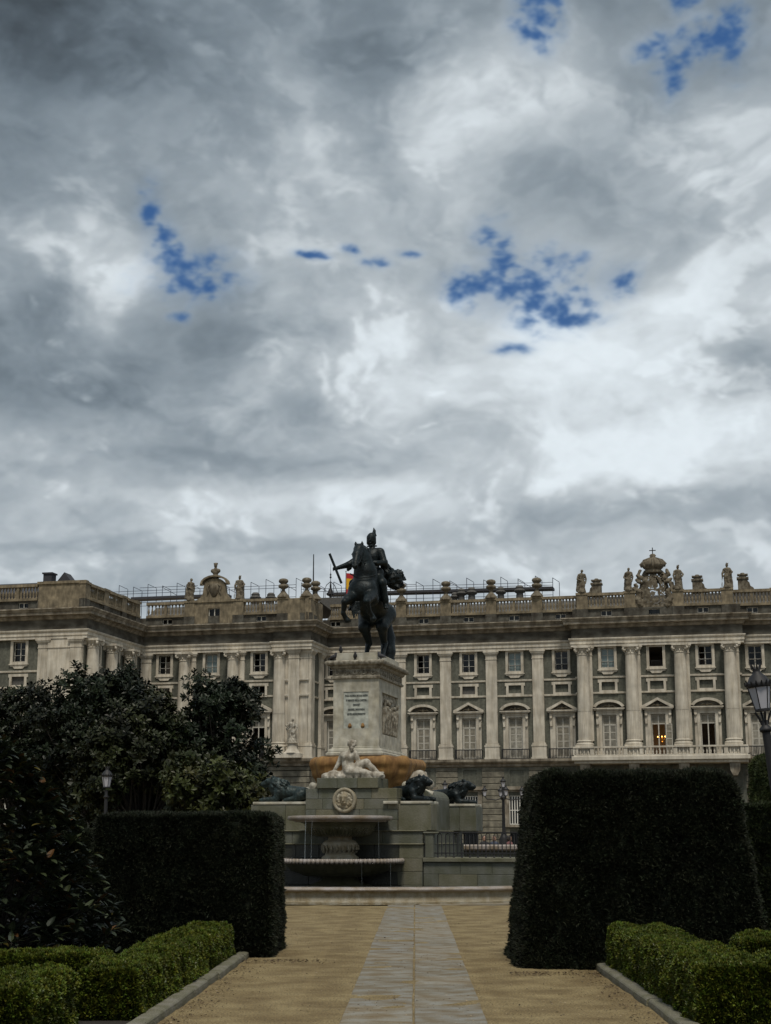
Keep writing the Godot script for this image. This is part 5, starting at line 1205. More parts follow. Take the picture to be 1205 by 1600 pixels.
	var font := SystemFont.new(); font.font_names = PackedStringArray(["Droid Serif"]); font.font_weight = 700
	var lines := ["PARA GLORIA DE LAS ARTES", "Y ORNATO DE LA CAPITAL", "ERIGIÓ", "ISABEL SEGUNDA", "ESTE MONUMENTO"]
	for i in 5:
		var tm := TextMesh.new(); tm.text = lines[i]; tm.font = font; tm.font_size = 16; tm.pixel_size = 0.0036; tm.depth = 0.012
		put(m, "inscription", tm, M.letter, Transform3D(Basis.from_scale(Vector3(0.83 if i < 2 else 1.0, 1.15, 1)), Vector3(0.0, 5.86 - i * 0.138, -0.012)))
	for x in [-0.2, 0.2]:
		b = MB.new(); b.lathe([Vector2(0, 0), Vector2(0.055, 0.02), Vector2(0.06, 0.07), Vector2(0.035, 0.13), Vector2(0, 0.15)], 8, Vector3(x, 4.89, -0.005), 1, 0.5); put(m, "rosette", b.mesh(), M.ochre)
	b = MB.new(); rect_mould(b, -0.72, 0.70, -2.9, 0.0, [Vector2(0.0, 6.36), Vector2(0.06, 6.38), Vector2(0.07, 6.44), Vector2(0.03, 6.46), Vector2(0.02, 6.47), Vector2(0.02, 6.68)]); put(m, "frieze", b.mesh(), M.weathered_shade)
	b = MB.new()
	for k in 14: b.tube([Vector3(0.055 * cos(k * TAU / 14), 0.075 * sin(k * TAU / 14), 0), Vector3(0.055 * cos((k + 1) * TAU / 14), 0.075 * sin((k + 1) * TAU / 14), 0)], [0.022, 0.022], 5)
	b.lathe([Vector2(0, -0.03), Vector2(0.03, 0), Vector2(0, 0.03)], 6)
	b.tube([Vector3(0.07, -0.05, 0), Vector3(0.12, 0.02, 0.005), Vector3(0.16, -0.03, 0)], [0.02, 0.025, 0.015], 5)
	var ring := b.mesh()
	for i in 5: put(m, "frieze_wreath", ring, M.weathered_shade, at(-0.60 + i * 0.28, 6.57, 0.03))
	for i in 10: put(m, "frieze_wreath", ring, M.weathered_shade, st * at(0.14 + i * 0.28, 6.57, 0.03))
	b = MB.new(); rect_mould(b, -0.72, 0.70, -2.9, 0.0, [Vector2(0.02, 6.66), Vector2(0.08, 6.70), Vector2(0.10, 6.76), Vector2(0.2, 6.79), Vector2(0.22, 6.84), Vector2(0.22, 6.88), Vector2(0.15, 6.92), Vector2(-0.2, 6.94)]); put(m, "cap", b.mesh(), M.weathered_shade)
	block(m, "top_block", Vector3(-0.67, 6.92, -2.85), Vector3(0.65, 7.16, -0.06), M.marble, 0.01)
	# medallion with a face
	b = MB.new(); b.lathe([Vector2(0.0, 0.0), Vector2(0.36, 0.0), Vector2(0.36, 0.09), Vector2(0.33, 0.13), Vector2(0.28, 0.12), Vector2(0.25, 0.08), Vector2(0.0, 0.09)], 28)
	put(m, "medallion", b.mesh(), M.basin, Transform3D(Basis(Vector3.RIGHT, PI / 2), Vector3(0.0, 2.73, 1.2)))
	var fc := Body.new(Vector3(-0.32, 2.4, 1.15), Vector3(0.32, 3.05, 1.5), 0.018)
	fc.cap(Vector3(0, 2.67, 1.30), Vector3(0, 2.80, 1.30), 0.10, 0.125, 0.03); fc.cap(Vector3(0, 2.80, 1.42), Vector3(0, 2.71, 1.45), 0.018, 0.03, 0.02); fc.cap(Vector3(-0.04, 2.645, 1.39), Vector3(0.04, 2.645, 1.39), 0.02, 0.02, 0.012)
	for s in [-1.0, 1.0]: fc.cap(Vector3(s * 0.03, 2.835, 1.415), Vector3(s * 0.085, 2.825, 1.39), 0.02, 0.018, 0.012)
	for i in 16:
		var t := TAU * i / 16 + 0.2; var r2 := 0.19 + 0.03 * sin(i * 2.3)
		fc.chain([Vector3(sin(t) * 0.11, 2.75 + cos(t) * 0.13, 1.27), Vector3(sin(t + 0.25) * r2, 2.73 + cos(t + 0.25) * r2, 1.29), Vector3(sin(t + 0.7) * (r2 + 0.04), 2.73 + cos(t + 0.7) * (r2 + 0.03), 1.27)], [0.045, 0.042, 0.028], 0.02)
	put(m, "medallion_face", fc.build().mesh(), M.basin)
	# low side wall on the right, with coping and railing
	var w := thing("terrace_wall", "low grey-green granite wall with coping right of the fountain", "wall", mon)
	faced(w, Vector3(2.38, 0.0, -0.5), Vector3(6.6, 1.0, 1.5), 3, 0.95)
	block(w, "coping", Vector3(2.37, 1.0, -0.55), Vector3(6.7, 1.12, 1.58), M.granite[1])
	var rail := thing("iron_railing", "dark iron railing with looped bars on the low granite wall", "railing", mon)
	block(rail, "stone_post", Vector3(2.42, 1.12, 1.18), Vector3(2.66, 1.78, 1.46), M.granite[2]); block(rail, "post_cap", Vector3(2.37, 1.78, 1.13), Vector3(2.80, 1.83, 1.5), M.granite[0])
	for y in [1.23, 1.80]:
		b = MB.new(); b.bb(Vector3(2.66, y, 1.30), Vector3(6.5, y + 0.03, 1.345)); put(rail, "rail", b.mesh(), M.iron)
	b = MB.new(); b.bb(Vector3(-0.011, 1.17, -0.011), Vector3(0.011, 1.72, 0.011)); var bar := b.mesh()
	b = MB.new(); b.bb(Vector3(-0.015, 1.12, -0.015), Vector3(0.015, 1.74, 0.015)); b.lathe([Vector2(0.03, 1.12), Vector2(0.03, 1.15), Vector2(0.015, 1.18)], 6); b.lathe([Vector2(0, 1.20), Vector2(0.026, 1.22), Vector2(0, 1.25)], 6); var footed := b.mesh()
	b = MB.new(); var pts := []; var rs := []
	for i in 9:
		pts.append(Vector3(0.0575 - 0.0575 * cos(PI * i / 8), 1.72 + 0.065 * sin(PI * i / 8), 0)); rs.append(0.011)
	b.tube(pts, rs, 5); var loop := b.mesh()
	for i in 33:
		put(rail, "bar", footed if i % 2 == 0 else bar, M.iron, at(2.76 + i * 0.115, 0, 1.322))
		if i % 2 == 0: put(rail, "loop", loop, M.iron, at(2.76 + i * 0.115, 0, 1.322))
	var w2 := thing("rear_wall", "long pale stone parapet seen through the iron railing", "wall", mon)
	block(w2, "body", Vector3(1.35, 0.0, -9.5), Vector3(7.5, 1.24, -9.1), M.granite[2]); block(w2, "coping", Vector3(1.0, 1.24, -9.65), Vector3(7.6, 1.44, -8.9), M.coping, 0.05)
	# round basin
	var bs := thing("fountain_basin", "wide round stone basin with a smooth pale coping around the monument", "basin", mon * at(0, 0, -1.45))
	b = MB.new(); b.lathe([Vector2(7.56, 0.0), Vector2(7.56, 0.06), Vector2(7.48, 0.08), Vector2(7.46, 0.28), Vector2(7.5, 0.32)], 128); b.lathe([Vector2(7.12, 0.33), Vector2(7.12, 0.0)], 128); put(bs, "wall", b.mesh(), M.basin)
	b = MB.new(); b.lathe([Vector2(7.1, 0.32), Vector2(7.54, 0.32), Vector2(7.58, 0.35), Vector2(7.58, 0.39), Vector2(7.53, 0.43), Vector2(7.12, 0.43), Vector2(7.08, 0.40), Vector2(7.1, 0.32)], 128); put(bs, "coping", b.mesh(), M.coping)
	b = MB.new(); b.lathe([Vector2(7.12, 0.2), Vector2(0.0, 0.2)], 64); put(bs, "water", b.mesh(), M.water)
	b = MB.new(); b.lathe([Vector2(8.15, -0.03), Vector2(8.15, 0.016), Vector2(7.5, 0.018)], 24, Vector3.ZERO, 1, 1, 0.42, 1.3); put(bs, "kerb_paving", b.mesh(), M.slab[2])
	# two-tiered fountain on the front
	var fo := thing("fountain", "two-tiered stone fountain bowls below the carved medallion face", "fountain", mon * at(0.14, 0, 2.2))
	b = MB.new(); b.lathe([Vector2(0.95, 0.1), Vector2(0.95, 0.34), Vector2(0.8, 0.4), Vector2(0.55, 0.5), Vector2(0.5, 0.6), Vector2(0.95, 0.62), Vector2(1.35, 0.76), Vector2(1.62, 0.99)], 64); put(fo, "lower_bowl", b.mesh(), M.wet)
	b = MB.new()
	b.lathe([Vector2(1.6, 0.99), Vector2(1.72, 1.0), Vector2(1.75, 1.05), Vector2(1.72, 1.10), Vector2(1.55, 1.10), Vector2(1.5, 1.0)], 96)
	var bead := MB.new(); bead.lathe([Vector2(0, -0.06), Vector2(0.045, -0.045), Vector2(0.058, 0.0), Vector2(0.04, 0.05), Vector2(0, 0.06)], 6)
	for i in 84: b.add(bead, Transform3D(Basis(Vector3.UP, TAU * i / 84) * Basis(Vector3.RIGHT, 0.3).scaled(Vector3(1.1, 1.25, 1.1)), Vector3(sin(TAU * i / 84) * 1.755, 1.035, cos(TAU * i / 84) * 1.755)))
	put(fo, "gadrooned_rim", b.mesh(), M.coping)
	b = MB.new(); b.lathe([Vector2(1.56, 1.06), Vector2(0.0, 1.06)], 48); put(fo, "lower_water", b.mesh(), M.water)
	b = MB.new(); b.lathe([Vector2(0.52, 1.06), Vector2(0.52, 1.14), Vector2(0.42, 1.2), Vector2(0.44, 1.28), Vector2(0.49, 1.42), Vector2(0.50, 1.5), Vector2(0.44, 1.58), Vector2(0.34, 1.62), Vector2(0.34, 1.74)], 32)
	for i in 20: b.tube([Vector3(sin(TAU * i / 20) * 0.46, 1.26, cos(TAU * i / 20) * 0.46), Vector3(sin(TAU * (i + 0.4) / 20) * 0.51, 1.36, cos(TAU * (i + 0.4) / 20) * 0.51), Vector3(sin(TAU * (i + 0.2) / 20) * 0.52, 1.47, cos(TAU * (i + 0.2) / 20) * 0.52)], [0.03, 0.04, 0.02], 5)
	put(fo, "stem", b.mesh(), M.basin)
	b = MB.new(); b.lathe([Vector2(0.38, 1.70), Vector2(0.66, 1.72), Vector2(0.84, 1.79), Vector2(0.95, 1.92), Vector2(1.02, 2.05), Vector2(1.2, 2.11), Vector2(1.42, 2.15)], 64)
	for i in 52:
		var t := TAU * i / 52
		b.tube([Vector3(sin(t) * 0.6, 1.715, cos(t) * 0.6), Vector3(sin(t) * 0.84, 1.785, cos(t) * 0.84), Vector3(sin(t) * 0.96, 1.93, cos(t) * 0.96)], [0.02, 0.045, 0.03], 5)
	put(fo, "upper_bowl", b.mesh(), M.wet)
	b = MB.new(); b.lathe([Vector2(1.36, 2.13), Vector2(1.46, 2.15), Vector2(1.50, 2.20), Vector2(1.47, 2.26), Vector2(1.36, 2.27), Vector2(1.3, 2.1), Vector2(0.0, 2.1)], 72); put(fo, "upper_rim", b.mesh(), M.coping)
	var drip := StandardMaterial3D.new(); drip.albedo_color = Color(0.75, 0.8, 0.82, 0.12); drip.transparency = BaseMaterial3D.TRANSPARENCY_ALPHA; drip.roughness = 0.1
	for q in [[-0.62, 0.010], [-0.5, 0.005], [0.74, 0.004]]:
		var dir := Vector3(q[0] * 1.46, 0, 1.46 * sqrt(1 - q[0] * q[0])); dir = Basis(Vector3.UP, 0.24) * dir
		b = MB.new(); b.tube([dir + Vector3(0, 2.19, 0), dir * 1.015 + Vector3(0, 1.7, 0), dir * 1.02 + Vector3(0, 1.06, 0)], [q[1], q[1] * 0.8, q[1] * 1.3], 5); put(fo, "water_stream", b.mesh(), drip)
	var rr2 := RandomNumberGenerator.new(); rr2.seed = 12
	for i in 6:
		var t := rr2.randf_range(-1.45, 1.45); var dir := Vector3(sin(t), 0, cos(t)) * 1.78
		b = MB.new(); var r := rr2.randf_range(0.002, 0.005); b.tube([dir + Vector3(0, 1.0, 0), dir * 1.01 + Vector3(0, 0.2, 0)], [r, r * 1.2], 4); put(fo, "water_stream", b.mesh(), drip)

# ---------------------------------------------------------------- bronze and marble figures
func lion_shape() -> MB:
	var s := Body.new(Vector3(-0.95, -0.05, -0.5), Vector3(1.1, 1.0, 0.5), 0.026)
	s.cap(Vector3(-0.55, 0.27, 0), Vector3(0.2, 0.33, 0), 0.22, 0.25, 0.08)
	for q in [-1.0, 1.0]:
		s.cap(Vector3(-0.5, 0.25, q * 0.17), Vector3(-0.42, 0.2, q * 0.22), 0.20, 0.18, 0.06); s.chain([Vector3(-0.42, 0.14, q * 0.27), Vector3(-0.1, 0.08, q * 0.30), Vector3(0.02, 0.06, q * 0.30)], [0.11, 0.075, 0.065], 0.04)
		s.chain([Vector3(0.28, 0.3, q * 0.17), Vector3(0.35, 0.1, q * 0.19), Vector3(0.75, 0.075, q * 0.17)], [0.14, 0.10, 0.075], 0.05); s.cap(Vector3(0.78, 0.07, q * 0.17), Vector3(0.88, 0.06, q * 0.17), 0.085, 0.07, 0.03)
		s.cap(Vector3(0.52, 0.80, q * 0.11), Vector3(0.50, 0.84, q * 0.13), 0.045, 0.03, 0.02)
		s.cap(Vector3(0.74, 0.70, q * 0.085), Vector3(0.70, 0.72, q * 0.10), 0.03, 0.028, 0.015)
	s.cap(Vector3(0.20, 0.40, 0), Vector3(0.40, 0.60, 0), 0.26, 0.22, 0.08); s.cap(Vector3(0.42, 0.36, 0), Vector3(0.52, 0.5, 0), 0.18, 0.16, 0.06)
	s.cap(Vector3(0.56, 0.66, 0), Vector3(0.66, 0.66, 0), 0.15, 0.135, 0.04); s.cap(Vector3(0.72, 0.615, 0), Vector3(0.87, 0.59, 0), 0.10, 0.082, 0.04); s.cap(Vector3(0.72, 0.53, 0), Vector3(0.82, 0.51, 0), 0.055, 0.05, 0.02); s.cap(Vector3(0.68, 0.74, 0), Vector3(0.84, 0.655, 0), 0.05, 0.035, 0.03)
	var rr := RandomNumberGenerator.new(); rr.seed = 3
	for i in 70:
		var t := rr.randf_range(-2.7, 2.7); var x := rr.randf_range(0.05, 0.52)
		var c := Vector3(x, 0.50 + 0.12 * x, 0); var dir := Vector3(0, cos(t), sin(t)); var r := 0.25 - absf(x - 0.32) * 0.22
		var a := c + dir * r
		s.chain([a, a + Vector3(-0.05, -0.04, 0) + dir * 0.02, a + Vector3(-0.10, -0.12, 0)], [0.032, 0.034, 0.014], 0.014)
	s.chain([Vector3(-0.72, 0.2, 0), Vector3(-0.82, 0.08, 0.15), Vector3(-0.6, 0.05, 0.36)], [0.05, 0.04, 0.05], 0.03)
	return s.build()

func horse_shape() -> MB:
	var s := Body.new(Vector3(-1.0, -0.02, -3.3), Vector3(1.0, 3.75, 0.45), 0.03)
	# trunk
	s.cap(Vector3(0.0, 2.02, -0.82), Vector3(0.03, 1.78, -1.55), 0.44, 0.47, 0.12); s.cap(Vector3(0.03, 1.78, -1.55), Vector3(0.06, 1.52, -2.2), 0.47, 0.46, 0.12); s.cap(Vector3(-0.2, 1.5, -2.35), Vector3(0.3, 1.5, -2.35), 0.34, 0.34, 0.15)
	for q in [-1.0, 1.0]: s.cap(Vector3(q * 0.2, 2.05, -0.68), Vector3(q * 0.26, 1.75, -0.78), 0.25, 0.24, 0.1)
	# neck and head
	s.chain([Vector3(0.0, 2.25, -1.05), Vector3(0.02, 2.65, -0.95), Vector3(-0.05, 3.05, -0.86), Vector3(-0.11, 3.3, -0.74)], [0.44, 0.34, 0.25, 0.19], 0.12)
	s.cap(Vector3(-0.11, 3.32, -0.66), Vector3(-0.12, 3.10, -0.46), 0.165, 0.15, 0.06); s.cap(Vector3(-0.12, 3.10, -0.44), Vector3(-0.11, 2.80, -0.24), 0.135, 0.092, 0.05); s.cap(Vector3(-0.11, 2.78, -0.22), Vector3(-0.11, 2.68, -0.18), 0.10, 0.085, 0.04)
	s.cap(Vector3(-0.11, 3.02, -0.62), Vector3(-0.11, 2.84, -0.42), 0.13, 0.09, 0.05)
	for q in [-1.0, 1.0]:
		s.chain([Vector3(-0.11 + q * 0.085, 3.40, -0.68), Vector3(-0.11 + q * 0.105, 3.49, -0.66), Vector3(-0.11 + q * 0.10, 3.58, -0.64)], [0.045, 0.045, 0.014], 0.02)
		s.cap(Vector3(-0.12 + q * 0.125, 3.17, -0.50), Vector3(-0.12 + q * 0.13, 3.15, -0.48), 0.035, 0.035, 0.02); s.cap(Vector3(-0.11 + q * 0.06, 2.72, -0.13), Vector3(-0.11 + q * 0.06, 2.70, -0.12), 0.03, 0.03, 0.02)
	# mane, forelock
	for i in 12:
		var t := i / 11.0; var p := Vector3(0.14 - 0.16 * t, 2.75 + 0.68 * t, -1.22 + 0.38 * t)
		s.chain([p, p + Vector3(0.13, -0.1, 0.02), p + Vector3(0.17, -0.34, 0.05)], [0.06, 0.06, 0.02], 0.03)
	for i in 3: s.chain([Vector3(-0.11, 3.45, -0.66), Vector3(-0.15 + i * 0.05, 3.36, -0.54), Vector3(-0.19 + i * 0.06, 3.2, -0.44)], [0.05, 0.04, 0.015], 0.02)
	# forelegs, folded
	s.chain([Vector3(-0.28, 1.85, -0.62), Vector3(-0.36, 1.66, -0.22), Vector3(-0.40, 1.58, -0.05)], [0.20, 0.14, 0.105], 0.06); s.chain([Vector3(-0.40, 1.58, -0.05), Vector3(-0.46, 1.24, -0.12)], [0.10, 0.065], 0.03); s.chain([Vector3(-0.46, 1.24, -0.12), Vector3(-0.42, 1.12, -0.22), Vector3(-0.37, 1.04, -0.26)], [0.075, 0.07, 0.10], 0.03)
	s.chain([Vector3(0.28, 1.85, -0.62), Vector3(0.31, 1.66, -0.2), Vector3(0.32, 1.56, 0.02)], [0.20, 0.14, 0.105], 0.06); s.chain([Vector3(0.32, 1.56, 0.02), Vector3(0.35, 1.26, -0.22)], [0.10, 0.065], 0.03); s.chain([Vector3(0.35, 1.26, -0.22), Vector3(0.40, 1.16, -0.34), Vector3(0.43, 1.07, -0.36)], [0.075, 0.07, 0.10], 0.03)
	# hindlegs on the block
	for q in [-1.0, 1.0]:
		var x: float = 0.05 + q * 0.27
		s.chain([Vector3(x, 1.45, -2.3), Vector3(x + q * 0.02, 1.02, -1.82)], [0.34, 0.19], 0.1); s.chain([Vector3(x + q * 0.02, 1.02, -1.82), Vector3(x - q * 0.03, 0.56, -2.28)], [0.17, 0.10], 0.06); s.chain([Vector3(x, 0.56, -2.28), Vector3(x - q * 0.0, 0.2, -2.02)], [0.10, 0.07], 0.03); s.chain([Vector3(x, 0.2, -2.02), Vector3(x, 0.1, -1.92), Vector3(x, 0.05, -1.88)], [0.08, 0.09, 0.11], 0.03)
	# tail, sweeping down to the block
	s.chain([Vector3(0.08, 1.6, -2.72), Vector3(0.16, 1.3, -2.98), Vector3(0.24, 0.8, -2.95), Vector3(0.3, 0.35, -2.8), Vector3(0.32, 0.05, -2.72)], [0.13, 0.20, 0.24, 0.23, 0.18], 0.06)
	# strands hanging at the chest
	for i in 5: s.chain([Vector3(-0.24 + i * 0.045, 1.62, -0.5), Vector3(-0.25 + i * 0.05, 1.35, -0.42 - 0.03 * i), Vector3(-0.22 + i * 0.055, 1.05 + 0.06 * absf(i - 1.0), -0.42)], [0.04, 0.035, 0.012], 0.01)
	# saddle cloth and girth
	s.cap(Vector3(-0.28, 2.18, -1.55), Vector3(0.34, 2.18, -1.55), 0.24, 0.24, 0.08)
	s.cap(Vector3(0.5, 1.95, -1.3), Vector3(0.5, 1.85, -1.75), 0.07, 0.07, 0.05)
	return s.build()

func rider_shape() -> MB:
	var s := Body.new(Vector3(-1.2, 1.3, -2.1), Vector3(0.95, 4.3, -0.5), 0.026)
	s.cap(Vector3(-0.02, 2.55, -1.58), Vector3(0.2, 2.55, -1.58), 0.22, 0.22, 0.08); s.chain([Vector3(0.09, 2.6, -1.6), Vector3(0.09, 2.9, -1.6), Vector3(0.09, 3.22, -1.58)], [0.21, 0.19, 0.24], 0.1); s.cap(Vector3(-0.14, 3.38, -1.58), Vector3(0.32, 3.38, -1.58), 0.14, 0.14, 0.1)
	s.cap(Vector3(0.08, 3.42, -1.58), Vector3(0.07, 3.62, -1.56), 0.085, 0.075, 0.04)
	# head with long hair and a plumed hat
	s.cap(Vector3(0.05, 3.74, -1.54), Vector3(0.05, 3.83, -1.54), 0.105, 0.115, 0.03); s.cap(Vector3(0.05, 3.80, -1.425), Vector3(0.05, 3.75, -1.41), 0.014, 0.022, 0.02); s.cap(Vector3(0.05, 3.665, -1.46), Vector3(0.05, 3.65, -1.46), 0.03, 0.025, 0.02)
	for q in [-1.0, 1.0]: s.cap(Vector3(0.05 + q * 0.085, 3.86, -1.57), Vector3(0.05 + q * 0.095, 3.68, -1.58), 0.07, 0.065, 0.05)
	s.cap(Vector3(0.05, 3.90, -1.57), Vector3(0.05, 3.72, -1.66), 0.12, 0.10, 0.05)
	s.chain([Vector3(0.11, 3.97, -1.6), Vector3(0.135, 4.08, -1.62), Vector3(0.11, 4.19, -1.63)], [0.05, 0.045, 0.014], 0.03); s.cap(Vector3(0.13, 4.04, -1.62), Vector3(0.18, 3.93, -1.66), 0.04, 0.03, 0.03)
	# flat collar
	s.cap(Vector3(-0.08, 3.58, -1.57), Vector3(0.22, 3.58, -1.57), 0.028, 0.028, 0.01); s.cap(Vector3(0.07, 3.575, -1.45), Vector3(0.07, 3.575, -1.7), 0.03, 0.03, 0.01)
	# baton arm stretched out
	s.chain([Vector3(-0.18, 3.36, -1.55), Vector3(-0.52, 3.02, -1.35), Vector3(-0.62, 2.97, -1.3)], [0.13, 0.11, 0.10], 0.05); s.chain([Vector3(-0.6, 2.97, -1.3), Vector3(-0.98, 2.85, -1.2)], [0.105, 0.06], 0.03); s.cap(Vector3(-0.58, 2.86, -1.3), Vector3(-0.64, 2.80, -1.3), 0.07, 0.05, 0.03)
	s.cap(Vector3(-1.0, 2.84, -1.2), Vector3(-1.04, 2.83, -1.19), 0.062, 0.055, 0.02)
	for i in 4: s.chain([Vector3(-1.03, 2.88 - i * 0.032, -1.16), Vector3(-1.09, 2.87 - i * 0.033, -1.15), Vector3(-1.085, 2.86 - i * 0.033, -1.21)], [0.018, 0.017, 0.015], 0.008)
	# rein arm
	s.chain([Vector3(0.36, 3.36, -1.56), Vector3(0.50, 3.02, -1.48)], [0.13, 0.10], 0.05); s.chain([Vector3(0.50, 3.0, -1.48), Vector3(0.3, 2.96, -1.2), Vector3(0.16, 2.97, -1.12)], [0.10, 0.085, 0.06], 0.03); s.cap(Vector3(0.13, 2.97, -1.10), Vector3(0.08, 2.97, -1.08), 0.06, 0.05, 0.02)
	for i in 4: s.cap(Vector3(0.09, 3.0 - i * 0.03, -1.05), Vector3(0.05, 2.99 - i * 0.03, -1.08), 0.018, 0.015, 0.008)
	# skirt of the armour and legs astride
	s.cap(Vector3(-0.1, 2.68, -1.52), Vector3(0.28, 2.68, -1.52), 0.2, 0.2, 0.08)
	for q in [-1.0, 1.0]:
		var c := 0.06
		s.chain([Vector3(c + q * 0.2, 2.5, -1.55), Vector3(c + q * 0.46, 2.32, -1.12)], [0.2, 0.15], 0.08); s.chain([Vector3(c + q * 0.47, 2.28, -1.10), Vector3(c + q * 0.55, 1.62, -1.28)], [0.13, 0.085], 0.05); s.chain([Vector3(c + q * 0.55, 1.6, -1.28), Vector3(c + q * 0.58, 1.50, -1.08)], [0.085, 0.05], 0.04); s.cap(Vector3(c + q * 0.5, 1.9, -1.22), Vector3(c + q * 0.53, 1.78, -1.25), 0.115, 0.11, 0.04)
		s.cap(Vector3(c + q * 0.52, 1.49, -1.17), Vector3(c + q * 0.64, 1.49, -1.17), 0.025, 0.025, 0.02)
	return s.build()

func cape_shape() -> MB:
	var s := Body.new(Vector3(0.1, 2.1, -2.7), Vector3(1.15, 3.5, -1.4), 0.03)
	s.chain([Vector3(0.28, 3.3, -1.74), Vector3(0.42, 3.0, -1.85), Vector3(0.52, 2.78, -1.98)], [0.10, 0.13, 0.16], 0.06)
	s.chain([Vector3(0.50, 2.72, -2.0), Vector3(0.68, 2.62, -2.12), Vector3(0.80, 2.66, -2.2)], [0.20, 0.22, 0.16], 0.08); s.chain([Vector3(0.56, 2.5, -2.05), Vector3(0.66, 2.38, -2.15)], [0.18, 0.14], 0.08)
	var rr := RandomNumberGenerator.new(); rr.seed = 21
	for i in 11:
		var t := i / 10.0; var ang := lerpf(1.15, -1.35, t)
		var e := Vector3(0.66 + 0.30 * cos(ang), 2.58 + 0.32 * sin(ang), -2.15 - 0.08 * sin(i * 1.9))
		s.chain([Vector3(0.56, 2.66, -2.0), e.lerp(Vector3(0.6, 2.6, -2.05), 0.4), e], [0.07, 0.08, 0.045], 0.04)
		s.cap(e, e + Vector3(rr.randf_range(-0.04, 0.06), rr.randf_range(-0.05, 0.07), rr.randf_range(-0.1, 0.1)), 0.045, 0.02, 0.02)
	var nz := FastNoiseLite.new(); nz.seed = 6; nz.frequency = 5.0; nz.fractal_octaves = 2
	s.rough(nz, 0.05)
	return s.build()

func river_god_shape() -> MB:
	var s := Body.new(Vector3(-0.95, -0.03, -0.45), Vector3(1.15, 1.25, 0.5), 0.022)
	# rocky drapery he lies on
	s.cap(Vector3(-0.78, 0.05, 0.08), Vector3(0.95, 0.04, 0.08), 0.11, 0.09, 0.08); s.cap(Vector3(-0.6, 0.10, 0.0), Vector3(0.55, 0.08, 0.0), 0.13, 0.1, 0.08); s.cap(Vector3(-0.6, 0.08, -0.18), Vector3(0.6, 0.08, -0.18), 0.14, 0.1, 0.08)
	var rr := RandomNumberGenerator.new(); rr.seed = 2
	for i in 17: s.chain([Vector3(-0.72 + i * 0.1, 0.11, 0.12), Vector3(-0.74 + i * 0.1 + rr.randf_range(-0.05, 0.05), 0.05, 0.19), Vector3(-0.74 + i * 0.1 + rr.randf_range(-0.04, 0.04), rr.randf_range(-0.06, 0.0), 0.21)], [0.06, 0.05, 0.03], 0.035)
	# trunk
	s.chain([Vector3(-0.1, 0.24, 0.0), Vector3(-0.12, 0.42, -0.02), Vector3(-0.09, 0.60, -0.02)], [0.17, 0.15, 0.19], 0.08); s.cap(Vector3(-0.26, 0.68, -0.02), Vector3(0.09, 0.70, -0.02), 0.105, 0.105, 0.08)
	for q in [-0.07, 0.09]: s.cap(Vector3(-0.1 + q, 0.62, 0.12), Vector3(-0.1 + q, 0.6, 0.12), 0.075, 0.07, 0.05)
	s.cap(Vector3(-0.04, 0.74, 0.0), Vector3(0.0, 0.86, 0.02), 0.07, 0.065, 0.05)
	# bearded head, turned
	s.cap(Vector3(0.02, 0.96, 0.03), Vector3(0.02, 1.03, 0.02), 0.10, 0.105, 0.03); s.cap(Vector3(0.07, 0.97, 0.12), Vector3(0.085, 0.93, 0.14), 0.014, 0.022, 0.02); s.cap(Vector3(0.05, 0.86, 0.11), Vector3(0.04, 0.80, 0.12), 0.055, 0.03, 0.03)
	for i in 14:
		var t := i * 0.45; s.cap(Vector3(0.02 + 0.1 * sin(t), 1.04 + 0.04 * cos(i * 1.7), 0.0 + 0.1 * cos(t)), Vector3(0.02 + 0.12 * sin(t), 1.0 + 0.05 * sin(i * 2.1), 0.11 * cos(t)), 0.035, 0.03, 0.015)
	# propping arm
	s.chain([Vector3(-0.29, 0.68, -0.02), Vector3(-0.40, 0.44, -0.06)], [0.085, 0.07], 0.05); s.chain([Vector3(-0.40, 0.44, -0.06), Vector3(-0.54, 0.20, 0.0)], [0.07, 0.045], 0.03); s.cap(Vector3(-0.55, 0.18, 0.0), Vector3(-0.60, 0.15, 0.04), 0.05, 0.04, 0.02)
	for i in 4: s.cap(Vector3(-0.60, 0.16, 0.0 + i * 0.028), Vector3(-0.68 + 0.012 * absf(i - 1.5), 0.13, 0.0 + i * 0.035), 0.018, 0.014, 0.008)
	s.cap(Vector3(-0.56, 0.17, 0.06), Vector3(-0.60, 0.14, 0.11), 0.018, 0.014, 0.008)
	# other arm to the knee
	s.chain([Vector3(0.13, 0.70, 0.0), Vector3(0.23, 0.46, 0.02)], [0.085, 0.065], 0.05); s.chain([Vector3(0.23, 0.46, 0.02), Vector3(0.40, 0.50, 0.05)], [0.065, 0.042], 0.03); s.cap(Vector3(0.42, 0.51, 0.05), Vector3(0.48, 0.52, 0.06), 0.042, 0.035, 0.02)
	for i in 4: s.cap(Vector3(0.48, 0.53, 0.03 + i * 0.024), Vector3(0.55, 0.50, 0.03 + i * 0.026), 0.016, 0.012, 0.008)
	# raised and stretched legs
	s.chain([Vector3(-0.05, 0.24, 0.04), Vector3(0.48, 0.44, 0.06)], [0.145, 0.105], 0.06); s.chain([Vector3(0.48, 0.44, 0.06), Vector3(0.66, 0.28, 0.06), Vector3(0.84, 0.15, 0.06)], [0.098, 0.085, 0.05], 0.04); s.chain([Vector3(0.85, 0.13, 0.06), Vector3(0.98, 0.15, 0.08)], [0.05, 0.035], 0.02)
	s.chain([Vector3(-0.03, 0.2, 0.16), Vector3(0.45, 0.16, 0.18)], [0.14, 0.1], 0.06); s.chain([Vector3(0.45, 0.16, 0.18), Vector3(0.88, 0.07, 0.17)], [0.09, 0.05], 0.04); s.chain([Vector3(0.88, 0.07, 0.17), Vector3(0.99, 0.09, 0.18)], [0.05, 0.035], 0.02)
	return s.build()

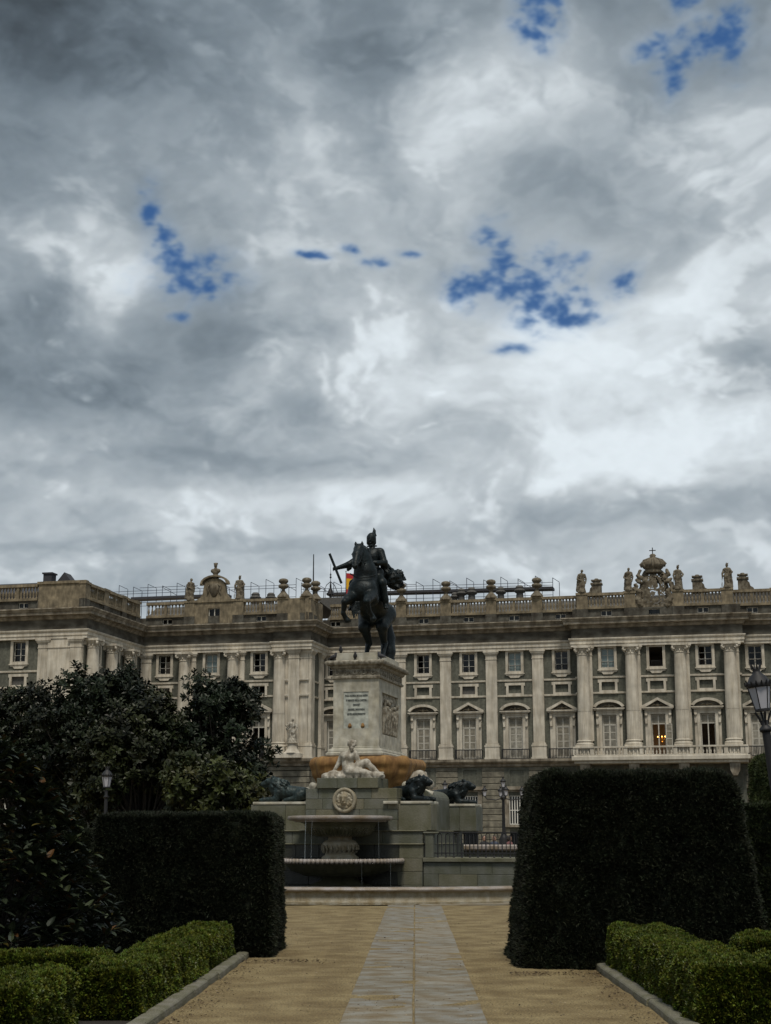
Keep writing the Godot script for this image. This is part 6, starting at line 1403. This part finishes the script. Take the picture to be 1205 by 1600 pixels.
func person_shape() -> Array:
	var s := Body.new(Vector3(-0.4, 0, -0.3), Vector3(0.4, 1.55, 0.4), 0.03)
	for q in [-1.0, 1.0]:
		s.chain([Vector3(q * 0.1, 0.05, 0), Vector3(q * 0.1, 0.48, 0.01), Vector3(q * 0.1, 0.88, 0)], [0.055, 0.06, 0.09], 0.04); s.cap(Vector3(q * 0.1, 0.04, 0), Vector3(q * 0.12, 0.03, 0.15), 0.05, 0.035, 0.03); s.chain([Vector3(q * 0.19, 1.38, 0), Vector3(q * 0.25, 1.1, -0.02), Vector3(q * 0.24, 0.86, 0.05)], [0.065, 0.05, 0.035], 0.04); s.cap(Vector3(q * 0.24, 0.82, 0.06), Vector3(q * 0.24, 0.74, 0.08), 0.04, 0.03, 0.02)
	s.chain([Vector3(0, 0.9, 0), Vector3(0, 1.15, 0), Vector3(0, 1.36, 0)], [0.15, 0.14, 0.15], 0.08); s.cap(Vector3(-0.14, 1.40, 0), Vector3(0.14, 1.40, 0), 0.075, 0.075, 0.05)
	s.cap(Vector3(0, 1.40, 0), Vector3(0, 1.52, 0.01), 0.055, 0.05, 0.03)
	var h := Body.new(Vector3(-0.2, 1.4, -0.2), Vector3(0.2, 1.8, 0.25), 0.016)
	h.cap(Vector3(0, 1.46, 0.0), Vector3(0, 1.53, 0.01), 0.05, 0.05, 0.02); h.cap(Vector3(0, 1.57, 0.02), Vector3(0, 1.65, 0.01), 0.078, 0.092, 0.03); h.cap(Vector3(0, 1.61, 0.105), Vector3(0, 1.58, 0.115), 0.012, 0.016, 0.015)
	for q in [-1.0, 1.0]: h.cap(Vector3(q * 0.092, 1.61, 0.0), Vector3(q * 0.092, 1.58, 0.0), 0.018, 0.014, 0.01)
	var r := Body.new(Vector3(-0.2, 1.4, -0.2), Vector3(0.2, 1.8, 0.2), 0.018)
	r.cap(Vector3(0, 1.66, -0.02), Vector3(0, 1.60, -0.05), 0.098, 0.085, 0.03)
	return [s.build().mesh(), h.build().mesh(), r.build().mesh()]

func make_statues() -> void:
	var q := thing("equestrian_statue", "dark bronze rider with baton on a rearing horse atop the pedestal", "statue", mon * at(0, 7.16, 0))
	put(q, "horse", horse_shape().mesh(), M.bronze)
	var r := put(q, "rider", rider_shape().mesh(), M.bronze)
	put(q, "cape", cape_shape().mesh(), M.bronze)
	var b := MB.new(); b.tube([Vector3(-1.20, 3.31, -1.12), Vector3(-0.83, 2.36, -1.22)], [0.042, 0.042], 10); put(q, "baton", b.mesh(), M.bronze)
	b = MB.new(); b.tube([Vector3(0.08, 2.95, -1.06), Vector3(0.12, 2.85, -0.7), Vector3(0.02, 2.86, -0.34)], [0.014, 0.014, 0.014], 5); b.tube([Vector3(0.06, 2.95, -1.06), Vector3(-0.3, 2.85, -0.72), Vector3(-0.24, 2.86, -0.34)], [0.014, 0.014, 0.014], 5)
	b.tube([Vector3(-0.3, 3.12, -0.5), Vector3(-0.24, 3.2, -0.47)], [0.02, 0.02], 5); b.tube([Vector3(-0.25, 3.3, -0.66), Vector3(-0.25, 3.0, -0.45), Vector3(-0.2, 2.8, -0.3)], [0.016, 0.016, 0.016], 5); b.tube([Vector3(0.03, 3.3, -0.66), Vector3(0.02, 3.0, -0.45), Vector3(-0.02, 2.8, -0.3)], [0.016, 0.016, 0.016], 5); b.tube([Vector3(-0.24, 3.02, -0.44), Vector3(-0.11, 3.0, -0.32), Vector3(0.02, 3.02, -0.44)], [0.015, 0.015, 0.015], 5)
	put(q, "bridle", b.mesh(), M.bronze)
	b = MB.new(); b.tube([Vector3(-0.38, 2.55, -0.62), Vector3(-0.1, 2.38, -0.42), Vector3(0.2, 2.38, -0.46), Vector3(0.42, 2.5, -0.75)], [0.022, 0.022, 0.022, 0.022], 5); put(q, "breast_strap", b.mesh(), M.bronze)
	var lion := lion_shape().mesh()
	var lt := ["bronze lion lying on the left granite block facing left", "bronze lion lying just right of the medallion with paws over the edge", "bronze lion on the farther granite block at the right"]
	var spots := [[-1.98, 0.42, PI + 0.05, 1.0], [1.72, 0.42, -0.42, 1.0], [2.15, -3.4, -0.05, 1.0]]
	for i in 3: one("bronze_lion", lion, M.verdigris if i == 0 else M.bronze, lt[i], "lion statue", mon * Transform3D(Basis(Vector3.UP, spots[i][2]) * Basis.from_scale(Vector3.ONE * 0.9), Vector3(spots[i][0], 2.70, spots[i][1])), "bronze lions of the monument")
	one("river_god_statue", river_god_shape().mesh(), M.white_stone, "white marble reclining bearded figure leaning on one arm below the pedestal", "statue", mon * at(0.06, 3.37, 0.75))
	# draped shoulder of the figure reclining on the right flank
	var sh := Body.new(Vector3(-0.7, 0, -0.6), Vector3(0.7, 0.75, 0.6), 0.03)
	sh.cap(Vector3(-0.3, 0.15, 0), Vector3(0.3, 0.15, 0), 0.2, 0.2, 0.1); sh.cap(Vector3(0, 0.3, 0), Vector3(0.05, 0.38, 0), 0.26, 0.22, 0.1)
	for i in 10: sh.chain([Vector3(-0.3 + i * 0.06, 0.5, 0.05), Vector3(-0.32 + i * 0.07, 0.35, 0.22), Vector3(-0.36 + i * 0.08, 0.1, 0.26)], [0.05, 0.05, 0.03], 0.02)
	one("carved_drapery", sh.build().mesh(), M.white_stone, "heap of carved white marble drapery behind the right front lion", "carving", mon * at(1.62, 3.08, -1.2))
	# birds on the pedestal
	var pg := Body.new(Vector3(-0.1, -0.02, -0.22), Vector3(0.1, 0.3, 0.2), 0.014)
	pg.cap(Vector3(0, 0.12, 0.03), Vector3(0, 0.10, -0.06), 0.065, 0.055, 0.03); pg.cap(Vector3(0, 0.09, -0.08), Vector3(0, 0.06, -0.19), 0.04, 0.018, 0.02); pg.cap(Vector3(0, 0.16, 0.07), Vector3(0, 0.215, 0.085), 0.04, 0.032, 0.02); pg.cap(Vector3(0, 0.21, 0.11), Vector3(0, 0.205, 0.135), 0.012, 0.006, 0.01)
	for k in [-1.0, 1.0]: pg.cap(Vector3(k * 0.025, 0.06, 0.0), Vector3(k * 0.025, -0.01, 0.005), 0.012, 0.012, 0.01)
	var bird := pg.build().mesh()
	var bs := [[-0.70, 6.93, 0.06, 1.2, "dark pigeon at the left end of the pedestal cap"], [-0.55, 7.165, -0.2, 0.2, "dark pigeon perched on top of the pedestal's white block"], [-0.02, 6.93, 0.08, 0.3, "dark pigeon in the middle of the pedestal cap"], [0.76, 6.93, -0.02, -1.9, "dark pigeon at the right corner of the pedestal cap"]]
	for p in bs: one("pigeon", bird, M.feather, p[4], "pigeon", mon * at(p[0], p[1], p[2], p[3]), "pigeons on the pedestal")
	# people beyond the railing
	var ps := person_shape()
	var who := [[4.50, -70.0, 0.4, "black_cloth", "person in black beyond the railing, leftmost of the three"], [5.02, -71.0, -0.6, "blue_cloth", "person in blue beyond the railing, between two others"], [5.55, -69.0, 2.0, "rose_cloth", "person in a rose-coloured top beside the street lamp's foot"]]
	for w in who:
		var o := thing("person", w[4], "person", at(w[0], 0.02, w[1], w[2]), "people beyond the railing")
		put(o, "clothing", ps[0], M[w[3]]); put(o, "head", ps[1], M.skin); put(o, "hair", ps[2], M.hair)

# ---------------------------------------------------------------- hedges, trees, shrubs
func blade(b: MB, base: Vector3, dir: Vector3, up: Vector3, l: float, w: float, col: Color, fold := 0.25) -> void:
	var side := dir.cross(up).normalized() * w / 2; var dn := side.cross(dir).normalized() * w * fold
	var m := base + dir * l * 0.5; var e := base + dir * l - up * l * 0.08
	for s in [-1.0, 1.0]:
		b.tri(base, m + side * s + dn, e) if s > 0 else b.tri(base, e, m + side * s + dn)
		for k in 3: b.c.append(col)

func sprig(n: int, l: float, w: float, spread: float, sd: int, warm: float) -> ArrayMesh:
	var r := RandomNumberGenerator.new(); r.seed = sd
	var b := MB.new()
	for i in n:
		var t := TAU * i / n + r.randf_range(-0.3, 0.3); var sp := r.randf_range(0.25, spread)
		var d := Vector3(cos(t) * sp, sin(t) * sp, 1).normalized()
		var v := r.randf_range(0.75, 1.2)
		blade(b, Vector3(cos(t), sin(t), 0) * 0.004 + Vector3(0, 0, r.randf_range(-0.01, 0.3) * l), d, Vector3(cos(t + 1.3), sin(t + 1.3), 0.4).normalized(), l * r.randf_range(0.7, 1.1), w, Color(v * (1.0 + warm * r.randf()), v, v))
	return b.mesh()

# clipped hedge: a dark core with sprigs over every face; x0..x1, z0..z1 at the foot, drawn in by taper at height h
func hedge(called: String, label: String, x0: float, x1: float, z0: float, z1: float, h: float, taper: float, per_m2: float, mesh: Mesh, m: Material, core: Material, base: Color, var_hue: float, sd: int, lump := 0.03, round := 0.12, group := "") -> void:
	var o := thing(called, label, "hedge", garden, group)
	var r := RandomNumberGenerator.new(); r.seed = sd
	var nz := FastNoiseLite.new(); nz.seed = sd; nz.frequency = 1.1; nz.fractal_octaves = 3
	var b := MB.new(); var t2 := taper; var ins := 0.05 + lump
	var lo := Vector3(x0 + ins, 0.0, z0 + ins); var hi := Vector3(x1 - ins, h - ins, z1 - ins)
	var p := [Vector3(lo.x, 0.02, hi.z), Vector3(hi.x, 0.02, hi.z), Vector3(hi.x, 0.02, lo.z), Vector3(lo.x, 0.02, lo.z)]
	var q := [Vector3(lo.x + t2, hi.y, hi.z - t2), Vector3(hi.x - t2, hi.y, hi.z - t2), Vector3(hi.x - t2, hi.y, lo.z + t2), Vector3(lo.x + t2, hi.y, lo.z + t2)]
	for k in 4: b.quad(p[k], p[(k + 1) % 4], q[(k + 1) % 4], q[k])
	b.quad(q[0], q[1], q[2], q[3])
	put(o, "core", b.mesh(), core)
	var list := []; var cols := PackedColorArray()
	# faces: front, right, back, left, top
	var dims := [[x1 - x0, h], [z1 - z0, h], [x1 - x0, h], [z1 - z0, h], [x1 - x0, z1 - z0]]
	for f in 5:
		var cnt := int(dims[f][0] * dims[f][1] * per_m2 * (0.35 if f == 2 else 1.0))
		for i in cnt:
			var u := r.randf(); var v := r.randf(); var pos: Vector3; var n: Vector3
			if f < 4:
				var k := taper * v
				match f:
					0: pos = Vector3(lerpf(x0 + k, x1 - k, u), v * h, z1 - k); n = Vector3(0, 0, 1)
					1: pos = Vector3(x1 - k, v * h, lerpf(z0 + k, z1 - k, u)); n = Vector3(1, 0, 0)
					2: pos = Vector3(lerpf(x0 + k, x1 - k, u), v * h, z0 + k); n = Vector3(0, 0, -1)
					3: pos = Vector3(x0 + k, v * h, lerpf(z0 + k, z1 - k, u)); n = Vector3(-1, 0, 0)
			else:
				pos = Vector3(lerpf(x0 + taper, x1 - taper, u), h, lerpf(z0 + taper, z1 - taper, v)); n = Vector3.UP
			# round the arrises off
			var cx := clampf(pos.x, x0 + taper * pos.y / h + round, x1 - taper * pos.y / h - round); var cz := clampf(pos.z, z0 + taper * pos.y / h + round, z1 - taper * pos.y / h - round); var cy := minf(pos.y, h - round)
			var off := pos - Vector3(cx, cy, cz)
			if off.length() > round: pos = Vector3(cx, cy, cz) + off.normalized() * round
			if off.length() > 0.01: n = (n + off.normalized()).normalized()
			var wob := nz.get_noise_3dv(pos * 1.6)
			pos += n * (wob * lump * 1.6 + r.randf_range(-lump, lump * 0.6) - 0.03)
			if pos.y < 0.02: pos.y = 0.02
			var d := (n + Vector3(r.randf_range(-0.7, 0.7), r.randf_range(-0.2, 0.9), r.randf_range(-0.7, 0.7))).normalized()
			var bs := Basis.looking_at(-d, Vector3(r.randf_range(-1, 1), 1, r.randf_range(-1, 1)).normalized()) * Basis(Vector3.BACK, r.randf() * TAU)
			list.append(Transform3D(bs.scaled(Vector3.ONE * r.randf_range(0.75, 1.25)), pos))
			var g := r.randf_range(0.5, 1.5) * (1.0 + 0.6 * wob)
			cols.append(Color(base.r * g * (1.0 + var_hue * r.randf()), base.g * g, base.b * g))
	copies(o, "foliage", mesh, m, list, cols)

func whorl(n: int, l: float, w: float, sd: int) -> ArrayMesh:
	var r := RandomNumberGenerator.new(); r.seed = sd
	var b := MB.new()
	for i in n:
		var t := TAU * i * 0.382 + r.randf_range(-0.2, 0.2); var rise := lerpf(0.15, 1.3, float(i) / n)
		var d := Vector3(cos(t), rise, sin(t)).normalized(); var v := r.randf_range(0.7, 1.25)
		leaf_shape(b, Vector3(0, 0.02 * i, 0), d, l * r.randf_range(0.75, 1.1), w * r.randf_range(0.85, 1.1), Color(v, v, v))
	return b.mesh()

func leaf_shape(b: MB, base: Vector3, d: Vector3, l: float, w: float, col: Color) -> void:
	var side := d.cross(Vector3.UP).normalized(); var up := side.cross(d).normalized()
	var prev := [base, base, base]
	for k in range(1, 5):
		var t: float = [0.0, 0.28, 0.6, 0.85, 1.0][k]; var ww: float = [0.0, 0.42, 0.5, 0.3, 0.0][k] * w
		var c := base + d * l * t - Vector3.UP * l * 0.16 * t * t; var e := up * ww * 0.35
		var cur := [c - side * ww + e, c, c + side * ww + e]
		if k == 1:
			b.tri(prev[1], cur[1], cur[0]); b.tri(prev[1], cur[2], cur[1]); for q in 6: b.c.append(col)
		elif k == 4:
			b.tri(prev[0], prev[1], cur[1]); b.tri(prev[1], prev[2], cur[1]); for q in 6: b.c.append(col)
		else:
			b.quad(prev[0], prev[1], cur[1], cur[0]); b.quad(prev[1], prev[2], cur[2], cur[1]); for q in 12: b.c.append(col)
		prev = cur

# broad evergreen: trunk, limbs to each clump, clumps of leaf whorls
func evergreen(label: String, where: Vector3, rx: float, top: float, clumps: int, base: Color, sd: int, whorls: Array, low := 0.6) -> void:
	var o := thing("magnolia_tree", label, "tree", Transform3D(Basis.IDENTITY, where), "evergreen trees left of the monument")
	var r := RandomNumberGenerator.new(); r.seed = sd
	var b := MB.new(); var fork := Vector3(0.1, top * 0.2, 0)
	b.tube([Vector3(0, -0.1, 0), Vector3(0.05, top * 0.14, 0), fork], [0.24, 0.19, 0.15], 9); put(o, "trunk", b.mesh(), M.bark)
	var tips := []
	for i in clumps:
		var t := r.randf() * TAU; var y := pow(r.randf(), 0.9); var wide := sqrt(maxf(0.05, 1.0 - pow(absf(y - 0.38) / 0.66, 2.2)))
		var rad := rx * wide * pow(r.randf_range(0.15, 1.0), 0.45) * r.randf_range(0.82, 1.1)
		tips.append(Vector3(cos(t) * rad, low + (top - low) * y * r.randf_range(0.93, 1.04), sin(t) * rad))
	b = MB.new()
	for tp in tips:
		var mid: Vector3 = fork.lerp(tp, 0.5) + Vector3(r.randf_range(-0.2, 0.2), 0.1, r.randf_range(-0.2, 0.2))
		b.tube([fork, mid, tp], [0.07, 0.04, 0.015], 5)
	put(o, "limbs", b.mesh(), M.bark)
	var lists := [[], []]; var cols := [PackedColorArray(), PackedColorArray()]
	for tp in tips:
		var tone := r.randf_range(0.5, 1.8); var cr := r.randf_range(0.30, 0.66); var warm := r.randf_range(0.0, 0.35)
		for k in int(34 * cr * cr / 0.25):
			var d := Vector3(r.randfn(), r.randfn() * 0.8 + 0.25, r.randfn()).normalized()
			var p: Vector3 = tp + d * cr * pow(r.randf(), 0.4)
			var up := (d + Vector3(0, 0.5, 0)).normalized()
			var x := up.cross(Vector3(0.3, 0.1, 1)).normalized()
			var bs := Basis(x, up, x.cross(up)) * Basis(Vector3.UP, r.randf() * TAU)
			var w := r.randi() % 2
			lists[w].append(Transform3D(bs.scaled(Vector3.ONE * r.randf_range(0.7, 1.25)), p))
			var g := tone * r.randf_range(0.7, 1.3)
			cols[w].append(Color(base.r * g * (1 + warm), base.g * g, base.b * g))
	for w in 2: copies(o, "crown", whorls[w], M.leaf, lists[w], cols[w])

func make_plants() -> void:
	var yew := sprig(7, 0.075, 0.016, 1.0, 1, 0.1); var box := sprig(8, 0.038, 0.024, 1.3, 2, 0.25)
	var yc := Color(0.014, 0.021, 0.011)
	hedge("yew_hedge", "tall dark clipped hedge block left of the path", -4.62, -2.04, -24.2, -22.05, 1.97, 0.03, 1000, yew, M.yew, M.core, yc, 0.35, 101, 0.035, 0.12, "tall clipped hedges beside the path")
	hedge("yew_hedge", "massive dark tapering topiary hedge right of the path", 1.38, 4.62, -22.9, -20.2, 2.50, 0.30, 1000, yew, M.yew, M.core, yc, 0.35, 102, 0.045, 0.22, "tall clipped hedges beside the path")
	var bc := Color(0.050, 0.082, 0.010); var g := "low box hedges of the parterre"
	hedge("box_hedge", "low green box hedge running along the left kerb", -3.1, -2.5, -21.7, -14.3, 0.48, 0.03, 2600, box, M.box, M.core_box, bc, 0.5, 103, 0.05, 0.08, g)
	hedge("box_hedge", "low green box hedge block at the bottom left corner", -9.0, -3.0, -14.0, -12.3, 0.49, 0.03, 2200, box, M.box, M.core_box, bc, 0.5, 104, 0.05, 0.08, g)
	hedge("box_hedge", "narrow low box hedge row in front of the glossy shrub", -9.0, -3.22, -17.0, -16.2, 0.45, 0.03, 2200, box, M.box, M.core_box, bc, 0.5, 105, 0.05, 0.08, g)
	hedge("box_hedge", "low green box hedge running along the right kerb", 2.48, 3.2, -19.9, -13.7, 0.56, 0.03, 2600, box, M.box, M.core_box, bc, 0.5, 106, 0.05, 0.08, g)
	hedge("box_hedge", "low box hedge block at the bottom right corner", 3.4, 9.0, -13.3, -12.0, 0.47, 0.03, 2200, box, M.box, M.core_box, bc, 0.5, 107, 0.05, 0.08, g)
	hedge("box_hedge", "low box hedge row across the right bed nearest the topiary", 3.75, 9.0, -18.8, -17.8, 0.53, 0.03, 2200, box, M.box, M.core_box, bc, 0.5, 108, 0.05, 0.08, g)
	hedge("box_hedge", "low box hedge row in the middle of the right bed", 3.35, 9.0, -15.9, -15.0, 0.52, 0.03, 2200, box, M.box, M.core_box, bc, 0.5, 109, 0.05, 0.08, g)
	hedge("yew_hedge", "green clipped shrub behind the lamp post at the right edge", 6.15, 9.5, -29.5, -27.5, 3.15, 0.3, 700, yew, M.yew, M.core, Color(0.03, 0.05, 0.014), 0.35, 110, 0.05, 0.25)
	hedge("yew_hedge", "dark clipped hedge half hidden behind the glossy foreground shrub", -9.0, -4.75, -26.0, -24.4, 1.75, 0.03, 700, yew, M.yew, M.core, yc, 0.35, 111, 0.035, 0.12)
	hedge("yew_hedge", "lower dark green hedge beside the topiary at the right edge", 4.95, 9.5, -26.0, -24.2, 2.15, 0.03, 700, yew, M.yew, M.core, Color(0.018, 0.03, 0.010), 0.35, 112, 0.035, 0.12)
	# trees
	var wh := [whorl(8, 0.24, 0.10, 3), whorl(7, 0.21, 0.085, 4)]
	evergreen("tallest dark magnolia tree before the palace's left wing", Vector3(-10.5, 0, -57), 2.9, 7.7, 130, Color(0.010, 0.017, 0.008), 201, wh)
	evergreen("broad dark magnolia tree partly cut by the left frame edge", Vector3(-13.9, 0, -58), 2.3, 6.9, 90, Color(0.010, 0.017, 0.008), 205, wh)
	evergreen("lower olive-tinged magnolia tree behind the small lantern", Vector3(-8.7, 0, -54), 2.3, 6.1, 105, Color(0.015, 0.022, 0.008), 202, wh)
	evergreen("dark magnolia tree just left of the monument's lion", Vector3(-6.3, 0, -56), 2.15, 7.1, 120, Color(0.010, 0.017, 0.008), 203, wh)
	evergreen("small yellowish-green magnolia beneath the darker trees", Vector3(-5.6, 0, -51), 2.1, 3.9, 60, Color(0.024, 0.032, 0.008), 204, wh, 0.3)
	# glossy shrub in the left foreground: the nearest leaves one by one, the rest as a mass
	var sh := thing("magnolia_shrub", "glossy large-leaved shrub in the left foreground bed", "shrub", at(-4.75, 0, -18.3))
	var r := RandomNumberGenerator.new(); r.seed = 300
	var b := MB.new()
	var leaf_meshes := []; 
	for i in 5:
		var lb := MB.new(); var v: float = [0.8, 1.0, 1.15, 0.9, 1.3][i]
		leaf_shape(lb, Vector3.ZERO, Vector3(0, 0, 1), 0.20 + 0.014 * i, 0.078, Color(v, v, v)); leaf_meshes.append(lb.mesh())
	var tones := []
	for c in [Color(0.024, 0.032, 0.018), Color(0.032, 0.042, 0.018), Color(0.019, 0.026, 0.017), Color(0.07, 0.058, 0.014), Color(0.075, 0.038, 0.014)]:
		var m: StandardMaterial3D = M.leaf.duplicate(); m.albedo_color = c.linear_to_srgb(); m.roughness = 0.25; m.metallic_specular = 0.7; tones.append(m)
	var all := []
	for i in 900:
		var t := r.randf() * TAU; var y := r.randf_range(0.15, 1.0); var rad := sqrt(maxf(0.04, 1.0 - pow(absf(y - 0.3) / 0.72, 2.0))) * pow(r.randf_range(0.2, 1.0), 0.5)
		var tip := Vector3(cos(t) * rad * 1.75, y * 2.8 - maxf(0, cos(t) * rad) * 1.15, sin(t) * rad * 1.2)
		if tip.y < 0.1: continue
		if i % 12 == 0: b.tube([Vector3(tip.x * 0.2, 0, tip.z * 0.2), Vector3(tip.x * 0.5, tip.y * 0.6, tip.z * 0.5), tip], [0.02, 0.014, 0.008], 4)
		for k in 9:
			var a := k * 2.4 + r.randf(); var rise := lerpf(-0.1, 1.4, k / 9.0)
			var d := Vector3(cos(a), rise, sin(a)).normalized() + Vector3(tip.x, 0, tip.z).normalized() * 0.25
			var bs := Basis.looking_at(-d.normalized(), Vector3.UP)
			all.append([tip.z, Transform3D(bs.scaled(Vector3.ONE * r.randf_range(0.7, 1.15)), tip - Vector3(0, 0.06, 0) * (k / 9.0 - 0.5)), r.randi() % 5, 3 + r.randi() % 2 if r.randf() < 0.09 else r.randi() % 3])
	put(sh, "stems", b.mesh(), M.bark)
	all.sort_custom(func(p, q): return p[0] > q[0])
	var rest := []; var rcol := PackedColorArray()
	for i in all.size():
		var e: Array = all[i]
		if i < 290: put(sh, "leaf", leaf_meshes[e[2]], tones[e[3]], e[1])
		else:
			rest.append(e[1]); var c: Color = tones[e[3]].albedo_color.srgb_to_linear(); rcol.append(c)
	copies(sh, "inner_leaves", leaf_meshes[1], M.leaf, rest, rcol)

# ---------------------------------------------------------------- lamps
func lantern(o: Node3D, y: float, k: float, sides: int) -> void:
	# tapering glazed lantern on a collar, roof with a ring of palmettes and a crown-like top
	var b := MB.new(); var rt := 0.27 * k; var rb := 0.17 * k; var hg := 0.52 * k
	var off := PI / sides
	for i in sides:
		var t := TAU * i / sides + off; var u := TAU * (i + 1) / sides + off
		var pb := MB.new()
		pb.quad(Vector3(sin(t) * rb, y, cos(t) * rb), Vector3(sin(u) * rb, y, cos(u) * rb), Vector3(sin(u) * rt, y + hg, cos(u) * rt), Vector3(sin(t) * rt, y + hg, cos(t) * rt))
		put(o, "pane", pb.mesh(), M.frosted)
		b.tube([Vector3(sin(t) * rb, y, cos(t) * rb) * Vector3(1.02, 1, 1.02), Vector3(sin(t) * rt * 1.02, y + hg, cos(t) * rt * 1.02)], [0.014 * k, 0.014 * k], 5)
	b.lathe([Vector2(0.0, y - 0.05 * k), Vector2(rb * 1.1, y - 0.05 * k), Vector2(rb * 1.1, y + 0.01 * k), Vector2(0.0, y + 0.01 * k)], sides * 2)
	put(o, "lantern_frame", b.mesh(), M.iron)
	b = MB.new(); var yt := y + hg
	b.lathe([Vector2(rt * 1.02, yt), Vector2(rt * 1.12, yt + 0.02 * k), Vector2(rt * 1.15, yt + 0.1 * k), Vector2(rt * 1.0, yt + 0.13 * k), Vector2(rt * 0.72, yt + 0.26 * k), Vector2(rt * 0.42, yt + 0.33 * k), Vector2(rt * 0.32, yt + 0.40 * k), Vector2(rt * 0.42, yt + 0.44 * k), Vector2(rt * 0.36, yt + 0.47 * k), Vector2(0, yt + 0.47 * k)], 16)
	for i in 16: b.tube([Vector3(sin(i * TAU / 16) * rt * 1.12, yt + 0.06 * k, cos(i * TAU / 16) * rt * 1.12), Vector3(sin(i * TAU / 16) * rt * 1.24, yt + 0.15 * k, cos(i * TAU / 16) * rt * 1.24)], [0.035 * k, 0.012 * k], 5)
	for i in 6: b.tube([Vector3(sin(i * TAU / 6) * rt * 0.34, yt + 0.44 * k, cos(i * TAU / 6) * rt * 0.34), Vector3(sin(i * TAU / 6) * rt * 0.50, yt + 0.56 * k, cos(i * TAU / 6) * rt * 0.50)], [0.03 * k, 0.014 * k], 5)
	put(o, "lantern_roof", b.mesh(), M.iron)

func make_street() -> void:
	# single lantern on a leaning post at the right edge
	var p := thing("street_lamp", "black lantern street lamp leaning at the right edge of the view", "street lamp", Transform3D(Basis(Vector3.FORWARD, -0.11), Vector3(6.52, 0, -24.5)))
	var b := MB.new()
	b.lathe([Vector2(0.2, 0), Vector2(0.2, 0.2), Vector2(0.14, 0.3), Vector2(0.12, 0.8), Vector2(0.15, 0.9), Vector2(0.1, 1.0), Vector2(0.085, 2.7), Vector2(0.07, 3.34), Vector2(0.105, 3.37), Vector2(0.105, 3.41), Vector2(0.055, 3.46), Vector2(0.055, 3.54)], 12)
	put(p, "post", b.mesh(), M.iron)
	b = MB.new()
	for i in 4: b.tube([Vector3(sin(i * PI / 2) * 0.045, 3.47, cos(i * PI / 2) * 0.045), Vector3(sin(i * PI / 2) * 0.075, 3.57, cos(i * PI / 2) * 0.075), Vector3(sin(i * PI / 2) * 0.13, 3.68, cos(i * PI / 2) * 0.13)], [0.02, 0.02, 0.02], 5)
	put(p, "bracket", b.mesh(), M.iron)
	lantern(p, 3.72, 0.68, 6)
	# lantern among the trees
	p = thing("street_lamp", "small lantern street lamp in front of the dark trees", "street lamp", at(-8.25, 0, -45.2))
	b = MB.new(); b.lathe([Vector2(0.16, 0), Vector2(0.16, 0.3), Vector2(0.08, 0.5), Vector2(0.05, 2.8), Vector2(0.09, 2.84), Vector2(0.04, 2.9), Vector2(0.05, 3.05)], 10); put(p, "post", b.mesh(), M.iron)
	lantern(p, 3.14, 0.56, 6)
	# branched lamps on the far side of the street
	for q in [[7.85, -102.0, "four-branched street lamp before the palace ground-floor windows"], [4.2, -108.0, "branched street lamp half hidden behind the bronze lions"]]:
		p = thing("branched_street_lamp", q[2], "street lamp", at(q[0], 0, q[1], 0.1), "branched lamps along the street")
		b = MB.new(); b.lathe([Vector2(0.42, 0), Vector2(0.42, 0.5), Vector2(0.3, 0.7), Vector2(0.34, 1.6), Vector2(0.22, 1.8), Vector2(0.12, 2.1), Vector2(0.09, 4.2), Vector2(0.2, 4.25), Vector2(0.2, 4.35), Vector2(0.08, 4.5), Vector2(0.08, 5.0)], 12); put(p, "post", b.mesh(), M.iron)
		for i in 4:
			var d := Vector3(sin(i * PI / 2 + PI / 4 + 0.75), 0, cos(i * PI / 2 + PI / 4 + 0.75))
			b = MB.new(); b.tube([Vector3(0, 4.3, 0), d * 0.5 + Vector3(0, 4.15, 0), d * 1.1 + Vector3(0, 4.22, 0), d * 1.25 + Vector3(0, 4.4, 0)], [0.04, 0.04, 0.035, 0.03], 5); put(p, "arm", b.mesh(), M.iron)
			var l := sub(p, "lantern", Transform3D(Basis.IDENTITY, d * 1.25))
			lantern(l, 4.42, 0.62, 4)
		var tl := sub(p, "lantern", Transform3D.IDENTITY)
		lantern(tl, 5.0, 0.62, 4)
